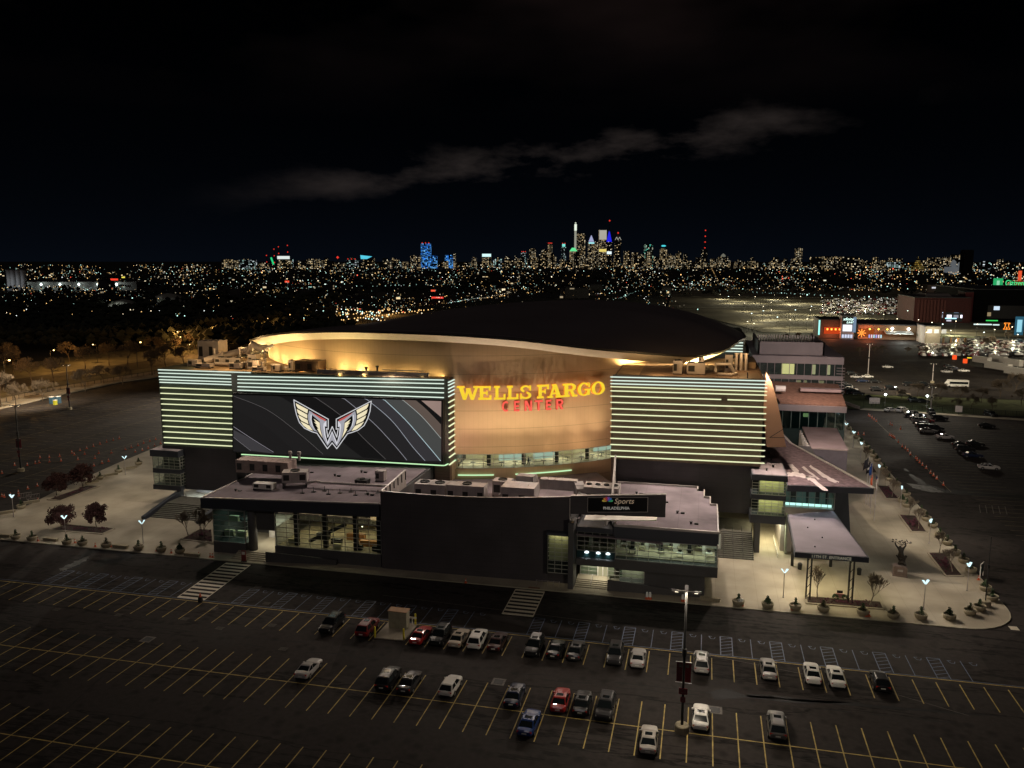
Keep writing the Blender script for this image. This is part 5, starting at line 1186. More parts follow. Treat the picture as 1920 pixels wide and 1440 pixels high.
def make_car(kind, col, nm, label, loc, rz, group, rack=False, parts=True):
    K = KIND[kind]; p = paint(nm, col)
    t = thing({'sedan': 'sedan', 'coupe': 'coupe', 'hatchback': 'hatchback', 'suv': 'suv'}[kind], label, 'car', loc, rz, group)
    def P(mb, n, m_, par=None, sm=False): o = mb.build(n, m_, None, sm); attach(o, par or t, True); return o
    m = MB(); S = K['st']
    sec = lambda y, zl, zb, w: [(-w * .86, y, zl), (-w, y, zl + (zb - zl) * .28), (-w * .995, y, zl + (zb - zl) * .62), (-w * .93, y, zb - .03), (-w * .70, y, zb + .02), (0, y, zb + .045), (w * .70, y, zb + .02), (w * .93, y, zb - .03), (w * .995, y, zl + (zb - zl) * .62), (w, y, zl + (zb - zl) * .28), (w * .86, y, zl)]
    for s_ in S: m.v += sec(*s_)
    n = 11
    for i in range(len(S) - 1):
        for j in range(n): a, b = i * n + j, i * n + (j + 1) % n; m.f.append((a, b, b + n, a + n)); m.m.append(0)
    m.f.append(tuple(range(n - 1, -1, -1))); m.f.append(tuple((len(S) - 1) * n + j for j in range(n))); m.m += [0, 0]
    yf0, yf1, yr1, yr0, zr = K['gh']; bw = K['w']; tw = bw * .76; zb = S[4][2]
    base = [(-bw, yf0 - .1, zb - .06), (bw, yf0 - .1, zb - .06), (bw * .95, yr0 + .06, zb - .03), (-bw * .95, yr0 + .06, zb - .03)]
    mid = [(-tw, yf1, zr - .06), (tw, yf1, zr - .06), (tw, yr1, zr - .05), (-tw, yr1, zr - .05)]
    top = [(-tw * .82, yf1 + .16, zr), (tw * .82, yf1 + .16, zr), (tw * .82, yr1 - .14, zr + .005), (-tw * .82, yr1 - .14, zr + .005)]
    i = len(m.v); m.v += base + mid + top
    for k in range(4):
        j = (k + 1) % 4; m.f += [(i + k, i + j, i + 4 + j, i + 4 + k), (i + 4 + k, i + 4 + j, i + 8 + j, i + 8 + k)]; m.m += [0, 0]
    m.f.append((i + 8, i + 9, i + 10, i + 11)); m.m.append(0)
    P(m, 'body', p)
    if not parts: 
        g_ = MB()
    def pane(q, ins, off, nme):
        q = [Vector(a) for a in q]; c_ = sum(q, Vector()) / 4; nrm = (q[1] - q[0]).cross(q[3] - q[0]).normalized()
        if nrm.dot(c_ - Vector((0, .3, zb - .3))) < 0: nrm = -nrm
        q2 = [a + (c_ - a) * ins + nrm * off for a in q]; P(MB().poly(q2 if True else q2), nme, carglass)
    pane([base[0], base[1], mid[1], mid[0]], .10, .02, 'windshield'); pane([base[2], base[3], mid[3], mid[2]], .12, .02, 'rear_window')
    for s_ in (0, 1):
        b0, b1, t0, t1 = (base[1], base[2], mid[1], mid[2]) if s_ else (base[0], base[3], mid[0], mid[3])
        b0, b1, t0, t1 = map(Vector, (b0, b1, t0, t1))
        for f0, f1 in ((.10, .50), (.54, .92)): pane([b0.lerp(b1, f0) + Vector((0, 0, .07)), b0.lerp(b1, f1) + Vector((0, 0, .07)), t0.lerp(t1, f1), t0.lerp(t1, f0)], .06, .02, 'side_window')
    wy = (S[0][0] + .88, S[-1][0] - .90); wr = .33 if kind != 'suv' else .38
    for y in wy:
        for s_ in (-1, 1):
            x = s_ * (bw + .0); w_ = MB()
            w_.tube([(x - .11 * s_, y, wr), (x + .065 * s_, y, wr)], [wr, wr * .97], 16); w_ = P(w_, 'wheel', tire, None, True); w_.data.polygons.foreach_set('use_smooth', [False] * len(w_.data.polygons))
            P(MB().tube([(x + .05 * s_, y, wr), (x + .075 * s_, y, wr)], [wr * .64, wr * .55], 10), 'rim', rimm, w_)
            ar = MB(); 
            for q in range(8):
                a, b = R(180 * q / 8), R(180 * (q + 1) / 8); xo = s_ * (S[4][3] + .006)
                ar.poly([(xo, y + (wr + .07) * math.cos(a), wr + (wr + .07) * math.sin(a)), (xo, y + (wr + .07) * math.cos(b), wr + (wr + .07) * math.sin(b)), (xo, y + wr * .9 * math.cos(b), wr + wr * .9 * math.sin(b)), (xo, y + wr * .9 * math.cos(a), wr + wr * .9 * math.sin(a))])
            P(ar, 'wheel_arch', trim)
    zf, zz = S[1][2] - .14, S[-2][2] - .16
    for s_ in (-1, 1):
        x = s_ * S[1][3] * .72
        P(MB().hexa([(x - .20, S[1][0] - .05, zf - .08), (x + .20, S[1][0] - .05, zf - .08), (x + .20, S[1][0] + .2, zf - .08), (x - .20, S[1][0] + .2, zf - .08)], [(x - .20, S[1][0] - .02, zf + .07), (x + .20, S[1][0] - .02, zf + .07), (x + .20, S[1][0] + .2, zf + .09), (x - .20, S[1][0] + .2, zf + .09)]), 'headlight', headl)
        x = s_ * S[-2][3] * .76
        P(MB().box(x - .18, x + .18, S[-2][0] - .05, S[-2][0] + .07, zz - .09, zz + .08), 'taillight', taill)
        P(MB().box(s_ * (bw + .03) - .09, s_ * (bw + .03) + .09, yf0 + .28, yf0 + .42, zb + .0, zb + .14), 'mirror', p)
    P(MB().box(-.45, .45, S[0][0] - .02, S[0][0] + .1, S[0][1] + .04, S[0][2] - .06), 'grille', trim)
    P(MB().box(-.26, .26, S[-1][0] + .0, S[-1][0] + .03, S[-1][1] + .12, S[-1][1] + .26), 'number_plate', plate)
    P(MB().box(-.6, .6, S[-1][0] - .12, S[-1][0] + .02, S[-1][1] - .12, S[-1][1] - .0), 'bumper', trim)
    if rack:
        for s_ in (-1, 1): P(MB().bar((s_ * tw * .84, yf1 + .3, zr + .06), (s_ * tw * .84, yr1 - .3, zr + .06), .05), 'roof_rail', trim)
    if kind in ('suv', 'sedan') and rack != 2: P(MB().poly([(-.38, yf1 + .35, zr + .012), (.38, yf1 + .35, zr + .012), (.38, yf1 + .95, zr + .012), (-.38, yf1 + .95, zr + .012)]), 'sunroof', carglass)
    return t
BLK, GRY, SIL, WHT, RED, BLU, TAN, DRD, CHA, DBL = (.012, .012, .013), (.13, .125, .12), (.42, .40, .39), (.72, .70, .66), (.30, .015, .015), (.015, .04, .16), (.40, .34, .27), (.14, .012, .014), (.035, .034, .036), (.012, .02, .05)
GB = 'cars parked in the row nearest the arena'; GA = 'cars parked in the middle row'; GL = 'cars parked in the lowest row'
# yaw 0: nose points to -Y (towards the viewer); pi: tail towards the viewer
NEAR = [
 (-48.4, 97.3, 'suv', BLK, 'black', 0, 'black SUV parked alone at the left end of the row nearest the arena', GB),
 (-43.2, 97.4, 'suv', DRD, 'dark red', math.pi, 'dark red SUV parked just left of the beige utility cabinet', GB),
 (-35.4, 97.0, 'sedan', RED, 'red', math.pi, 'red sedan parked just right of the beige utility cabinet', GB),
 (-32.8, 97.3, 'suv', BLK, 'black', 0, 'black SUV parked between the red sedan and the tan sedan', GB),
 (-30.2, 97.4, 'sedan', TAN, 'tan', math.pi, 'tan sedan parked between the black SUV and the white SUV', GB),
 (-27.7, 97.5, 'suv', WHT, 'white', math.pi, 'white SUV parked between the tan sedan and the dark sedan', GB),
 (-25.0, 97.6, 'sedan', (.05, .02, .02), 'maroon black', math.pi, 'very dark maroon sedan parked right of the white SUV', GB),
 (-20.0, 97.3, 'suv', BLK, 'black', 0, 'black SUV leftmost of the three dark cars below the right crosswalk', GB),
 (-17.2, 97.4, 'coupe', BLK, 'black', math.pi, 'black coupe in the middle of the three dark cars below the right crosswalk', GB),
 (-14.6, 97.6, 'sedan', CHA, 'charcoal', math.pi, 'charcoal sedan rightmost of the three dark cars below the right crosswalk', GB),
 (-9.6, 97.5, 'suv', CHA, 'charcoal', 0, 'dark SUV with nose to the viewer beside the silver coupe', GB),
 (-6.7, 97.4, 'coupe', SIL, 'silver', math.pi, 'silver coupe parked right of the dark SUV, left of the tall mast', GB),
 (1.05, 97.9, 'suv', SIL, 'silver', math.pi, 'silver SUV parked alone right of the tall light mast', GB),
 (9.0, 98.2, 'sedan', (.30, .28, .27), 'warm silver', math.pi, 'small warm silver sedan left of the two white sedans', GB),
 (14.1, 98.3, 'sedan', WHT, 'white', math.pi, 'white sedan left one of the two side by side', GB),
 (16.75, 98.1, 'sedan', (.66, .65, .60), 'cream white', math.pi, 'white sedan right one of the two side by side', GB),
 (21.7, 98.2, 'hatchback', BLK, 'black', math.pi, 'black hatchback with silver trim at the right end of its row', GB),
 (-45.8, 85.4, 'coupe', SIL, 'silver', math.pi, 'silver coupe parked alone at the left of the middle row', GA),
 (-35.3, 85.2, 'suv', BLK, 'black', math.pi, 'boxy black SUV beside the dark grey sedan in the middle row', GA),
 (-32.6, 85.2, 'sedan', CHA, 'charcoal', math.pi, 'dark grey sedan right of the boxy black SUV', GA),
 (-27.6, 85.4, 'hatchback', WHT, 'white', math.pi, 'white hatchback parked alone in the middle row', GA),
 (-19.8, 85.2, 'sedan', DBL, 'dark blue', math.pi, 'dark blue sedan above the brighter blue sedan', GA),
 (-14.5, 85.3, 'sedan', RED, 'red', math.pi, 'bright red sedan left of two dark cars in the middle row', GA),
 (-12.0, 85.3, 'sedan', BLK, 'black', math.pi, 'black sedan right of the bright red sedan', GA),
 (-9.3, 84.9, 'suv', CHA, 'charcoal', 0, 'grey-roofed dark SUV at the right of the trio with the red sedan', GA),
 (1.05, 85.4, 'sedan', WHT, 'white', math.pi, 'white sedan parked right of the foot of the tall mast', GA),
 (9.0, 85.5, 'suv', GRY, 'grey', math.pi, 'grey SUV with sunroof parked alone at the right of the middle row', GA),
 (-17.0, 80.0, 'sedan', BLU, 'blue', math.pi, 'blue sedan parked below the row line in front of the dark blue one', GL),
 (-4.2, 79.8, 'sedan', (.36, .33, .30), 'champagne', math.pi, 'champagne sedan parked nearest the bottom edge of the view', GL),
]
SEEN = {}
def put_car(kind, col, nm, loc, rz, lb, grp, rack=False):
    key = (kind, nm, bool(rack))
    if key in SEEN: c_ = stamp(SEEN[key], loc, rz, lb, grp); return c_
    c_ = make_car(kind, col, nm, lb, loc, rz, grp, rack); SEEN[key] = c_; return c_
for i, (x, y, kd, col, nm, rz, lb, grp) in enumerate(NEAR):
    put_car(kd, col, nm, (x, y, .01), rz + R(rnd.uniform(-1.5, 1.5)), lb, grp, rack=(kd == 'suv' and i % 2 == 0))
# cars in the right hand lots
def zr(x, y): return tuple(G(1560 + x / 5.333, 760 + y / 5.333)[:2])
def zq(x, y): return tuple(G(1580 + x / 5.647, 560 + y / 5.647)[:2])
GR = 'cars parked in the lot right of the plaza'; GU = 'cars parked in the upper lot beyond the fence'
RC = [(zr(585, 62), 'sedan', WHT, 'white', 2.2, 'white sedan left one of two by the far kerb of the right lot', GR), (zr(700, 66), 'suv', WHT, 'white', 2.4, 'white SUV right one of two by the far kerb of the right lot', GR),
 (zr(800, 118), 'sedan', BLK, 'black', 1.6, 'black sedan at the upper left of the dark cluster in the right lot', GR), (zr(865, 125), 'sedan', CHA, 'charcoal', 1.6, 'charcoal sedan second from left in the top of the right lot cluster', GR),
 (zr(990, 88), 'suv', BLK, 'black', 0, 'black SUV by the far kerb under the short lot mast', GR), (zr(1075, 150), 'suv', BLK, 'black', 1.57, 'black pickup-like SUV at the upper right of the right lot cluster', GR),
 (zr(940, 172), 'sedan', DRD, 'dark red', 1.57, 'dark red sedan inside the cluster in the right lot', GR), (zr(950, 212), 'sedan', CHA, 'charcoal', 1.57, 'charcoal sedan with bright highlights below the dark red one', GR),
 (zr(1030, 250), 'suv', BLK, 'black', 1.57, 'large black SUV at the bottom of the right lot cluster', GR), (zr(1130, 335), 'sedan', SIL, 'silver', 1.57, 'silver sedan standing alone below the right lot cluster', GR),
 (zr(1290, 415), 'sedan', BLK, 'black', 1.5, 'black sedan leftmost of the lower group in the right lot', GR), (zr(1430, 405), 'sedan', BLK, 'black', 1.5, 'black sedan uppermost right of the lower group in the right lot', GR),
 (zr(1330, 465), 'suv', BLK, 'black', 1.5, 'black SUV in the middle of the lower group in the right lot', GR), (zr(1405, 520), 'sedan', DBL, 'dark blue', 1.5, 'dark blue sedan lowest of the lower group in the right lot', GR),
 (zr(1565, 640), 'sedan', SIL, 'silver', 1.5, 'silver sedan alone by the yellow line in the right lot', GR), (zr(1545, 222), 'sedan', BLK, 'black', 1.5, 'black sedan half lost in the dark of the right lot', GR),
 (zr(1585, 110), 'suv', BLK, 'black', .4, 'black SUV by the far kerb near the right edge', GR),
 (zq(475, 735), 'sedan', WHT, 'white', 1.6, 'white sedan alone near the top of the upper lot', GU), (zq(95, 805), 'suv', BLK, 'black', 1.6, 'black SUV at the left end of the upper lot', GU),
 (zq(140, 842), 'sedan', SIL, 'silver', 1.6, 'silver sedan below the leftmost black SUV of the upper lot', GU), (zq(262, 838), 'sedan', WHT, 'white', 1.6, 'white sedan beside the silver one in the upper lot', GU),
 (zq(205, 884), 'sedan', DBL, 'dark blue', 1.6, 'dark blue sedan in the left group of the upper lot', GU), (zq(337, 890), 'sedan', BLK, 'black', 1.6, 'black sedan right end of the left group of the upper lot', GU),
 (zq(25, 950), 'sedan', BLK, 'black', 1.2, 'black sedan at the far left, first of the angled row in the upper lot', GU), (zq(60, 985), 'sedan', CHA, 'charcoal', 1.2, 'charcoal sedan second of the angled row in the upper lot', GU),
 (zq(100, 1015), 'suv', BLK, 'black', 1.2, 'black SUV third of the angled row in the upper lot', GU), (zq(160, 1020), 'suv', BLK, 'black', 1.5, 'black SUV at the right end of the angled row in the upper lot', GU),
 (zq(275, 1065), 'sedan', BLK, 'black', 0, 'black sedan alone by the fence of the upper lot', GU), (zq(360, 978), 'suv', CHA, 'charcoal', 1.6, 'charcoal SUV left one of the two in the middle of the upper lot', GU),
 (zq(515, 965), 'suv', BLK, 'black', 1.6, 'black SUV right one of the two in the middle of the upper lot', GU), (zq(645, 1030), 'sedan', TAN, 'tan', 1.6, 'tan sedan near the fence of the upper lot', GU),
 (zq(705, 925), 'suv', BLK, 'black', 1.6, 'black SUV leftmost of three end to end in the upper lot', GU), (zq(785, 930), 'sedan', BLK, 'black', 1.6, 'black sedan middle of three end to end in the upper lot', GU),
 (zq(862, 925), 'suv', BLK, 'black', 1.6, 'black SUV rightmost of three end to end in the upper lot', GU), (zq(760, 1095), 'suv', BLK, 'black', 1.6, 'black SUV left of a pair by the fence trees', GU), (zq(845, 1098), 'sedan', BLK, 'black', 1.6, 'black sedan right of a pair by the fence trees', GU),
 (zq(1130, 735), 'suv', BLK, 'black', 1.6, 'black SUV in the dark huddle beside the trailers', GU), (zq(1200, 765), 'suv', CHA, 'charcoal', 1.4, 'charcoal SUV in the front of the dark huddle beside the trailers', GU), (zq(1280, 775), 'sedan', WHT, 'white', 1.6, 'white sedan at the right foot of the dark huddle beside the trailers', GU), (zq(1100, 785), 'sedan', SIL, 'silver', 1.6, 'silver sedan at the left foot of the dark huddle beside the trailers', GU)]
for k in range(7): RC.append((zq(8 + k * 17, 915 + k * 13), ('sedan', 'suv')[k % 2], (BLK, CHA, SIL)[k % 3], ('black', 'charcoal', 'silver')[k % 3], 1.2, '%s car, %s from the left in the back line of the angled row' % (('black', 'charcoal', 'silver')[k % 3], nth(k + 1)), GU))
for k in range(6): RC.append((zr(830 + k * 26, 108 + k * 33), ('suv', 'sedan')[k % 2], (CHA, BLK, GRY)[k % 3], ('charcoal', 'black', 'grey')[k % 3], 1.57, '%s car, %s from the top in the left line of the right lot cluster' % (('charcoal', 'black', 'grey')[k % 3], nth(k + 1)), GR))
for (xy, kd, col, nm, rz, lb, grp) in RC:
    zz_ = .01
    c_ = put_car(kd, col, nm, (xy[0], xy[1], zz_), rz, lb, grp)
# minibus
t = thing('minibus', 'white minibus with dark windows standing alone in the upper lot', 'minibus', (*zq(1230, 940), 0), .05)
bb = MB().box(-4.2, 3.2, -1.15, 1.15, .5, 3.0).hexa([(-5.3, -1.1, .5), (-4.2, -1.15, .5), (-4.2, 1.15, .5), (-5.3, 1.1, .5)], [(-5.2, -1.0, 1.5), (-4.2, -1.1, 2.6), (-4.2, 1.1, 2.6), (-5.2, 1.0, 1.5)])
attach(bb.build('body', paint('white', WHT)), t, True); attach(MB().box(-3.9, 2.9, -1.17, 1.17, 1.5, 2.4).build('side_window', carglass), t, True)
for x in (-3.9, 2.2):
    for y in (-1.1, 1.1): attach(MB().tube([(x, y - .12, .45), (x, y + .12, .45)], .45, 14).build('wheel', tire), t, True)
# trailers
TRL = [((1470, 700), 0, 'short red-lit trailer at the left end of the trailer row'), ((1640, 770), 0, 'long grey box trailer nearest the huddle of dark cars'), ((1860, 830), 0, 'long grey box trailer cut by the right edge'), ((1640, 690), 0, 'grey box trailer behind the nearest one'), ((1800, 730), 0, 'grey box trailer in the back row near the right edge')]
for (q, a_, lb) in TRL:
    x, y = zq(*q); t = thing('box_trailer', lb, 'trailer', (x, y, 0), R(-62), 'box trailers in a row'); L_ = 13 if 'long' in lb else 9
    attach(MB().box(-L_ / 2, L_ / 2, -1.3, 1.3, 1.1, 4.0).build('box', mat('trailer white', (.42, .40, .37), .5, var=.1)), t, True)
    m = MB()
    for k in range(int(L_)): m.box(-L_ / 2 + .3 + k, -L_ / 2 + .36 + k, -1.33, 1.33, 1.2, 3.95)
    attach(m.build('rib', metalg), t, True); attach(MB().box(-L_ / 2, L_ / 2, -1.2, 1.2, .9, 1.09).build('chassis', metald), t, True)
    for k in (L_ / 2 - 1, L_ / 2 - 2.2):
        for y_ in (-1.1, 1.1): attach(MB().tube([(k, y_ - .15, .5), (k, y_ + .15, .5)], .5, 12).build('wheel', tire), t, True)

# ================================================================== PLAZA FURNITURE
def z7(x, y, z=.12): return tuple(G(1380 + x / 3.556, 780 + y / 3.556, z)[:2])
def z8(x, y, z=.12): return tuple(G(x / 4, 820 + y / 4, z)[:2])
# twin-head post lamp
lampg = glow('cool lamp lens', (.70, .95, 1.0), 1.25)
pl0 = thing('post_lamp', 'twin-head post lamp', 'post lamp', (0, 0, 0), 0, 'twin-head post lamps around the plaza')
attach(MB().lathe([(.14, 0), (.14, .12), (.07, .2), (.055, 3.9)], (0, 0, 0), 8).build('pole', metalg), pl0, True)
for s_ in (-1, 1):
    h_ = MB().hexa([(s_ * .05 - .04, -.12, 3.86), (s_ * .05 + .04, -.12, 3.86), (s_ * .05 + .04, .12, 3.86), (s_ * .05 - .04, .12, 3.86)], [(s_ * .42 - .12, -.16, 4.45), (s_ * .42 + .12, -.16, 4.45), (s_ * .42 + .12, .16, 4.45), (s_ * .42 - .12, .16, 4.45)]).build('lamp_head', lampg); attach(h_, pl0, True)
LP = [(z7(315, 1210), 'post lamp in front of the entrance canopy'), (z7(1250, 1290), 'post lamp near the rounded corner of the plaza'), (z7(1540, 1165), 'post lamp nearest the right corner sign board'), (z7(1287, 850), 'post lamp between the two lower planting beds by the street'), (z7(1097, 610), 'post lamp beside the third planting bed by the street'),
      (z7(948, 455), 'post lamp behind the flag poles'), (z7(830, 290), 'post lamp beside the low annex'), (z7(780, 210), 'post lamp second beyond the flags by the annex'), (z7(730, 150), 'post lamp third beyond the flags by the annex'), (z7(690, 72), 'post lamp farthest along the right pavement'),
      (z8(103, 595), 'post lamp at the far left edge of the plaza'), (z8(495, 765), 'post lamp among the planters under the red-leaved trees'), (z8(1075, 805), 'post lamp in the middle of the left plaza'), (z8(942, 280), 'post lamp beside the left window bay'), (z8(650, 0), 'x')][:14]
for k, ((x, y), lb) in enumerate(LP):
    o = pl0 if k == 0 else copy_tree(pl0); o.location = (x, y, .12); o['label'] = 'slim twin-head ' + lb; o.rotation_euler = (0, 0, R(10 + 17 * k))
    point((x, y, 4.75), 420 if k < 10 else 330, (1, .93, .80), .25)
# planters
pt0 = thing('planter', 'planter', 'planter', (0, 0, 0))
attach(MB().lathe([(.52, 0), (.74, .18), (.86, .55), (.88, .82), (.78, .82), (.76, .70)], (0, 0, 0), 16).build('pot', planterm, None, True), pt0, True)
attach(MB().lathe([(.77, .66), (.77, .70)], (0, 0, 0), 14).build('soil', soil), pt0, True)
def shrub(kind):
    rr_ = random.Random(kind); m = MB()
    if kind == 0:
        for k in range(70):
            a, r_, z = rr_.uniform(0, 6.28), rr_.uniform(0, .30), rr_.uniform(.7, 1.8); r_ *= 1.25 - (z - .7) / 1.4; c_ = Vector((r_ * math.cos(a), r_ * math.sin(a), z)); u_ = Vector((rr_.uniform(-1, 1), rr_.uniform(-1, 1), rr_.uniform(-1, 1))).normalized() * .13; v_ = u_.orthogonal().normalized() * .10; m.poly([c_ - u_, c_ + v_, c_ + u_, c_ - v_])
    elif kind == 1:
        for k in range(90):
            a, b = rr_.uniform(0, 6.28), rr_.uniform(-.2, 1.4); r_ = .52 * rr_.uniform(.6, 1); c_ = Vector((r_ * math.cos(a) * math.cos(b), r_ * math.sin(a) * math.cos(b), .95 + .45 * math.sin(b))); u_ = Vector((rr_.uniform(-1, 1), rr_.uniform(-1, 1), rr_.uniform(-1, 1))).normalized() * .13; v_ = u_.orthogonal().normalized() * .10; m.poly([c_ - u_, c_ + v_, c_ + u_, c_ - v_])
    else:
        for k in range(40):
            a = rr_.uniform(0, 6.28); m.tube([(.1 * math.cos(a), .1 * math.sin(a), .7), (.4 * math.cos(a), .4 * math.sin(a), rr_.uniform(1.0, 1.35))], [.02, .008], 3)
    return m
PROT = []
for kd in range(3):
    o = copy_tree(pt0) if kd else pt0
    s_ = shrub(kd).build('shrub', (leafg, leafg, twig)[kd]); attach(s_, o, True); PROT.append(o)
_tree.clear()
FRONT = [z7(*p) for p in [(15, 1262), (210, 1278), (395, 1290), (582, 1303), (845, 1325), (1045, 1345), (1232, 1352), (1420, 1355), (1558, 1325), (1622, 1297)]]
RIGHTP = [z7(*p) for p in [(1705, 1230), (1660, 1165), (1565, 1045), (1515, 980), (1460, 925), (1405, 858), (1358, 808), (1310, 742), (1270, 697), (1235, 652), (1137, 606), (1108, 578), (1135, 535), (1070, 466), (1020, 430), (995, 390), (985, 360), (940, 305), (915, 273), (890, 243), (870, 217), (835, 185), (800, 150), (775, 120), (750, 90)]]
LEFTP = [z8(*p) for p in [(120, 762), (240, 772), (503, 800), (620, 808), (798, 825), (1040, 843), (1210, 855), (1350, 868)]]
LFAR = [z8(*p) for p in [(160, 535), (750, 315), (890, 262), (1040, 205)]]
used = set()
for nmz, L_, lbf in (('a', FRONT, 'stone planter with %s, %s from left on the right front kerb'), ('b', RIGHTP, 'stone planter with %s, %s from the corner up the right street'), ('c', LEFTP, 'stone planter with %s, %s from left on the left front kerb'), ('d', LFAR, 'stone planter with %s, %s from left on the far left edge')):
    for i, (x, y) in enumerate(L_):
        kd = (0, 1, 0, 2, 2, 2, 0, 1, 2, 0)[i % 10] if nmz in 'ab' else (0, 0, 0, 2, 2, 0, 0, 1)[i % 8]
        if kd in used: o = copy_tree(PROT[kd])
        else: o = PROT[kd]; used.add(kd)
        o.location = (x, y, .125); o.rotation_euler = (0, 0, i * 1.3); o['label'] = lbf % (('a small evergreen', 'a leafy round shrub', 'bare stems')[kd], nth(i + 1)); o['category'] = 'planter'; o['group'] = 'round stone planters on the plaza'
# benches
BN = [(z8(30, 745), 0, 'at the left edge of the front kerb'), (z8(380, 775), 0, 'between two planters at the left front kerb'), (z8(905, 828), 0, 'right of the fallen cones on the left front kerb'), (z8(1440, 890), 0, 'near the left crosswalk'), (z8(55, 570), .9, 'at the far left edge of the plaza'), (z8(240, 492), .9, 'beside the barricades at the far left'), (z8(835, 285), .9, 'above the red-leaved trees'), (z8(975, 235), .9, 'beside the far left post lamp'), (z8(690, 340), .9, 'right behind the upper red-leaved tree'),
      (tuple(G(980 + 1405 / 4, 860 + 1065 / 4, .12)[:2]), 0, 'on the pavement right of the tall mast head')]
for k, ((x, y), a_, lb) in enumerate(BN):
    o = thing('bench', 'long low concrete block bench ' + lb, 'bench', (x, y, .12), a_, 'concrete block benches')
    attach(MB().box(-1.5, 1.5, -.32, .32, .38, .52).build('seat', planterm), o, True); attach(MB().box(-1.4, 1.4, -.25, .25, 0, .38).build('base', planterm), o, True)
# planting beds
def bed(pts, lb):
    o = thing('planting_bed', lb, 'planting bed', (pts[0][0], pts[0][1], .12), 0, 'planting beds in the plaza')
    MB().prism(pts, .123, .2).build('soil', soil, o); k = MB()
    for a, b in zip(pts, pts[1:] + pts[:1]): k.bar((*a, .2), (*b, .2), .3, .18)
    k.build('kerb', concrete, o); m = MB(); cx_ = sum(p[0] for p in pts) / len(pts); cy_ = sum(p[1] for p in pts) / len(pts); rr_ = random.Random(int(cx_))
    for i in range(50):
        a, b, w1, w2 = rr_.choice(pts), rr_.choice(pts), rr_.random(), rr_.random(); x = (a[0] * w1 + b[0] * (1 - w1)) * w2 + cx_ * (1 - w2); y = (a[1] * w1 + b[1] * (1 - w1)) * w2 + cy_ * (1 - w2); x = cx_ + (x - cx_) * .85; y = cy_ + (y - cy_) * .85
        for j in range(4): m.octa((x + rr_.uniform(-.2, .2), y + rr_.uniform(-.2, .2), .3 + rr_.random() * .15), .09)
    tag(m.build('ground_cover', mat('purple ground cover', (.10, .03, .05), .9, var=.4), o), kind='stuff')
bed([z7(*p) for p in ((465, 1205), (965, 1243), (990, 1292), (470, 1252))], 'long planting bed with two bare trees below the entrance canopy')
bed([z7(*p) for p in ((1280, 915), (1392, 915), (1515, 1070), (1398, 1070))], 'lowest slanted planting bed along the right street')
bed([z7(*p) for p in ((1085, 660), (1198, 665), (1275, 777), (1170, 775))], 'second slanted planting bed along the right street')
bed([z7(*p) for p in ((940, 465), (1018, 468), (1090, 556), (1000, 553))], 'third slanted planting bed behind the flag poles')
bed([z7(*p) for p in ((838, 315), (900, 312), (945, 382), (890, 382))], 'farthest small planting bed beside the annex')
bed([z8(*p) for p in ((355, 470), (650, 365), (748, 368), (455, 478))], 'upper planting bed under the two darker red trees')
bed([z8(*p) for p in ((375, 697), (490, 656), (858, 686), (770, 728))], 'lower planting bed under the two lighter red trees')
bed([z8(*p) for p in ((1358, 768), (1500, 690), (1590, 700), (1600, 795))], 'dark planting bed beside the green glass corner')
# statue
def skinned(name, joints, edges, mt, parent=None, lvl=2, fat=1.0):
    me = bpy.data.meshes.new(name); me.from_pydata([j[:3] for j in joints], edges, []); o = bpy.data.objects.new(name, me); COL.objects.link(o)
    md = o.modifiers.new('Skin', 'SKIN'); md.use_smooth_shade = True
    if not me.skin_vertices: 
        bpy.context.view_layer.objects.active = o
    for i, sv in enumerate(me.skin_vertices[0].data): sv.radius = (joints[i][3] * fat, (joints[i][4] if len(joints[i]) > 4 else joints[i][3]) * fat); sv.use_root = (i == 0)
    sb_ = o.modifiers.new('Sub', 'SUBSURF'); sb_.levels = lvl; sb_.render_levels = lvl
    dg = bpy.context.evaluated_depsgraph_get(); me2 = bpy.data.meshes.new_from_object(o.evaluated_get(dg)); o.modifiers.clear(); o.data = me2; me2.materials.append(mt)
    for p_ in me2.polygons: p_.use_smooth = True
    if parent: attach(o, parent, True)
    return o
sx0, sy0 = z7(1090, 1058)
stt = thing('statue', 'tall dark bronze statue of leaping figures on a square stone pedestal', 'statue', (sx0, sy0, .12), R(-8))
attach(MB().box(-1.0, 1.0, -.9, .9, 0, 1.5).box(-1.1, 1.1, -1.0, 1.0, 0, .18).box(-.9, .9, -.8, .8, 1.5, 1.62).build('pedestal', mat('granite pedestal', (.17, .12, .10), .6, var=.2, scale=3)), stt, True)
attach(MB().poly([(-.4, -.915, .8), (.4, -.915, .8), (.4, -.915, 1.15), (-.4, -.915, 1.15)]).build('plaque', metalg), stt, True)
J = [(0, 0, 3.4, .26, .20), (0, 0, 3.8, .22, .17), (-.1, 0, 4.25, .30, .2), (-.15, 0, 4.55, .10), (-.2, -.05, 4.85, .17, .18),
     (.35, -.1, 3.0, .16), (.55, 0, 2.4, .12), (.45, .1, 1.75, .08), (-.35, .1, 2.95, .17), (-.1, .25, 2.35, .12), (.15, .3, 1.75, .09),
     (-.5, 0, 4.45, .11), (-.85, -.1, 4.9, .09), (-1.0, -.1, 5.4, .07), (.3, 0, 4.45, .11), (.6, 0, 4.95, .09), (.5, -.05, 5.5, .07)]
skinned('upper_figure', J, [(0, 1), (1, 2), (2, 3), (3, 4), (0, 5), (5, 6), (6, 7), (0, 8), (8, 9), (9, 10), (2, 11), (11, 12), (12, 13), (2, 14), (14, 15), (15, 16)], bronze, stt, 2, 1.5)
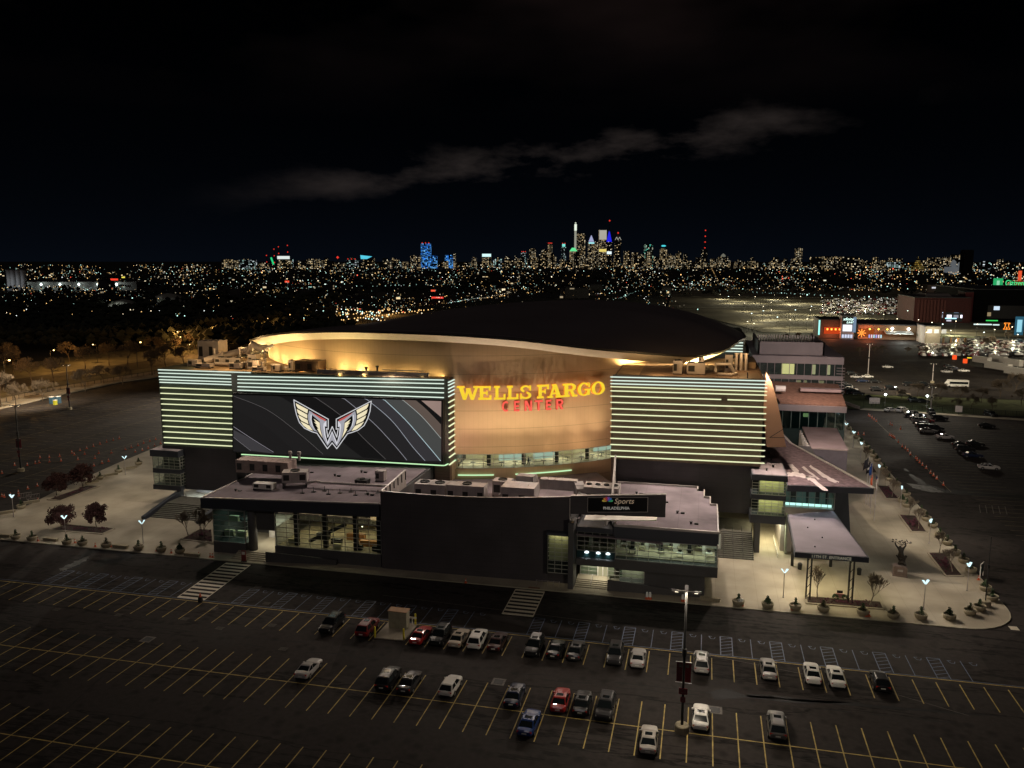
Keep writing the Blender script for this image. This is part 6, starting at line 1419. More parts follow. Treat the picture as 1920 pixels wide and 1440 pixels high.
J2 = [(.35, .1, 2.4, .3, .25), (.5, .1, 2.75, .28, .2), (.7, .05, 3.1, .12), (.85, .0, 3.3, .16), (0, 0, 2.0, .2), (-.4, -.1, 1.75, .14), (.6, -.2, 1.95, .18), (.8, -.3, 1.7, .12), (.1, -.2, 2.75, .11), (-.45, -.2, 2.95, .09), (-.7, -.1, 3.3, .07)]
skinned('lower_figure', J2, [(0, 1), (1, 2), (2, 3), (0, 4), (4, 5), (0, 6), (6, 7), (1, 8), (8, 9), (9, 10)], bronze, stt, 2, 1.6)
bl = MB(); rr_ = random.Random(5)
for c0 in ((-1.05, -.1, 5.55), (.45, -.1, 5.65), (-.3, 0, 5.7), (1.0, 0, 5.45)):
    for k in range(9):
        a = rr_.uniform(0, 6.28); c_ = Vector(c0) + Vector((rr_.uniform(-.35, .35), rr_.uniform(-.2, .2), rr_.uniform(-.25, .25))); bl.octa(c_, rr_.uniform(.07, .15))
    bl.bar(c0, (0, 0, 4.9), .07)
attach(bl.build('ornament', bronze), stt, True)
# flags
FG = [((865, 590), 3.9, (.02, .02, .03), 'black flag hanging limp on the leftmost pole', None), ((880, 595), 3.6, (.015, .015, .02), 'dark flag with a white device, second from the left', 1), ((892, 610), 3.5, (.015, .05, .22), 'blue flag hanging limp on the third pole', None), ((895, 655), 3.6, (.50, .10, .04), 'orange red flag on the fourth pole', None), ((920, 700), 4.2, (.25, .05, .06), 'red and white striped flag on the nearest pole', 2)]
for k, (q, h_, col, lb, pat) in enumerate(FG):
    x, y = z7(*q); u, v = PR((x, y, .12)); topv = (855, 908, 908, 890, 890)[k]
    topz_ = max(6.5, AY(u, (857, 865, 868, 889, 890)[k], y).z)
    t = thing('flag_pole', lb, 'flag pole', (x, y, .12), R(20 * k), 'flag poles by the entrance')
    attach(MB().lathe([(.09, 0), (.04, topz_)], (0, 0, 0), 8).build('pole', metalg), t, True)
    m = MB(); NX, NZ = 6, 8
    for i in range(NX + 1):
        for j in range(NZ + 1):
            a, b = i / NX, j / NZ; m.v.append((-.04 - a * .75 - .25 * b * a, .16 * math.sin(a * 9 + b * 2), topz_ - .15 - b * 2.0 - a * .9))
    for i in range(NX):
        for j in range(NZ): p_ = i * (NZ + 1) + j; m.f.append((p_, p_ + 1, p_ + NZ + 2, p_ + NZ + 1)); m.m.append((1 if (i % 2 and pat == 2 and not (i < 3 and j < 3)) or (pat == 1 and 2 < j < 5 and 1 < i < 4) else 2 if (pat == 2 and i < 3 and j < 3) else 0))
    f_ = m.build('flag', [mat('flag cloth %d' % k, col, .8), mat('white cloth', (.5, .5, .48), .8), mat('navy cloth', (.02, .03, .12), .8)]); attach(f_, t, True)
# cones
cn0 = thing('traffic_cone', 'cone', 'traffic cone', (0, 0, 0))
attach(MB().lathe([(.15, .03), (.045, .72), (.03, .74)], (0, 0, 0), 10).box(-.22, .22, -.22, .22, 0, .035).build('cone_body', orange), cn0, True)
attach(MB().lathe([(.110, .36), (.088, .50)], (0, 0, 0), 10).build('reflective_band', whitem), cn0, True)
first = [True]
def cone(x, y, z, lb, grp, sc=1.0, tilt=0):
    o = cn0 if first[0] else copy_tree(cn0); first[0] = False
    o.location = (x, y, z); o['label'] = lb; o['group'] = grp; o['category'] = 'traffic cone'; o.scale = (sc,) * 3; o.rotation_euler = (tilt, 0, x); return o
LCN = [z8(*p) for p in [(15, 268), (110, 208), (205, 208), (265, 195), (300, 152), (370, 150), (448, 142), (540, 117), (600, 98), (650, 82), (700, 66), (750, 50), (800, 35), (850, 20), (895, 8)]]
for i, p in enumerate(LCN): cone(*p, .01, 'orange cone, %s from the left in the far line of the left lot' % nth(i + 1), 'cones set out across the left lot', 1.12)
LC2 = [z8(*p) for p in [(295, 188), (372, 182), (458, 176), (558, 130), (635, 125), (712, 155), (740, 118), (765, 192), (815, 178), (835, 115), (940, 90), (985, 75), (1035, 60), (1078, 42), (1125, 27), (1168, 15), (1015, 108), (1068, 96), (1112, 80), (1160, 62), (1205, 45), (585, 165), (705, 212)]]
for i, p in enumerate(LC2): cone(*p, .01, 'orange cone, %s in the nearer scattered lines of the left lot' % nth(i + 1), 'cones set out across the left lot', 1.12)
LC3 = [z8(*p) for p in [(15, 440), (32, 446), (80, 435), (138, 415), (140, 436), (208, 385), (280, 362), (340, 348), (530, 278), (645, 236), (285, 478), (408, 315)]]
for i, p in enumerate(LC3): cone(*p, .01, 'orange cone, %s from the left along the near edge of the left lot' % nth(i + 1), 'cones along the near edge of the left lot', 1.1)
RCN = [(365, 105), (378, 112), (400, 128), (420, 145), (445, 162), (578, 300), (595, 308), (610, 318), (625, 330), (662, 370), (703, 415), (733, 435), (757, 458), (785, 495), (838, 532), (851, 550), (876, 576), (903, 602), (941, 632), (985, 680), (1015, 706), (1048, 738), (1113, 798)]
for i, p in enumerate(RCN): cone(*zr(*p), .01, 'orange cone, %s from the top in the slanting line of the right lot' % nth(i + 1), 'cones lining the lane right of the plaza', 1.15)
for i, p in enumerate([(262, 292), (318, 296), (582, 190), (600, 200), (685, 238)]): cone(*zr(*p), .01, 'stray orange cone, %s from the left near the top of the right lane' % nth(i + 1), 'stray cones in the right lane', 1.2)
PC = [(z8(285, 778), 'left of the first kerb lamp'), (z8(562, 792), 'between two planters under the red trees'), (z8(715, 820), 'on the kerb left of the third planter group'), (z8(832, 820), 'beside the bench on the left plaza'), (z8(1175, 852), 'left of the planter near the plaza lamp'), (z8(1285, 868), 'fallen between two planters'), (z8(1492, 890), 'beside the dark bag near the crosswalk'), (z8(1577, 898), 'left one of the pair at the green glass corner'), (z8(1595, 900), 'right one of the pair at the green glass corner'), (z7(375, 1292), 'left one of the pair beside the canopy planter'), (z7(390, 1293), 'right one of the pair beside the canopy planter'), (z7(868, 1335), 'left one of the pair below the long planting bed'), (z7(888, 1335), 'right one of the pair below the long planting bed'), (z7(1618, 1092), 'alone near the corner sign board')]
for i, (p, lb) in enumerate(PC): cone(*p, .12, 'orange cone ' + lb, 'cones on the plaza pavement', 1.0)
cone(*tuple(G(700 + 693 / 4, 860 + 930 / 4, .12)[:2]), .12, 'orange cone standing alone before the big dark wall', 'cones on the plaza pavement')
# white delineator drums in pairs
for k, (q, lb) in enumerate((((932, 1052), 'left white and orange channeliser of the first pair by the ramp wall'), ((955, 1053), 'right white and orange channeliser of the first pair by the ramp wall'), ((1200, 1070), 'left white and orange channeliser of the pair at the tall mast'), ((1222, 1070), 'right white and orange channeliser of the pair at the tall mast'), ((1625, 1103), 'left white and orange channeliser beside the first planter'), ((1645, 1103), 'right white and orange channeliser beside the first planter'))):
    x, y = G(980 + q[0] / 4, 860 + q[1] / 4, .12)[:2]; t = thing('traffic_channeliser', lb, 'channeliser', (x, y, .12), 0, 'white and orange channelisers on the kerb')
    attach(MB().lathe([(.28, 0), (.24, .35)], (0, 0, 0), 12).build('base', orange), t, True); attach(MB().lathe([(.20, .35), (.16, 1.05), (.05, 1.1)], (0, 0, 0), 12).build('upper_body', mat('white reflective', (.6, .58, .52), .4, emit=(1, 1, .9), es=.04)), t, True)
# small kiosk sign on the left crosswalk and drum at its foot
x, y = G(360 + 390 / 4, 860 + 770 / 4, .12)[:2]
t = thing('totem_sign', 'red and white totem sign at the head of the left crosswalk', 'sign', (x, y, .12)); attach(MB().box(-.4, .4, -.08, .08, .1, 1.9).build('panel', mat('dull red panel', (.20, .04, .03), .6)), t, True); attach(MB().box(-.5, .5, -.2, .2, 0, .1).build('base', metald), t, True); attach(MB().box(-.3, .3, -.09, -.081, 1.2, 1.7).build('notice', whitem), t, True)
x, y = G(376, 1128, 0)[:2]
t = thing('traffic_drum', 'dark drum with an orange cone top at the foot of the left crosswalk', 'traffic drum', (x, y, .01)); attach(MB().lathe([(.36, 0), (.32, .75)], (0, 0, 0), 14).build('drum', black), t, True); attach(MB().lathe([(.2, .75), (.05, 1.3)], (0, 0, 0), 10).build('cone_top', orange), t, True)
# beige utility cabinet on its pad with four bollards
t = thing('utility_cabinet', 'beige steel utility cabinet on a small kerbed island among the parked cars', 'utility cabinet', (-39.5, 99.6, 0))
MB().box(-40.75, -38.15, 98.9, 100.1, .2, 2.6).build('cabinet_body', cabinet, t)
MB().box(-40.85, -38.05, 98.8, 100.2, 2.6, 2.68).build('lid', mat('rusty lid', (.30, .18, .10), .8), t)
for k in range(3): MB().box(-40.7 + k * .86, -39.9 + k * .86, 98.86, 98.89, .3, 2.5).build('door', cabinet, t)
tag(MB().prism([(-41.6, 95.8), (-37.4, 95.9), (-37.3, 101), (-41.5, 101)], .002, .15).build('kerbed_island', concrete), 'pale kerbed island that carries the beige cabinet', 'island')
for (x, y, lb) in ((-41.5, 95.9, 'yellow steel bollard at the near left corner of the island'), (-37.5, 96.1, 'yellow steel bollard at the near right corner of the island'), (-37.6, 100.9, 'yellow steel bollard at the far right corner of the island')):
    t = thing('bollard', lb, 'bollard', (x, y, .15), 0, 'yellow bollards round the utility cabinet'); attach(MB().lathe([(.13, 0), (.13, 1.45), (.07, 1.53)], (0, 0, 0), 10).build('post', ypost), t, True)
tag(MB().box(-38.9 + .4, -37.8 + .4, 100.7, 100.75, 1.0, 1.25).box(-38.2 + .15, -38.1 + .15, 100.72, 100.76, .15, 1.0).build('small_sign', whitem), 'tiny white plate sign on a post behind the cabinet', 'sign')
# manholes
for (x, y, lb) in ((2.6, 88.2, 'square dark drain grate with pale frame right of the white sedan'), (-70.9, 88.6, 'square dark drain grate at the left of the empty stalls'), (-22.6, 88.6, 'small square drain grate above the dark blue sedan')):
    t = thing('drain_grate', lb, 'drain grate', (x, y, 0), 0); attach(MB().poly([(-.8, -.8, .013), (.8, -.8, .013), (.8, .8, .013), (-.8, .8, .013)]).build('frame', faint_p), t, True); attach(MB().poly([(-.55, -.55, .018), (.55, -.55, .018), (.55, .55, .018), (-.55, .55, .018)]).build('grate', black), t, True)
x, y = z7(1850, 1415, 0)
tag(MB().poly([(x - .5, y - .6, .012), (x + .6, y - .6, .012), (x + .6, y + .6, .012), (x - .5, y + .6, .012)]).build('drain_cover', white_p), 'small pale square drain cover on the road at the right edge', 'drain cover')
# masts
def mast(x, y, h, label, heads=3, banners=True, r=.16, z=0, big=True, grp='tall light masts of the car parks', lit=False):
    t = thing('light_mast', label, 'light mast', (x, y, z), 0, grp)
    attach(MB().lathe([(.75, 0), (.75, .75), (.68, .85)], (0, 0, 0), 18).build('base', planterm), t, True)
    attach(MB().lathe([(r, .85), (r * .62, h)], (0, 0, 0), 10).build('pole', metald if not lit else metalg), t, True)
    attach(MB().lathe([(r + .08, h * .55), (r + .08, h * .60)], (0, 0, 0), 10).build('collar', metald), t, True)
    for k in range(heads):
        a = R((0, 180, 90, 270)[k % 4]); d_ = Vector((math.cos(a), math.sin(a), 0)); o = MB().bar(d_ * .1 + Vector((0, 0, h)), d_ * 1.5 + Vector((0, 0, h + .05)), .36, .14).build('lamp_head', metald); attach(o, t, True)
        q = d_ * 1.0 + Vector((0, 0, h - .085)); attach(MB().box(q.x - .18, q.x + .18, q.y - .18, q.y + .18, q.z + .012, q.z + .016).build('lens', glow('warm mast lens', (1, .85, .6), 4)), o, True)
    if banners:
        zb = h * .50
        for s_ in (-1, 1):
            b_ = MB().box(s_ * .15, s_ * .75, -.02, .02, zb - 2.2, zb).build('banner', mat('maroon banner', (.16, .02, .025), .8) if s_ > 0 else mat('dark maroon banner', (.09, .02, .025), .8)); attach(b_, t, True)
            attach(MB().box(min(s_ * .22, s_ * .55), max(s_ * .22, s_ * .55), -.03, -.021, zb - .55, zb - .2).build('banner_mark', faint_p), b_, True)
        attach(MB().box(-.85, .85, -.04, .04, zb, zb + .06).build('banner_arm', metalg), t, True); attach(MB().box(-.85, .85, -.04, .04, zb - 2.3, zb - 2.24).build('banner_arm', metalg), t, True)
        for zz_, w_, hh_, cc_ in ((zb - 3.5, .45, .7, 'maroon'), (zb - 4.4, .26, .6, 'maroon')):
            s2 = MB().box(-w_, w_, -.24, -.2, zz_, zz_ + hh_).build('sign_plate', mat('maroon sign', (.14, .02, .03), .6)); attach(s2, t, True)
            attach(text_obj('C5' if w_ > .3 else '2', .55, (0, -.25, zz_ + hh_ / 2), Euler((R(90), 0, 0)), faint_p, None, 'sign_lettering', .003), s2, True)
    return t
mast(-.9, 83.0, 15.8, 'tall black light mast with maroon banners rising from the middle row')
for dx in (-1.2, 1.2): point((-.9 + dx, 83, 15.3), 2500, (1, .86, .66), .3)
for (bx_, by_, tv, lb) in ((39.5, 884, 761, 'light mast with a red banner at the left edge of the left lot'), (130.7, 768, 685, 'light mast beside the blue portable toilets in the left lot')):
    p_ = G(bx_, by_); h_ = AY(bx_ - 5, tv, p_.y).z; mast(p_.x, p_.y, h_, lb, banners=True, r=.2)
p_ = G(1847, 1136, .12); mast(p_.x, p_.y, 10.5, 'thin dark pole at the rounded corner of the plaza', heads=0, banners=False, r=.09, z=.12)
for (bx_, by_, tv, lb) in ((1745, 770, 728, 'short banner mast by the far kerb of the right lot'), (1627, 705, 645, 'grey light mast at the upper left of the upper lot'), (1748, 718, 694, 'light mast with a pale head in the middle of the upper lot')):
    p_ = G(bx_, by_); mast(p_.x, p_.y, max(8, AY(bx_, tv, p_.y).z), lb, banners=False, r=.22, lit=True)
# corner sign board
x, y = z7(1635, 1075); t = thing('sign_board', 'square white-framed sign board on the kerb at the right corner', 'sign', (x, y, .12), R(60)); attach(MB().box(-.9, .9, -.05, .05, .8, 2.3).build('panel', mat('grey green sign', (.12, .15, .15), .5)), t, True); attach(MB().box(-.95, -.88, -.06, .06, 0, 2.36).box(.88, .95, -.06, .06, 0, 2.36).box(-.95, .95, -.06, .06, 2.3, 2.38).build('frame', whitem), t, True)
for (q, lb) in (((425, 1022), 'dark litter bin at the left canopy column'), ((820, 1058), 'dark litter bin at the right canopy column')):
    x, y = z7(*q); t = thing('litter_bin', lb, 'litter bin', (x, y, .12), 0, 'litter bins under the canopy'); attach(MB().lathe([(.3, 0), (.36, .9), (.38, .95)], (0, 0, 0), 12).build('bin_body', black), t, True); attach(MB().lathe([(.39, .95), (.2, 1.15)], (0, 0, 0), 12).build('lid', metald), t, True)
x, y = z7(690, 1225); t = thing('flower_sign', 'little red and white sign between two shrubs in the long bed', 'sign', (x, y, .2)); attach(MB().box(-.6, .6, -.05, .05, .2, .9).build('panel', mat('pinkish sign', (.5, .22, .22), .6)), t, True); attach(MB().box(-.4, .4, 0.1, .16, .9, 1.3).build('dark_panel', metald), t, True)
for k, (q, lb) in enumerate((((660, 1228), 'round evergreen shrub left of the little red sign'), ((722, 1232), 'round evergreen shrub right of the little red sign'), ((1560, 760), ''), )):
    if not lb: continue
    x, y = z7(*q); o = shrub(1).build('shrub', leafg); o.location = (x, y, -.4); tag(o, lb, 'shrub', 'shrubs in the long planting bed')
# barricades at far left, bike rack
for k, (q, lb) in enumerate((((190, 455), 'left one of two leaning steel barriers at the far left of the plaza'), ((250, 465), 'right one of two leaning steel barriers at the far left of the plaza'))):
    x, y = z8(*q); t = thing('crowd_barrier', lb, 'barrier', (x, y, .12), .9, 'steel barriers at the far left'); m = MB()
    m.bar((-1.2, 0, 1.1), (1.2, 0, 1.1), .05).bar((-1.2, 0, .2), (1.2, 0, .2), .05)
    for j in range(9): m.bar((-1.2 + .3 * j, 0, .2), (-1.2 + .3 * j, 0, 1.1), .03)
    attach(m.build('grid', metalg), t, True); attach(MB().box(-1.0, -.9, -.3, .3, 0, .06).box(.9, 1.0, -.3, .3, 0, .06).build('foot', metalg), t, True)
t = thing('bike_rack', 'low wire bike rack against the big dark wall by the right crosswalk', 'bike rack', (-22.3, 118.4, .12)); m = MB()
for j in range(5): m.tube([(-1.8 + .9 * j, -.25, 0), (-1.8 + .9 * j, -.25, .75), (-1.8 + .9 * j, .25, .75), (-1.8 + .9 * j, .25, 0)], .025, 5)
attach(m.build('hoops', metalg), t, True); attach(MB().bar((-1.9, 0, .76), (1.9, 0, .76), .05).build('rail', metalg), t, True)
tag(MB().box(-25.1, -23.3, 116.86, 117.35, .121, .135).build('tactile_plate', mat('rust brown plate', (.20, .09, .05), .8)), 'rust brown tactile plate at the head of the right crosswalk', 'tactile plate')
# person walking in the concourse
def person(x, y, z, rz, lb, top, legs_):
    t = thing('person', lb, 'person', (x, y, z), rz)
    J = [(0, 0, .95, .14, .11), (0, 0, 1.15, .13, .10), (0, 0, 1.40, .17, .10), (0, 0, 1.52, .055), (0, -.02, 1.66, .085, .10), (.09, -.03, .90, .085), (.11, -.18, .50, .06), (.11, -.10, .08, .045), (.11, -.25, .05, .04), (-.09, .03, .90, .085), (-.11, .10, .50, .06), (-.11, .32, .12, .045), (-.11, .24, .04, .04), (.20, 0, 1.38, .055), (.25, .12, 1.12, .045), (.25, .02, .90, .035), (-.20, 0, 1.38, .055), (-.25, -.10, 1.12, .045), (-.24, -.28, .98, .035)]
    b = skinned('body', J, [(0, 1), (1, 2), (2, 3), (3, 4), (0, 5), (5, 6), (6, 7), (7, 8), (0, 9), (9, 10), (10, 11), (11, 12), (2, 13), (13, 14), (14, 15), (2, 16), (16, 17), (17, 18)], top, t)
    attach(MB().lathe([(.02, 1.79), (.09, 1.76), (.105, 1.70), (.10, 1.62)][::-1], (0, .01, 0), 10).build('hair', black), t, True); return t
ap = math.atan2(yd(-32.4) - DC[1], -32.4 - DC[0]); px_, py_ = dp(ap, DR - 1.2)
person(px_, py_, CF + .02, R(80), 'person in dark clothes walking past the ribbon window of the concourse', mat('dark clothing', (.02, .02, .025), .9), None)
# portable toilets
for k, (q, col, lb) in enumerate((((98, 757), (.04, .10, .16), 'left blue portable toilet beside the left lot mast'), ((110, 756), (.04, .10, .16), 'right blue portable toilet beside the left lot mast'), ((104, 759), (.5, .5, .03), 'yellow hand-wash stand before the blue portable toilets'))):
    p_ = G(*q); w_ = 1.3 if k < 2 else .7; t = thing('portable_toilet' if k < 2 else 'wash_stand', lb, 'portable toilet' if k < 2 else 'wash stand', (p_.x, p_.y, 0)); attach(MB().box(-w_ / 2, w_ / 2, -.6, .6, 0, 2.4 if k < 2 else 1.6).build('cabin', mat('site plastic %d' % k, col, .5)), t, True); attach(MB().box(-w_ / 2 - .05, w_ / 2 + .05, -.65, .65, 2.4 if k < 2 else 1.6, 2.5 if k < 2 else 1.7).build('roof', whitem), t, True)

# ================================================================== TREES
def bare_mesh(seed, h, spread=.55, lv=5, mn=.03):
    rr_ = random.Random(seed); tr_, tw_ = MB(), MB()
    def br(p, d, L_, r_, k):
        pts = [p]; rs = [r_]; q = p
        for j in range(3):
            d = (d + Vector((rr_.uniform(-.16, .16), rr_.uniform(-.16, .16), rr_.uniform(-.02, .14)))).normalized(); q = q + d * L_ / 3; pts.append(q); rs.append(r_ * (1 - .16 * (j + 1)))
        (tr_ if k < 2 else tw_).tube(pts, rs, 6 if k < 2 else 3, cap=False)
        if k >= lv: return
        for j in range(rr_.choice((3, 3, 4)) if k else 5):
            a = rr_.uniform(0, 6.28); s_ = spread * rr_.uniform(.6, 1.25); o = d.orthogonal().normalized(); o = Matrix.Rotation(a, 3, d) @ o
            nd = (d + o * s_ + Vector((0, 0, .08))).normalized(); t_ = rr_.uniform(.55, 1.0); q0 = pts[2].lerp(pts[3], t_) if rr_.random() < .7 else pts[1].lerp(pts[2], t_)
            br(q0, nd, L_ * rr_.uniform(.62, .8), max(rs[-1] * .68, mn), k + 1)
    br(Vector((0, 0, 0)), Vector((0, 0, 1)), h * .32, h * .018 + .02, 0)
    return tr_, tw_
def tree_proto(seed, h, mt_tr=bark, mt_tw=twig, spread=.55, lv=5):
    t = thing('bare_tree', 'tree', 'tree'); a, b = bare_mesh(seed, h, spread, lv); attach(a.build('trunk', mt_tr), t, True); attach(b.build('crown', mt_tw), t, True); return t
T_BIG = [tree_proto(11, 9, spread=.95, lv=6), tree_proto(12, 9, spread=.85, lv=6), tree_proto(13, 9, spread=1.05, lv=6)]
paleb = mat('pale bark', (.22, .19, .15), .9, var=.2)
T_SML = [tree_proto(21, 6.2, paleb, mat('pale twigs', (.15, .12, .09), .9), .42, 5), tree_proto(22, 6.0, paleb, MATS['pale twigs'], .40, 5)]
usedt = set()
def put_tree(P_, k, x, y, z, sc, rz, lb, grp):
    p_ = P_[k % len(P_)]; o = p_ if p_.name not in usedt else copy_tree(p_); usedt.add(p_.name)
    o.location = (x, y, z); o.rotation_euler = (0, 0, rz); o.scale = (sc,) * 3; o['label'] = lb; o['group'] = grp; o['category'] = 'tree'; return o
_tree.clear()
SM = [(z7(543, 1225), 'left bare young tree in the long bed below the canopy'), (z7(893, 1268), 'right bare young tree in the long bed below the canopy'), (z7(1355, 918), 'bare young tree at the top of the lowest slanted bed'), (z7(1443, 1040), 'bare young tree inside the lowest slanted bed'), (z7(1215, 752), 'bare young tree inside the second slanted bed'), (z7(1153, 664), 'bare young tree at the top of the second slanted bed'), (z7(995, 468), 'bare young tree at the top of the third slanted bed'), (z7(1040, 540), 'bare young tree inside the third slanted bed'), (z7(862, 312), 'bare young tree at the farthest small bed'), (z8(1415, 752), 'bare young tree left of the green glass corner'), (z8(1500, 730), 'bare young tree behind the dark bed by the glass corner'), (z8(1535, 755), 'bare young tree closest to the green glass corner')]
for i, (p, lb) in enumerate(SM): put_tree(T_SML, i, *p, .15, (.72 if 2 <= i <= 8 else .9), i * 1.1, lb, 'bare young trees on the plaza')
# red leaved trees
def red_tree(seed, h, w):
    rr_ = random.Random(seed); t = thing('red_leaved_tree', 'tree', 'tree'); a, b = bare_mesh(seed, h * .95, .7, 3)
    for q in b.v: pass
    a.f += [tuple(i + len(a.v) for i in f) for f in b.f]; a.m += [0] * len(b.f); a.v += b.v
    attach(a.build('trunk', bark), t, True); m = MB()
    cl_ = []
    for k in range(60):
        th, ph = rr_.uniform(0, 6.28), rr_.uniform(-.75, 1.5); r_ = rr_.uniform(.45, 1.0); cl_.append(Vector((math.cos(th) * math.cos(ph) * w * r_, math.sin(th) * math.cos(ph) * w * r_, h * .60 + math.sin(ph) * h * .44 * r_)))
    for c_ in cl_:
        rad = rr_.uniform(.35, .75) * w * .46
        for k in range(75):
            d_ = Vector((rr_.gauss(0, 1), rr_.gauss(0, 1), rr_.gauss(0, .8))).normalized() * rad * rr_.random() ** .4; q = c_ + d_; u_ = Vector((rr_.uniform(-1, 1), rr_.uniform(-1, 1), rr_.uniform(-1, 1))).normalized() * .14; v_ = u_.orthogonal().normalized() * .10
            m.poly([q - u_, q + v_, q + u_, q - v_])
    attach(m.build('crown', redleaf), t, True); return t
for (q, h, w, lb) in (((425, 435), 4.6, 2.6, 'dark red-leaved tree, left of the upper pair in the left plaza'), ((620, 372), 4.8, 2.8, 'dark red-leaved tree, right of the upper pair in the left plaza'), ((462, 690), 4.4, 2.5, 'thinner red-leaved tree behind the plaza lamp, left of the lower pair'), ((725, 676), 4.2, 2.1, 'round red-leaved tree, right of the lower pair in the left plaza')):
    o = red_tree(int(q[0]), h, w); o.location = (*z8(*q), .15); o['label'] = lb; o['group'] = 'red-leaved trees in the left plaza'
# bare trees along the orange-lit street behind the left lot
rt = random.Random(9); TL = []
for (u, v, s_) in ((2, 765, 1.25), (30, 762, .8), (80, 752, .8), (60, 720, 1.1), (100, 715, 1.0), (160, 735, .9), (195, 720, .8), (230, 722, .8), (285, 705, 1.2), (310, 690, 1.1), (345, 690, 1.0), (160, 692, 1.1), (205, 685, 1.1), (240, 686, 1.2), (290, 672, 1.1), (330, 668, 1.0), (25, 700, 1.1), (10, 690, 1.2), (130, 678, 1.0), (430, 655, 1.1), (400, 650, 1.0), (365, 655, 1.0), (455, 642, 1.0), (475, 635, .9), (505, 628, .9), (540, 622, .9)):
    TL.append((u, v, s_))
TL.sort()
for i, (u, v, s_) in enumerate(TL):
    p_ = G(u, v, -.2); put_tree(T_BIG, i, p_.x, p_.y, -.2, s_ * 1.3, rt.uniform(0, 6), 'bare winter tree, %s from the left along the orange-lit street' % nth(i + 1), 'bare trees along the street behind the left lot')
TR = [(1755, 765, .8), (1790, 770, .7), (1820, 768, .8), (1668, 722, .0), (1800, 752, .9), (1762, 748, 1.0), (1840, 755, .9), (1875, 745, 1.1), (1905, 735, 1.2), (1915, 760, 1.0), (1860, 772, .8), (1720, 745, .9), (1690, 752, .7), (1890, 640, 1.0), (1845, 655, 1.1), (1858, 650, 1.0), (1880, 660, .9), (1700, 665, .7), (1735, 668, .8), (1640, 665, .8), (1655, 662, .7), (1612, 668, .8), (1475, 640, .8), (1495, 640, .9), (1800, 668, .8), (1775, 665, .8)]
TR = sorted(x for x in TR if x[2] > 0)
for i, (u, v, s_) in enumerate(TR):
    p_ = G(u, v, -.1); put_tree(T_BIG, i + 1, p_.x, p_.y, -.1, s_ * .8, rt.uniform(0, 6), 'bare tree, %s from the left among the strips right of the office block' % nth(i + 1), 'bare trees beyond the right lots')
# fences
def fence(pts, h, lb, sp=3.0, mt=metald):
    t = thing('metal_fence', lb, 'fence', (*pts[0], 0)); m = MB(); pn = MB()
    for a, b in zip(pts, pts[1:]):
        a, b = Vector((*a, 0)), Vector((*b, 0)); L_ = (b - a).length; n = int(L_ / sp)
        for i in range(n + 1): p = a.lerp(b, i / n); m.box(p.x - .05, p.x + .05, p.y - .05, p.y + .05, 0, h)
        for z in (h - .12, .25): pn.bar((a.x, a.y, z), (b.x, b.y, z), .06)
        k = int(L_ / .5)
        for i in range(k): p = a.lerp(b, (i + .5) / k); pn.box(p.x - .02, p.x + .02, p.y - .02, p.y + .02, .1, h)
    tag(m.build('posts', mt, t), kind='stuff'); pn.build('fence_panel', mt, t)
fence([(-238, 125), (-239, 219), (-244, 262), (-238, 303), (-220, 395)], 1.8, 'long dark metal fence between the left lot and the orange-lit street')
fence([(54, 297), (182, 274)], 2.0, 'dark metal fence along the grass strip above the right lot')
MBk = MB().bar((52.0, 292.5, .5), (44.5, 316, .5), .5, 1.0); tag(MBk.build('retaining_wall', mat('worn concrete wall', (.25, .2, .17), .8)), 'low slanting retaining wall at the corner of the upper lot', 'wall')
for k, (u, v, w_, lb) in enumerate(((1634, 762, 1.6, 'small white box sign left of the kerb lamp in the right lot'), (1642, 762, 2.4, 'wider pinkish box sign left of the kerb lamp in the right lot'), (1797, 778, 2.0, 'white box sign with red foot by the far kerb of the right lot'))):
    p_ = G(u, v); t = thing('box_sign', lb, 'sign', (p_.x, p_.y, 0)); attach(MB().box(-w_ / 2, w_ / 2, -.1, .1, 1.0, 3.0).build('panel', mat('sign cream', (.6, .5, .45), .6, emit=(1, .9, .8), es=.05)), t, True); attach(MB().box(-.1, .1, -.05, .05, 0, 1.0).build('post', metald), t, True)
for k, (u, v, lb) in enumerate(((1659, 762, 'left one of two bright kerb lamps along the grass strip'), (1737, 765, 'right one of two bright kerb lamps along the grass strip'))):
    p_ = G(u, v); t = thing('post_lamp', lb, 'post lamp', (p_.x, p_.y, 0), 0, 'kerb lamps along the grass strip'); attach(MB().lathe([(.08, 0), (.06, 3.8)], (0, 0, 0), 8).build('pole', metalg), t, True); attach(MB().lathe([(.2, 3.8), (.45, 4.3), (.2, 4.5)], (0, 0, 0), 10).build('lamp_head', glow('bright kerb lamp', (.85, 1, .95), 7)), t, True); point((p_.x, p_.y, 4.8), 500, (.9, 1, .9), .3)

# ================================================================== STREET LAMPS WITH REAL LIGHT, THEN ADDED FILL LIGHTS
SOD = (1, .48, .12)
sod_g = glow('sodium lamp lens', (1, .62, .22), 7); wht_g = glow('white street lamp lens', (.80, 1, .92), 7); wrm_g = glow('warm street lamp lens', (1, .85, .55), 6)
def lamp_proto(g_, h=9, arm=1.6, hd=.35):
    t = thing('street_lamp', 'lamp', 'street lamp'); attach(MB().lathe([(.16, 0), (.08, h)], (0, 0, 0), 6).bar((0, 0, h), (arm, 0, h + .25), .1).build('pole', metald), t, True); attach(MB().lathe([(hd * .6, h + .02), (hd, h + .18), (hd * .6, h + .4)], (arm, 0, 0), 8).build('lamp_head', g_), t, True); return t
LPR = {'o': lamp_proto(sod_g, 9), 'w': lamp_proto(wht_g, 10, .3, .5), 'y': lamp_proto(wrm_g, 10, .3, .5)}
usedl = set()
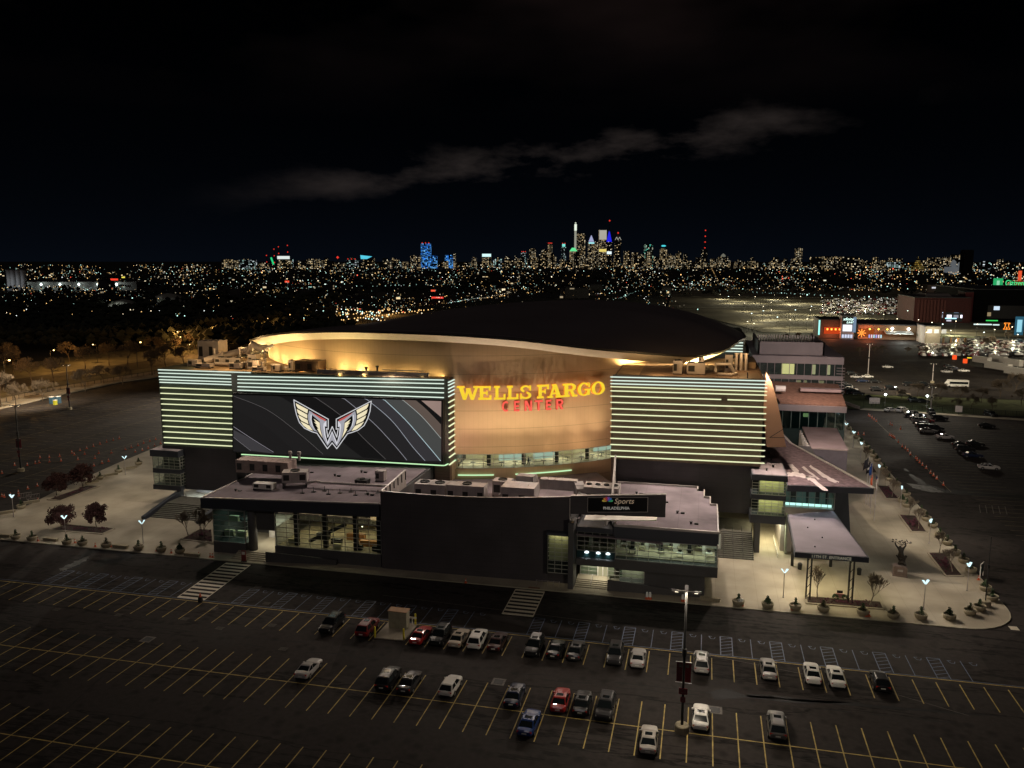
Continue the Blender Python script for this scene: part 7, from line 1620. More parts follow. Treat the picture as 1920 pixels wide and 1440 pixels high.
def lampat(k, x, y, lb, grp, rz=0, sc=1.0, power=0, col=None, hz=9.0):
    p_ = LPR[k]; o = p_ if k not in usedl else copy_tree(p_); usedl.add(k); o.location = (x, y, 0); o.rotation_euler = (0, 0, rz); o.scale = (sc,) * 3; o['label'] = lb; o['group'] = grp; o['category'] = 'street lamp'
    if power: point((x + 1.6 * math.cos(rz), y + 1.6 * math.sin(rz), hz * sc + .9), power, col or SOD, .3)
_tree.clear()
OL = sorted([(97, 695, 657, 1), (183, 680, 646, 1), (258, 690, 642, 0), (335, 660, 632, 1), (340, 652, 622, 1), (405, 640, 617, 1), (412, 648, 620, 1), (443, 655, 633, 1), (484, 632, 606, 1), (510, 640, 618, 0), (520, 628, 612, 0), (353, 668, 655, 1), (285, 690, 668, 0), (570, 618, 604, 1), (610, 612, 600, 0), (650, 606, 594, 1), (690, 598, 588, 0), (730, 590, 580, 1), (770, 583, 573, 0), (12, 735, 676, 1), (18, 690, 668, 0)])
for i, (u, vb, vt, pw) in enumerate(OL):
    p_ = G(u, vb, -.2); h_ = max(6, AY(u, vt, p_.y).z); lampat('o', p_.x, p_.y, 'sodium street lamp, %s from the left along the street behind the left lot' % nth(i + 1), 'sodium lamps on the left street', R(200 if i % 2 else 20), h_ / 9.2, 8500 * (p_.length / 300) * pw, SOD)
# tall lamps in the stadium car park
rp_ = random.Random(21); SL = []
for (u, v) in [(1452, 553), (1415, 560), (1445, 573), (1430, 582), (1480, 580), (1520, 582), (1445, 590), (1430, 592), (1490, 590), (1518, 590), (1395, 575), (1408, 598), (1540, 562), (1560, 570), (1590, 556), (1605, 575), (1550, 590), (1575, 580), (1630, 590), (1655, 600), (1680, 610), (1500, 560), (1385, 556), (1365, 560), (1350, 552), (1475, 562), (1620, 566), (1645, 572), (1700, 592), (1720, 612), (1745, 618), (1765, 622), (1790, 615), (1830, 622), (1862, 634), (1895, 628), (1905, 645), (1842, 640), (1780, 636), (1735, 640), (1400, 616), (1412, 620), (1480, 612), (1512, 610), (1456, 606)]:
    SL.append((u, v))
SL.sort()
for i, (u, v) in enumerate(SL):
    p_ = G(u, v + 9); big = True; D_ = p_.length
    lampat('w' if i % 4 == 1 else 'y', p_.x, p_.y, 'car park lamp, %s from the left in the field of lamps right of the dome' % nth(i + 1), 'car park lamps right of the dome', 0, AY(u, v, p_.y).z / 10.3 if AY(u, v, p_.y).z > 6 else .8, (15 * (D_ / 10) ** 1.5) if D_ > 450 else 900, (1, .90, .60), 10)
area((165, 330, 26), (120, 420, 0), 62000, (1, .86, .62), 20, 20); area((60, 330, 24), (100, 400, 0), 30000, (1, .86, .62), 10, 10)  # unseen panels and spots added overhead to brighten the right lots
spot((70, 300, 18), (72, 225, 0), 24000, (1, .88, .70), 140, .9, .5); spot((42, 150, 18), (40, 170, 0), 9000, (1, .88, .72), 150, 1, .5)
spot((-165, 280, 24), (-170, 215, 0), 260000, (1, .88, .70), 140, 1, .5); spot((-215, 230, 18), (-240, 235, 3), 60000, (1, .80, .55), 150, 1, .5); spot((-215, 175, 18), (-245, 175, 3), 50000, (1, .82, .60), 150, 1, .5); spot((-190, 150, 16), (-175, 190, 0), 5000, (1, .88, .66), 140, 1, .5)  # unseen spots added to brighten the left lot and the street trees
spot((44, 265, 14), (50, 285, 0), 4500, (.85, .92, 1), 120, 1, .4)

# ================================================================== ENTERTAINMENT HALL AND STADIUM QUARTER (right background)
def at(u, v, z=0): return G(u, v, z)
def bldg(name, lb, cat, u0, u1, vb, vt, depth, mt, extra=None, grp=None):
    a, b = G(u0, vb), G(u1, vb); Y = (a.y + b.y) / 2; X0, X1 = AY(u0, vb, Y).x, AY(u1, vb, Y).x; Z = AY(u0, vt, Y).z
    t = thing(name, lb, cat, ((X0 + X1) / 2, Y, 0), 0, grp); MB().box(X0, X1, Y, Y + depth, 0, Z).build('wall', mt, t)
    MB().box(X0 - .5, X1 + .5, Y - .5, Y + depth, Z, Z + .6).build('roof', mat('dark flat roof', (.03, .032, .036), .8), t)
    return t, X0, X1, Y, Z
dkb = mat('dark brick', (.07, .045, .035), .8, var=.3); redw = mat('dark red wall', (.055, .012, .012), .8, var=.3); brw = mat('brown siding', (.16, .10, .06), .8, var=.2)
t, X0, X1, Y, Z = bldg('music_hall', 'low dark hall with red glowing front left of the lit screen tower', 'hall', 1535, 1578, 634, 600, 30, dkb)
MB().box(X0 + 3, X1 - 1, Y - .4, Y - .1, Z * .25, Z * .62).build('lit_front', glow('red lit front', (1, .10, .02), .55, True), t)
MB().box(X0 - .5, X0 + .4, Y - .5, Y + .2, 2, Z).build('corner_light', glow('teal corner', (.4, 1, .9), 1.2), t)
for k in range(5): MB().box(X0 + 4.5 + k * 2.5, X0 + 5.5 + k * 2.5, Y - .6, Y - .42, Z * .45, Z * .55).build('lamp', glow('orange bar lamp', (1, .35, .05), 3), t)
point(((X0 + X1) / 2, Y - 5, 4), 3500, (1, .25, .10), .5)
t, X0, X1, Y, Z = bldg('screen_tower', 'pale tower with white script sign above a bright white screen', 'tower', 1576, 1600, 636, 592, 10, mat('pale tower', (.28, .27, .30), .6))
w_ = X1 - X0
MB().box(X0 + w_ * .06, X1 - w_ * .06, Y - .35, Y - .15, Z * .66, Z * .98).build('sign_panel', mat('black sign', (.012, .02, .02), .5), t)
text_obj('xfinity', Z * .17, ((X0 + X1) / 2, Y - .45, Z * .86), Euler((R(90), 0, 0)), glow('white script', (.7, 1, .9), 2.2), t, shear=.3)
text_obj('Live!', Z * .14, ((X0 + X1) / 2 + 1, Y - .45, Z * .73), Euler((R(90), 0, 0)), MATS['white script'], t, shear=.3)
MB().box(X0 + w_ * .12, X1 - w_ * .16, Y - .4, Y - .16, Z * .34, Z * .62).build('bright_screen', glow('white screen', (.92, .93, 1), 1.15, True), t)
MB().box(X1 - w_ * .1, X1 + w_ * .14, Y - .4, Y - .16, Z * .3, Z * .95).build('blue_fin', glow('blue fin', (.35, .5, .7), .5), t)
for k in range(4): MB().box(X0 + w_ * (.08 + .22 * k), X0 + w_ * (.24 + .22 * k), Y - .4, Y - .16, Z * .06, Z * .2).build('window', glow('white shop window', (.75, .8, 1), .9), t)
t, X0, X1, Y, Z = bldg('entertainment_hall', 'long dark-roofed entertainment hall with orange-lit wall and starburst lamp', 'hall', 1608, 1735, 637, 609, 45, brw)
w_ = X1 - X0
MB().box(X0 + 1, X0 + w_ * .24, Y - .3, Y - .1, Z * .2, Z * .75).build('lit_front', glow('orange lit front', (1, .20, .04), .30, True), t)
for k in range(3): MB().octa((X0 + w_ * (.17 + .13 * k), Y - .6, Z * .72), .7).build('wall_lamp', glow('amber wall lamp', (1, .6, .1), 3), t)
for k in range(2):
    x = X0 + w_ * (.50 + .24 * k); MB().octa((x, Y - 1, Z * .78), 1.0).build('wall_lamp', glow('white wall lamp', (1, .97, .85), 9), t); spot((x, Y - 1.6, Z * .8), (x, Y + .5, 0), 4200, (1, .82, .6), 120, .8, .3)
m = MB()
for k in range(8): a = R(45 * k); m.bar((X0 + 2 + math.cos(a) * .4, Y - 1, 4 + math.sin(a) * .4), (X0 + 2 + math.cos(a) * 2.6, Y - 1, 4 + math.sin(a) * 2.6), .35)
m.build('starburst', glow('orange starburst', (1, .30, .05), 2.2), t)
MB().hexa([(X0 + w_ * .38, Y - 8, 4.2), (X0 + w_ * .78, Y - 8, 4.2), (X0 + w_ * .78, Y - .1, 5.4), (X0 + w_ * .38, Y - .1, 5.4)], [(X0 + w_ * .38, Y - 8, 4.5), (X0 + w_ * .78, Y - 8, 4.5), (X0 + w_ * .78, Y - .1, 5.7), (X0 + w_ * .38, Y - .1, 5.7)]).build('tent_roof', mat('white tent', (.5, .52, .52), .7), t)
for k in range(6): MB().box(X0 + w_ * (.16 + .035 * k), X0 + w_ * (.18 + .035 * k), Y - .4, Y - .1, 1, 3).build('window', glow('mixed bar window %d' % (k % 3), ((.5, .5, 1), (1, .8, .9), (.6, .9, 1))[k % 3], .9), t)
point((X0 + 5, Y - 6, 5), 5000, (1, .25, .1), .5); point((X0 + w_ * .6, Y - 14, 6), 6000, (.95, 1, .9), .5)
t, X0, X1, Y, Z = bldg('service_pavilion', 'beige pavilion with paper-like notices and flat green canopy', 'pavilion', 1733, 1762, 645, 612, 20, mat('beige wall', (.34, .30, .24), .7))
MB().box(X1, X1 + 18, Y - 3, Y + 14, Z * .42, Z * .48).build('canopy', mat('green grey canopy', (.12, .13, .08), .8), t)
for k in range(3): MB().box(X0 + 1 + k * 4, X0 + 3.6 + k * 4, Y - .3, Y - .1, Z * .62, Z * .85).build('notice', mat('pale notice', (.6, .62, .66), .6, emit=(.8, .9, 1), es=.15), t)
for k in range(4): MB().box(X1 + 2 + k * 4, X1 + 3 + k * 4, Y + 2, Y + 3, 0, Z * .42).build('column', brw, t)
point((X1 + 9, Y + 1, 3.6), 900, (1, .75, .35), .4); point((X0 + 4, Y - 4, 8), 900, (1, .85, .6), .4)
t, X0, X1, Y, Z = bldg('red_brick_hall', 'big dark red hall with pilasters and glowing glass corner', 'hall', 1712, 1818, 605, 558, 60, redw)
w_ = X1 - X0
for k in range(9): MB().box(X0 + 2 + k * w_ / 17, X0 + 3.6 + k * w_ / 17, Y - 1.2, Y, 0, Z * .92).build('pilaster', mat('red pilaster', (.085, .025, .022), .8), t)
MB().box(X0 + w_ * .50, X0 + w_ * .86, Y - .5, Y - .1, Z * .06, Z * .42).build('glass_corner', litwin('lit glass hall', (.02, .03, .04), (5, 4), .62, [(.5, .7, 1), (.9, .85, 1)], 2.4), t)
MB().box(X0 + w_ * .56, X0 + w_ * .76, Y - .8, Y - .6, Z * .16, Z * .20).build('name_strip', glow('cyan strip', (.4, .8, 1), 1.8), t)
MB().hexa([(X0 + w_ * .2, Y + 6, Z), (X0 + w_ * .72, Y + 6, Z), (X0 + w_ * .72, Y + 40, Z), (X0 + w_ * .2, Y + 40, Z)], [(X0 + w_ * .26, Y + 10, Z * 1.15), (X0 + w_ * .66, Y + 10, Z * 1.15), (X0 + w_ * .66, Y + 36, Z * 1.15), (X0 + w_ * .26, Y + 36, Z * 1.15)]).build('roof_light', mat('grey vault', (.09, .08, .085), .6), t)
t, X0, X1, Y, Z = bldg('brick_tower', 'narrow dark brick tower at the right end of the red hall', 'tower', 1806, 1824, 603, 548, 20, mat('deep red wall', (.09, .015, .018), .8))
t, X0, X1, Y, Z = bldg('office_slab', 'pale slant-topped slab with a white name strip behind the red hall', 'building', 1738, 1768, 552, 534, 30, mat('dim pale slab', (.20, .15, .12), .7))
MB().box(X0 + 6, X1 - 6, Y - .6, Y - .2, Z * .62, Z * .78).build('name_strip', glow('white name strip', (.9, .92, 1), .7), t)
t, X0, X1, Y, Z = bldg('ballpark', 'dark ballpark stand with glimmering concourse under the green rooftop sign', 'stadium', 1824, 2120, 606, 543, 120, mat('ballpark steel', (.004, .004, .005), .9, spec=.05))
MB().box(X0 + 10, X1, Y - 1, Y - .5, Z * .12, Z * .52).build('concourse', litwin('ballpark concourse', (.015, .014, .016), (6, 5), .34, [(1, .75, .4), (.7, .85, 1)], 1.3), t)
Ys = 900
pa, pb = AY(1862, 531, Ys), AY(2010, 531, Ys)
sg = thing('ballpark_sign', 'huge green rooftop name sign on the dark ballpark, cut by the right edge', 'sign', (pa.x, Ys, 0))
MB().box(pa.x + 8, pa.x + 9.5, Ys, Ys + 2, 0, pa.z).box(pb.x - 9, pb.x - 7.5, Ys, Ys + 2, 0, pa.z).build('truss_leg', metald, sg)
MB().box(pa.x, pa.x + 8.5, Ys - .8, Ys - .3, pa.z - 4.2, pa.z + 4.8).build('logo_panel', glow('green panel', (.04, .62, .20), .62), sg)
MB().box(pa.x + 3, pa.x + 5.5, Ys - 1.0, Ys - .82, pa.z - 2, pa.z + 2.6).build('logo_mark', glow('pale green mark', (.4, .95, .6), .7), sg)
MB().box(pa.x + 8.6, pb.x, Ys - .8, Ys - .4, pa.z - 5.0, pa.z - 3.9).build('sign_rail', glow('green rail', (.03, .5, .14), .6), sg)
o = text_obj('Citizens Bank Park', 8.2, (pa.x + 10.5, Ys - .9, pa.z), Euler((R(90), 0, 0)), glow('green letters', (.06, .85, .26), .95), sg, align='LEFT', bold=.03, ext=.3, sx_=.72)
def neon(pts, w_, g_, par, Yq):
    m = MB()
    for a, b in zip(pts, pts[1:]): m.bar((*a[:1], Yq, a[1]), (*b[:1], Yq, b[1]), w_)
    return m.build('neon_tube', g_, par)
Yn = G(1888, 612 + 22).y
def bell(cu, cv, su, Yq, g_, lb, col):
    c_ = AY(cu, cv, Yq); k = AY(cu + 1, cv, Yq).x - c_.x; S_ = su * k
    t = thing('neon_bell', lb, 'neon sign', (c_.x, Yq, 0)); MB().box(c_.x - .3, c_.x + .3, Yq + .1, Yq + .7, 0, c_.z - S_).build('post', metald, t)
    base = [(-.75, 1.0), (.75, 1.0), (.75, .72), (.35, .72), (.48, .1), (.6, -.45), (.95, -.85), (-.95, -.85), (-.6, -.45), (-.48, .1), (-.35, .72), (-.75, .72), (-.75, 1.0)]
    neon([(c_.x + x * S_, c_.z + y * S_) for x, y in base], S_ * .13, g_, t, Yq); neon([(c_.x - .2 * S_, c_.z - .85 * S_), (c_.x, c_.z - .1 * S_), (c_.x + .12 * S_, c_.z - .8 * S_)], S_ * .1, g_, t, Yq); return t
bell(1888, 612, 7.0, Yn, glow('orange neon', (1, .28, .03), 1.8), 'orange neon bell outline above the road at the right edge', 0)
c_ = AY(1911, 611, Yn + 4); t = thing('blue_screen', 'pale blue glowing banner screen right of the orange neon bell', 'screen', (c_.x, Yn + 4, 0)); MB().box(c_.x - 2.4, c_.x + 2.6, Yn + 4, Yn + 4.5, c_.z - 6, c_.z + 6).build('panel', glow('dim blue', (.03, .12, .18), .8), t); MB().box(c_.x - 1.3, c_.x + 1.5, Yn + 3.6, Yn + 3.9, c_.z - 4, c_.z + 4).build('figure_panel', glow('icy blue', (.35, .75, .9), .9), t); MB().box(c_.x - .2, c_.x + .2, Yn + 4.1, Yn + 4.4, 0, c_.z - 6).build('post', metald, t)
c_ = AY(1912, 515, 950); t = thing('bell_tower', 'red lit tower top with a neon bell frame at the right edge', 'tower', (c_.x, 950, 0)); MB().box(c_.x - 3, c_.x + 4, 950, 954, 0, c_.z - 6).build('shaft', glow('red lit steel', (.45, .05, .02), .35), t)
MB().box(c_.x - 1.6, c_.x + 1.6, 949, 949.5, c_.z - 6, c_.z + 4).build('lit_top', glow('red orange top', (1, .12, .04), .8), t)
# green strips, toll canopy lights
for k, (u, v, wu, hh, col, lb) in enumerate(((1860, 601, 11, 2.2, (.05, .7, .12), 'small green lit strip sign over the gate right of the red hall'), (1843, 608, 17, 2.4, (.8, 1, .95), 'left long white lit canopy edge under the green strip'), (1868, 609, 6, 2.4, (.8, 1, .95), 'right short white lit canopy edge under the green strip'), (1790, 670, 4, 9, (1, .1, .02), 'left red lit striped road barrier near the trailers'), (1810, 677, 4, 9, (1, .1, .02), 'right red lit striped road barrier near the trailers'), (1818, 671, 4, 2, (.9, .7, .05), 'yellow lit strip beside the red barriers'), (820, 558, 11, 3, (1, .06, .04), 'long red shop sign glowing behind the dome'), (812, 545, 4, 3, (1, .12, .05), 'little red sign above the long red shop sign'), (214, 524, 7, 3, (1, .06, .03), 'bright red sign over the dark rooftops on the left'), (231, 520, 3, 2, (1, .85, .1), 'yellow sign beside the bright red one on the left'), (538, 528, 4, 3, (1, .08, .03), 'small red sign in the far city left of the blue tower'), (585, 548, 2, 2, (.5, .1, .9), 'purple light in the dark park left of the dome'))):
    D_ = AD(u, v, 1).z; p_ = G(u, v + 8) ; Y_ = p_.y; a, b = AY(u - wu, v, Y_), AY(u + wu, v, Y_); px = (b.x - a.x) / (2 * wu)
    t = thing('lit_sign', lb, 'lit sign', ((a.x + b.x) / 2, Y_, 0)); MB().box(a.x, b.x, Y_, Y_ + .5, a.z - hh * px * .5, a.z + hh * px * .5).build('panel', glow('sign %.2f %.2f %.2f' % col, col, 1.0), t); MB().box((a.x + b.x) / 2 - .2, (a.x + b.x) / 2 + .2, Y_ + .1, Y_ + .4, 0, a.z - hh * px * .5).build('post', metald, t)
# masses of parked cars glittering in the stadium lots
m = MB(); rc_ = random.Random(4)
for k in range(1500):
    r_ = rc_.random()
    if r_ < .55: u, v = rc_.uniform(1540, 1700), rc_.uniform(556, 586) + 4; 
    elif r_ < .8: u, v = rc_.uniform(1728, 1800), rc_.uniform(648, 668)
    else: u, v = rc_.uniform(1790, 1915), rc_.uniform(640, 668)
    if r_ < .55 and v < 560 + (1600 - u) * .05: continue
    p_ = G(u, v); m.cur = rc_.choice((0, 1, 2, 2, 3)); a_ = rc_.choice((0, 1.57)); m.obox((p_.x, p_.y, .3), 1.8, 4.4, .75, a_); m.obox((p_.x, p_.y, 1.05), 1.6, 2.3, .5, a_)
    if rc_.random() < .30: m.cur = 4; s_ = .0011 * p_.length * .5; m.octa((p_.x + .5, p_.y - 2.3, .9), s_)
tag(m.build('distant_parked_cars', [paint('white', WHT), paint('silver', SIL), paint('black', BLK), paint('dark red', DRD), glow('car glints', (1, .95, .85), 1.1)]), 'mass of parked cars glittering in the stadium car parks', 'parked cars', kind='stuff')

# ================================================================== THE CITY
WARMW = [(1, .72, .35), (1, .88, .62)]; COOLW = [(.85, .95, 1), (.6, 1, .9)]
LW = [litwin('tower windows warm', (.012, .012, .014), (8, 6), .38, WARMW, 1.0), litwin('tower windows sparse', (.010, .010, .013), (9, 7), .17, WARMW, 1.5), litwin('tower windows dense', (.02, .018, .016), (11, 5), .62, [(1, .72, .35), (1, .88, .62)], .75), litwin('tower windows cool', (.012, .013, .016), (12, 6), .36, COOLW, 1.1)]
BLUEW = litwin('blue tower windows', (.005, .02, .06), (9, 6), .72, [(.03, .25, 1), (.15, .50, 1)], 1.25, (.8, .8))
def tower(u0, u1, vt, D, mt, lb, top=None, name='tower_block', cat='tower', grp=None, vb=None):
    a = AD(u0, 488, D); b = AD(u1, 488, D); z = AD((u0 + u1) / 2, vt, D).z; d_ = b - a; w_ = d_.length; ang = math.atan2(d_.y, d_.x); c_ = (a + b) / 2
    t = thing(name, lb, cat, (c_.x, c_.y, 0), ang, grp); dp_ = max(25, w_ * .8)
    o = MB().box(-w_ / 2, w_ / 2, 0, dp_, 0, z).build('wall', mt); attach(o, t, True)
    attach(MB().box(-w_ / 2 + 1, w_ / 2 - 1, 1, dp_ - 1, z, z + 2).build('roof', mat('city roof', (.02, .02, .022), .8)), t, True)
    return t, w_, z, dp_
def addp(t, mb, n, m_): o = mb.build(n, m_); attach(o, t, True); return o
def reds(t, w_, z, k=3, col='red beacon'):
    for i in range(k): addp(t, MB().octa((-w_ / 2 + w_ * (i + .5) / k, -1, z + 4), 4.2), 'beacon', glow(col, (1, .05, .03), .85))
def c9(x): return 960 + x / 5.647
def cy9(y): return 410 + y / 5.647
DS = 6000
t, w_, z, d_ = tower(c9(95), c9(150), cy9(355), DS, LW[3], 'short tower with three red beacons at the left of the downtown cluster'); reds(t, w_, z)
tower(c9(185), c9(250), cy9(318), DS, LW[0], 'warm lit flat-topped tower second from the left of downtown')
tower(c9(310), c9(378), cy9(328), DS, LW[0], 'warm lit block joined to the taller red-topped tower')
t, w_, z, d_ = tower(c9(378), c9(426), cy9(265), DS, LW[0], 'slim tower with a red crown left of the teal-topped one'); reds(t, w_, z, 4)
t, w_, z, d_ = tower(c9(522), c9(572), cy9(300), DS, litwin('dim teal windows', (.01, .03, .05), (9, 7), .25, COOLW, .8), 'dim slim tower with teal cap and red beacon'); addp(t, MB().box(-w_ * .3, w_ * .3, 2, d_ - 2, z, z + 22), 'cap', glow('teal cap', (.25, .9, .8), .9)); reds(t, w_, z + 22, 2)
t, w_, z, d_ = tower(c9(612), c9(690), cy9(345), DS - 300, LW[2], 'cream lit block with a green glowing roof'); addp(t, MB().hexa([(-w_ / 2, 0, z), (w_ / 2, 0, z), (w_ / 2, d_, z), (-w_ / 2, d_, z)], [(-w_ * .2, d_ * .3, z + 24), (w_ * .2, d_ * .3, z + 24), (w_ * .2, d_ * .7, z + 24), (-w_ * .2, d_ * .7, z + 24)]), 'green_roof', glow('green roof glow', (.15, .9, .35), .9))
t, w_, z, d_ = tower(c9(682), c9(775), cy9(155), DS, LW[0], 'tall broad warm lit skyscraper beside the bright spire')
t, w_, z, d_ = tower(c9(660), c9(680), cy9(128), DS - 20, glow('pale lit shaft', (.62, .62, .50), .45), 'slender spire tower with a glowing white tip, tallest of the skyline'); addp(t, MB().box(-w_ * .6, w_ * .6, 0, 14, z, AD(c9(672), cy9(62), DS).z), 'lit_tip', glow('glowing tip', (.85, .95, .80), 1.0)); addp(t, MB().octa((0, 5, AD(c9(672), cy9(50), DS).z), 7), 'beacon', glow('dim beacon', (.9, 1, .8), .7))
t, w_, z, d_ = tower(c9(806), c9(872), cy9(245), DS, LW[0], 'tower with a lilac lit pyramid top'); addp(t, MB().hexa([(-w_ * .42, 0, z), (w_ * .42, 0, z), (w_ * .42, d_, z), (-w_ * .42, d_, z)], [(-2, d_ * .45, z + 46), (2, d_ * .45, z + 46), (2, d_ * .55, z + 46), (-2, d_ * .55, z + 46)]), 'pyramid', glow('lilac pyramid', (.45, .48, .75), .8)); addp(t, MB().box(-w_ * .45, w_ * .45, -2, -1, z - 14, z - 4), 'lit_band', glow('cyan band', (.4, .85, .9), 1.1))
tower(c9(875), c9(918), cy9(240), DS + 200, LW[0], 'plain flat tower between the pyramid and the white-topped skyscraper')
t, w_, z, d_ = tower(c9(920), c9(997), cy9(118), DS, LW[0], 'skyscraper with a broad white lit top storey'); addp(t, MB().box(-w_ / 2, w_ / 2, -2, -1, z - 72, z - 4), 'lit_top', glow('white grey crown', (.55, .52, .44), .75)); addp(t, MB().box(-w_ / 2, w_ / 2, -2, -1, z - 160, z - 140), 'lit_band', glow('yellow band', (1, .8, .2), .8))
t, w_, z, d_ = tower(c9(1000), c9(1055), cy9(245), DS, LW[1], 'dark tower with deep blue glowing pointed crown'); addp(t, MB().hexa([(-w_ * .48, 0, z), (w_ * .48, 0, z), (w_ * .48, d_, z), (-w_ * .48, d_, z)], [(-3, d_ * .45, z + 78), (3, d_ * .45, z + 78), (3, d_ * .55, z + 78), (-3, d_ * .55, z + 78)]), 'crown', glow('deep blue crown', (.02, .02, .85), .9)); addp(t, MB().box(-1.5, 1.5, d_ * .4, d_ * .5, z + 70, z + 150), 'spire', metald); addp(t, MB().octa((0, 5, z + 152), 7), 'beacon', glow('red beacon', (1, .04, .02), 2.2)); addp(t, MB().box(-w_ * .45, w_ * .45, -2, -1, z - 90, z - 70), 'lit_band', glow('cool white band', (.8, .95, 1), 1.1))
t, w_, z, d_ = tower(c9(1088), c9(1150), cy9(225), DS, LW[1], 'dark tower with zigzag crown and a red beacon on its spire'); addp(t, MB().hexa([(-w_ / 2, 0, z), (w_ / 2, 0, z), (w_ / 2, d_, z), (-w_ / 2, d_, z)], [(-3, d_ * .45, z + 44), (3, d_ * .45, z + 44), (3, d_ * .55, z + 44), (-3, d_ * .55, z + 44)]), 'crown', mat('dark crown', (.05, .05, .05), .6)); zg = MB()
for k in range(4): x = -w_ / 2 + w_ * k / 4; zg.bar((x, -2, z + (20 if k % 2 else 0)), (x + w_ / 4, -2, z + (0 if k % 2 else 20)), 3)
addp(t, zg, 'zigzag', glow('pale zigzag', (.7, .7, .6), .6)); addp(t, MB().octa((0, 5, z + 50), 7), 'beacon', MATS['red beacon'])
for (a, b, tp, k, lb) in ((1185, 1250, 345, 1, 'dark gabled tower right of the zigzag crown'), (1270, 1335, 358, 0, 'square lit tower fourth right of the zigzag crown'), (1350, 1400, 378, 0, 'short lit block left of the green-lit tower')):
    tower(c9(a), c9(b), cy9(tp), DS, LW[k], lb)
t, w_, z, d_ = tower(c9(1405), c9(1490), cy9(272), DS, litwin('green tower windows', (.01, .03, .02), (9, 8), .35, [(.1, .8, .6), (.9, .9, .7)], 1.2), 'tower lit in green with a pale dome before it'); addp(t, MB().lathe([(16, 0), (12, 10), (3, 15)], (w_ * .3, -12, z - 95), 12), 'dome', glow('pale dome', (.6, .9, .65), .8))
t, w_, z, d_ = tower(c9(1570), c9(1642), cy9(318), DS, LW[2], 'bright lit tower under a hovering cyan disc sign'); addp(t, MB().lathe([(10, 0), (19, 5), (10, 11)], (-w_ * .05, 5, z + 15), 14), 'disc', glow('cyan disc', (.08, .75, .85), 1.0)); addp(t, MB().box(-3, 3, 3, 7, z, z + 16), 'neck', metald)
tower(c9(1640), c9(1700), cy9(388), DS, LW[2], 'low bright block right of the cyan disc tower'); tower(c9(1500), c9(1562), cy9(405), DS, LW[1], 'low pinkish block left of the cyan disc tower'); tower(c9(1730), c9(1850), cy9(440), DS, LW[0], 'broad low block at the right end of downtown')
def c7(x): return 740 + x / 3
def cy7(y): return 410 + y / 3
t, w_, z, d_ = tower(c7(147), c7(203), cy7(140), 5200, BLUEW, 'tall tower lit bright blue, widest blue one on the left skyline'); reds(t, w_, z, 3)
tower(c7(203), c7(238), cy7(208), 5200, BLUEW, 'short blue lit block attached right of the tall blue tower'); tower(c7(283), c7(328), cy7(205), 5200, BLUEW, 'separate mid-height blue lit block'); tower(c7(329), c7(343), cy7(195), 5200, LW[2], 'thin warm lit slab right of the separate blue block'); tower(c7(268), c7(300), cy7(238), 5100, LW[2], 'low warm block in front of the separate blue block')
tower(c7(88), c7(143), cy7(208), 5300, LW[0], 'grey lit tower immediately left of the tall blue tower'); tower(c7(0), c7(70), cy7(242), 5300, LW[2], 'long low lit block farther left of the tall blue tower'); tower(c7(433), c7(462), cy7(222), 5600, mat('dim grey tower', (.12, .12, .13), .8, emit=(.6, .6, .6), es=.04), 'dim grey slab between the blue blocks and downtown')  # light on the grey slab is put in as faint emission
t, w_, z, d_ = tower(c7(492), c7(542), cy7(216), 5600, LW[0], 'tower with a glowing cyan-white crown bar'); addp(t, MB().box(-w_ / 2, w_ / 2, 0, 10, z + 2, z + 22), 'crown', glow('cyan white crown', (.65, .95, .95), 1.1))
tower(c7(555), c7(602), cy7(226), 5600, LW[3], 'cool lit block right of the cyan crown tower'); tower(c7(620), c7(652), cy7(213), 5600, LW[0], 'slim lit tower just before the downtown cluster')
t, w_, z, d_ = tower(c7(1728), c7(1758), cy7(175), DS, LW[1], 'dark tower with a tall red-lit mast right of downtown'); addp(t, MB().box(-2, 2, 4, 8, z, AD(c7(1744), cy7(104), DS).z), 'mast', metald)
for k in range(4): addp(t, MB().octa((0, 2, z + 14 + k * 42), 6), 'beacon', MATS['red beacon'])
tower(c7(1780), c7(1812), cy7(226), DS, LW[2], 'small lit block right of the red-lit mast tower')
t, w_, z, d_ = tower(c7(1826), c7(1876), cy7(215), DS, LW[0], 'lit tower with a low rounded top right of the red-lit mast tower'); addp(t, MB().lathe([(w_ * .3, 0), (w_ * .22, 14), (3, 24)], (0, 18, z), 12), 'dome', mat('grey dome', (.2, .2, .18), .6, emit=(.9, .9, .7), es=.15))
def c3_(x): return 380 + x / 4.571
def cy3(y): return 440 + y / 4.571
for (a, b, tp, k, lb) in ((160, 190, 214, 2, 'leftmost warm slab of the far left hospital cluster'), (195, 220, 210, 2, 'second warm slab of the far left hospital cluster'), (222, 250, 214, 2, 'third warm slab of the far left hospital cluster'), (268, 305, 220, 2, 'warm lit slab before the wide white lit building'), (310, 435, 216, 3, 'wide building full of white lit windows'), (470, 550, 240, 0, 'low lit block left of the slanted green strip'), (740, 768, 212, 3, 'slim lit block right of the white-crowned building'), (800, 905, 222, 1, 'sparsely lit block in the left cluster'), (890, 962, 208, 0, 'lit block with bright top edge in the left cluster'), (1010, 1042, 222, 2, 'narrow bright slab left of the grey slab'), (1045, 1112, 228, 1, 'dim grey slab in the left cluster'), (1600, 1650, 226, 2, 'bright low block left of the blue skyline group'), (1655, 1700, 232, 3, 'cool low block left of the blue skyline group'), (1705, 1752, 236, 0, 'warm low block closest left of the blue skyline group'), (640, 735, 214, 0, 'x')):
    if lb == 'x': continue
    tower(c3_(a), c3_(b), cy3(tp), 5000, LW[k], lb)
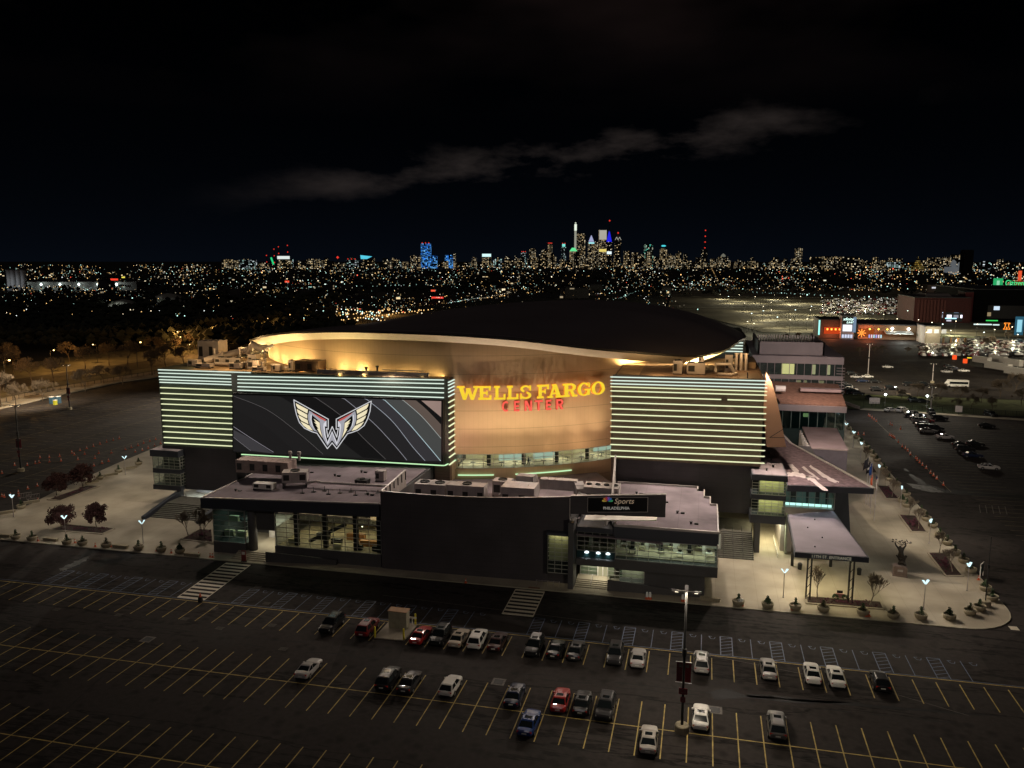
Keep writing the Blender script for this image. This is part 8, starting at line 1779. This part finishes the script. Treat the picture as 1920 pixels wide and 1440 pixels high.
t, w_, z, d_ = tower(c3_(640), c3_(742), cy3(212), 4950, LW[0], 'broad building with a bright white crown in the left cluster'); addp(t, MB().box(-w_ / 2, w_ / 2, 0, 12, z + 2, z + 20), 'crown', glow('bright white crown', (.85, .95, .90), .9))
t, w_, z, d_ = tower(c3_(1130), c3_(1185), cy3(240), 5000, LW[0], 'lit block with a red beacon tower in the left cluster'); addp(t, MB().box(-2, 2, 2, 6, z, z + 30), 'mast', metald); addp(t, MB().octa((0, 0, z + 32), 9), 'beacon', MATS['red beacon'])
t, w_, z, d_ = tower(c3_(1230), c3_(1322), cy3(214), 5000, LW[3], 'white lit block with red roof beacons left of the cyan wedge'); reds(t, w_, z, 3)
t, w_, z, d_ = tower(c3_(1375), c3_(1452), cy3(212), 5000, LW[1], 'dark block under a cyan wedge-shaped lit crown'); addp(t, MB().hexa([(-w_ * .75, 0, z + 2), (-w_ * .1, 0, z + 2), (-w_ * .1, 8, z + 2), (-w_ * .75, 8, z + 2)], [(-w_ * .8, 0, z + 26), (w_ * .5, 0, z + 18), (w_ * .5, 8, z + 18), (-w_ * .8, 8, z + 26)]), 'wedge_crown', glow('cyan wedge', (.10, .65, .85), .95))
t = thing('lit_crane', 'slanted green glowing crane arm in the left cluster', 'crane', (*AD(c3_(600), 488, 4900)[:2], 0)); p_, q_ = AD(c3_(586), cy3(196), 4900), AD(c3_(608), cy3(256), 4900)
MB().bar(p_, q_, 7).build('arm', glow('green arm', (.03, .75, .25), .9), t); MB().bar(q_, (q_.x, q_.y, 0), 4).build('tower', metald, t)
for k, (x, y, lb) in enumerate(((650, 104, 'tallest of the four thin red-lit aerials at left'), (727, 92, 'lone tall red-lit aerial right of the other aerials'), (612, 124, 'second red-lit aerial from the left group'), (548, 178, 'shortest red-lit aerial of the left group'))):
    p_ = AD(c3_(x), cy3(y), 5600); t = thing('aerial_mast', lb, 'aerial', (p_.x, p_.y, 0), 0, 'red-lit aerials on the left skyline'); MB().box(p_.x - 1.5, p_.x + 1.5, p_.y, p_.y + 3, 0, p_.z).build('lattice', metald, t)
    for j in range(3): MB().octa((p_.x, p_.y - 2, p_.z - j * 45), 5).build('beacon', MATS['red beacon'], t)
def c1_(x): return 1380 + x / 3.556
def cy1(y): return 440 + y / 3.556
for (a, b, tp, k, D_, lb) in ((400, 440, 90, 2, 4800, 'isolated tall lit tower between downtown and the right edge'), (510, 575, 150, 1, 4600, 'sparsely lit gabled block right of the isolated tower'), (590, 675, 145, 0, 4600, 'broad warm lit block second right of the isolated tower'), (715, 822, 148, 1, 4400, 'dark broad block with scattered lights and red corner light'), (1300, 1360, 155, 0, 4000, 'left one of the twin lit slabs near the white arched front'), (1370, 1425, 158, 0, 4000, 'right one of the twin lit slabs near the white arched front'), (1450, 1505, 135, 0, 3600, 'orange-topped lit block above the white arched front'), (930, 1000, 198, 2, 4300, 'low wide warm block left of the golden dome'), (1015, 1100, 186, 3, 4300, 'low cool lit block left of the golden dome'), (240, 330, 176, 0, 5000, 'low lit block left of the isolated tower'), (1650, 1700, 178, 3, 3500, 'cool lit low block right of the dark tall slab'), (0, 60, 180, 0, 5200, 'low lit block first right of downtown'), (90, 150, 178, 0, 5200, 'low lit block second right of downtown')):
    tower(c1_(a), c1_(b), cy1(tp), D_, LW[k], lb)
t, w_, z, d_ = tower(c1_(1520), c1_(1582), cy1(105), 2600, mat('black slab', (.004, .004, .005), .8), 'tall dark unlit slab behind the stadium quarter')
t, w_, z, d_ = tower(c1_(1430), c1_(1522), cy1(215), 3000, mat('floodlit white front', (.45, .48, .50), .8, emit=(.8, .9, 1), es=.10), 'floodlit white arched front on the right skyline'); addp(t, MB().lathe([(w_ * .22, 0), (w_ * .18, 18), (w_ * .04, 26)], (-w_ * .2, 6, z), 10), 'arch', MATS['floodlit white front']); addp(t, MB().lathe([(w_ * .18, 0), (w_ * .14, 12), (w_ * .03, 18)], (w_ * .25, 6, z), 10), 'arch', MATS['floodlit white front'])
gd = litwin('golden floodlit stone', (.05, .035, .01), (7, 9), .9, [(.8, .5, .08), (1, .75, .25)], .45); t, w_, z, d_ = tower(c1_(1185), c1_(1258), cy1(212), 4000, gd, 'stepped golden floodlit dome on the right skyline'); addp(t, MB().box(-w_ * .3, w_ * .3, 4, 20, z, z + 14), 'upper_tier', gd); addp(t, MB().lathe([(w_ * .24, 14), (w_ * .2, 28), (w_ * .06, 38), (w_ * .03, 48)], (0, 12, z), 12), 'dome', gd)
# silos and floodlit sheds on the far left
for k, x in enumerate((60, 82, 112, 140)):
    p_ = AD(x / 3, 546, 1500); c0 = G(x / 3, 545); z = AY(x / 3, 460 + 140 / 3, c0.y).z; s_ = c0.length * .0022
    t = thing('silo', 'pale ribbed silo, %s from the left in the row of four' % nth(k + 1), 'silo', (c0.x, c0.y, 0), 0, 'silos at the left edge'); attach(MB().lathe([(s_ * 1.4, 0), (s_ * 1.2, z * .5), (s_ * 1.3, z)], (0, 0, 0), 14).build('shell', mat('floodlit silo shell', (.30, .30, .30), .7, var=.2, scale=.05), None, True), t, True); attach(MB().lathe([(s_ * 1.35, z), (s_ * 1.3, z + 1.5)], (0, 0, 0), 14).build('rim', metald), t, True)
    spot((c0.x - 6, c0.y - 40, 1), (c0.x, c0.y, z * .6), 7000, (.9, .95, 1), 70, .8, .5)
c0 = G(155 / 3, 543); c1 = G(800 / 3, 543)
t = thing('warehouse', 'long low floodlit warehouse stretching right of the silos', 'warehouse', ((c0.x + c1.x) / 2, c0.y, 0)); ang_ = 0
zt2 = AY(100, 460 + 205 / 3, c0.y).z
m = MB().bar((c0.x, c0.y, zt2 / 2), (c1.x, c1.y, zt2 / 2), 40, zt2); m.build('wall', mat('warehouse wall', (.16, .15, .14), .8, var=.2, scale=.02), t)
for k in range(6):
    p_ = c0.lerp(c1, (k + .4) / 6.2); MB().octa((p_.x, p_.y - 26, zt2 * .7), 2.6).build('flood_lamp', glow('shed flood lamp', (.80, 1, .95), 6), t); spot((p_.x, p_.y - 40, zt2 * .9), (p_.x + 5, p_.y - 20, 0), 9000, (.85, 1, .95), 120, .9, 1)
for (u, v, w_, lb, pw) in ((232, 583, 32, 'ribbed dome hall softly floodlit in the dark park', 1), (315, 571, 36, 'larger dim dome hall behind the small ribbed one', .25)):
    c_ = G(u, v); k_ = c_.length / 1550; t = thing('dome_hall', lb, 'dome hall', (c_.x, c_.y, 0)); r_ = w_ * k_
    attach(MB().lathe([(r_, 0), (r_ * .92, 3 * k_ * 2), (r_ * .7, 6.5 * k_ * 2), (r_ * .35, 9 * k_ * 2), (.5, 10 * k_ * 2)], (0, 0, 0), 20).build('shell', mat('dome shell', (.20, .20, .18), .8, var=.35, scale=.04), None, True), t, True); attach(MB().lathe([(r_ * 1.02, 0), (r_ * 1.02, 2)], (0, 0, 0), 20).build('base_wall', metald), t, True)
    spot((c_.x + 10, c_.y - r_ * 1.6, 2), (c_.x, c_.y - r_ * .4, 12), 42000 * pw, (.9, .95, .85), 100, .9, 1)

# generic city fabric: low and mid-rise buildings, dark between the lights
rg = random.Random(77); LOWM = [litwin('low windows warm', (.010, .009, .009), (7, 4), .16, WARMW, 1.4), litwin('low windows sparse', (.008, .008, .009), (8, 4), .07, [(1, .8, .5), (.8, 1, .9)], 1.6), LW[0], LW[2], LW[1]]
cnt = 0; GEN = []
for k in range(120):        # skyline filler
    u = rg.uniform(960, 1330) if k < 52 else rg.choice((rg.uniform(410, 960), rg.uniform(1300, 1900), rg.uniform(1300, 1700)))
    near = 960 < u < 1290; vt = rg.uniform(470, 489) if near else rg.uniform(482, 494)
    GEN.append((u, rg.uniform(4, 10), vt, rg.uniform(4600, 6400), LOWM[rg.choice((2, 2, 3, 4, 0))]))
for k in range(150):
    u = rg.uniform(0, 1920); D_ = rg.choice((rg.uniform(900, 1800), rg.uniform(1500, 4200), rg.uniform(2500, 4500)))
    base = 488 + 50 / D_ * 1530
    if 1330 < u < 1760 and D_ < 1700: continue
    if D_ < 1300 and u > 1330: continue
    GEN.append((u, rg.uniform(8, 20) * 1500 / D_ + 3, base - rg.uniform(6, 14) * 1530 / D_, D_, LOWM[rg.choice((0, 0, 1, 1, 1))]))
GEN.sort(key=lambda g: g[0])
for i, (u, hw, vt, D_, mt) in enumerate(GEN):
    kind = 'skyline block' if D_ > 4550 else 'low city building'
    tower(u - hw / 2, u + hw / 2, vt, D_, mt, 'plain %s, %s from left of all plain blocks' % (kind, nth(i + 1) if i < 99 else ('hundred ' if i < 199 else 'two hundred ') + (nth((i + 1) % 100) if (i + 1) % 100 else 'even')), name='city_block', cat='building', grp='plain city blocks')
# lamps of the city: the nearest as single lamps, the rest as one glittering mass
def density(u, v):
    if v < 496: return .9 if u > 400 else .35
    if u < 400 and v > 560: return .26
    if u < 620 and v > 575: return .24
    if u < 600 and v > 556: return .42
    if u > 1330 and v > 545: return 0
    if 950 < u < 1330 and v > 548: return .35
    return 1.0 if v < 545 else .6
DT = []
while len(DT) < 5000:
    u = rg.uniform(0, 1920); v = 491 + (rg.random() ** 1.35) * 110
    if v > 606: continue
    if rg.random() > density(u, v): continue
    # clumpy districts
    if noise.noise(Vector((u * .012, v * .05, 1.7))) + noise.noise(Vector((u * .05, v * .2, 5.1))) * .6 < rg.uniform(-.42, .62): continue
    DT.append((u, v, rg.random()))
# streets: strings of lamps running away from the viewer and across
for (u0, v0, u1, v1, n, k) in ((1265, 525, 1240, 510, 10, .05), (1335, 505, 1348, 528, 12, .05), (1160, 560, 1195, 545, 14, .75), (1350, 545, 1700, 560, 30, .8), (600, 596, 960, 552, 46, .1), (900, 560, 960, 548, 20, .5), (1640, 545, 1900, 520, 20, .05), (640, 600, 820, 578, 30, .12), (500, 540, 900, 532, 40, .75), (130, 535, 560, 530, 26, .8), (1100, 535, 1330, 545, 24, .6), (1400, 548, 1540, 552, 14, .8), (840, 568, 900, 558, 30, .9)):
    for i in range(n): t_ = (i + rg.uniform(-.3, .3)) / n; DT.append((u0 + (u1 - u0) * t_, v0 + (v1 - v0) * t_ + rg.uniform(-.8, .8), k + rg.uniform(-.04, .04)))
DT.sort(key=lambda q: -q[1])
CL = [('amber', (1, .60, .22), .40), ('warm white', (1, .84, .58), .66), ('teal white', (.60, 1, .88), .92), ('white', (.95, 1, 1), .975), ('red', (1, .12, .06), 1.1)]
def pick(r_):
    for i, c_ in enumerate(CL):
        if r_ < c_[2]: return i
    return 4
PRL = {}; bright = [.7, .7, 1.1, 2.6]
stm = MB(); n1_ = 0
for idx, (u, v, r_) in enumerate(DT):
    ci = pick(r_); hz_ = 8.0; g = G(u, v, hz_); D_ = g.length
    if D_ > 12000: continue
    s_ = D_ * .00040 * rg.uniform(.75, 1.35)
    if rg.random() < .05: s_ *= 1.7
    if n1_ < 300:
        n1_ += 1; key = ci
        if key not in PRL:
            t = thing('distant_street_lamp', CL[ci][0] + ' street lamp glowing among the dark rooftops', 'street lamp', (0, 0, 0), 0, CL[ci][0] + ' lamps among the dark rooftops')
            o = MB().lathe([(.12, 0), (.08, 8)], (0, 0, 0), 5).build('pole', metald); attach(o, t, True); o = MB().octa((0, 0, 8), .55).build('lamp_head', glow('city lamp ' + CL[ci][0], CL[ci][1], 1.9)); attach(o, t, True); PRL[key] = t; c_ = t
        else: c_ = copy_tree(PRL[key])
        c_.location = (g.x, g.y, 0)
    else:
        stm.cur = ci * 3 + rg.choice((0, 0, 1, 1, 2)); stm.octa((g.x, g.y, hz_), s_)
ml = []
for nm, cc, _ in CL:
    for b_ in (.24, .75, 2.4): ml.append(glow('city lights %s %.1f' % (nm, b_), cc, b_))
tag(stm.build('distant_city_lights', ml), 'thousands of tiny city lights spread to the horizon', 'city lights', kind='stuff')
# dark tree masses and rooftops far off
def clumpmass(n, fu, fv, hr, seed, col, nm, lb):
    r2 = random.Random(seed); m = MB()
    for k in range(n):
        g = G(r2.uniform(*fu), r2.uniform(*fv)); h_ = r2.uniform(*hr); w_ = h_ * r2.uniform(.4, .7)
        for j in range(7):
            c_ = Vector((g.x + r2.uniform(-w_, w_), g.y + r2.uniform(-w_, w_), h_ * r2.uniform(.45, .9))); m.octa(c_, w_ * r2.uniform(.3, .6), h_ * r2.uniform(.12, .25))
    tag(m.build(nm, mat(nm, col, .95, var=.5, scale=.1)), lb, 'woodland', kind='stuff')
clumpmass(900, (0, 640), (560, 660), (7, 13), 5, (.012, .014, .008), 'dark_park_woodland', 'dark park woodland stretching behind the left lot')
clumpmass(500, (0, 1920), (515, 560), (8, 14), 6, (.008, .009, .006), 'far_woodland', 'dark far-off belts of trees between the city lights')
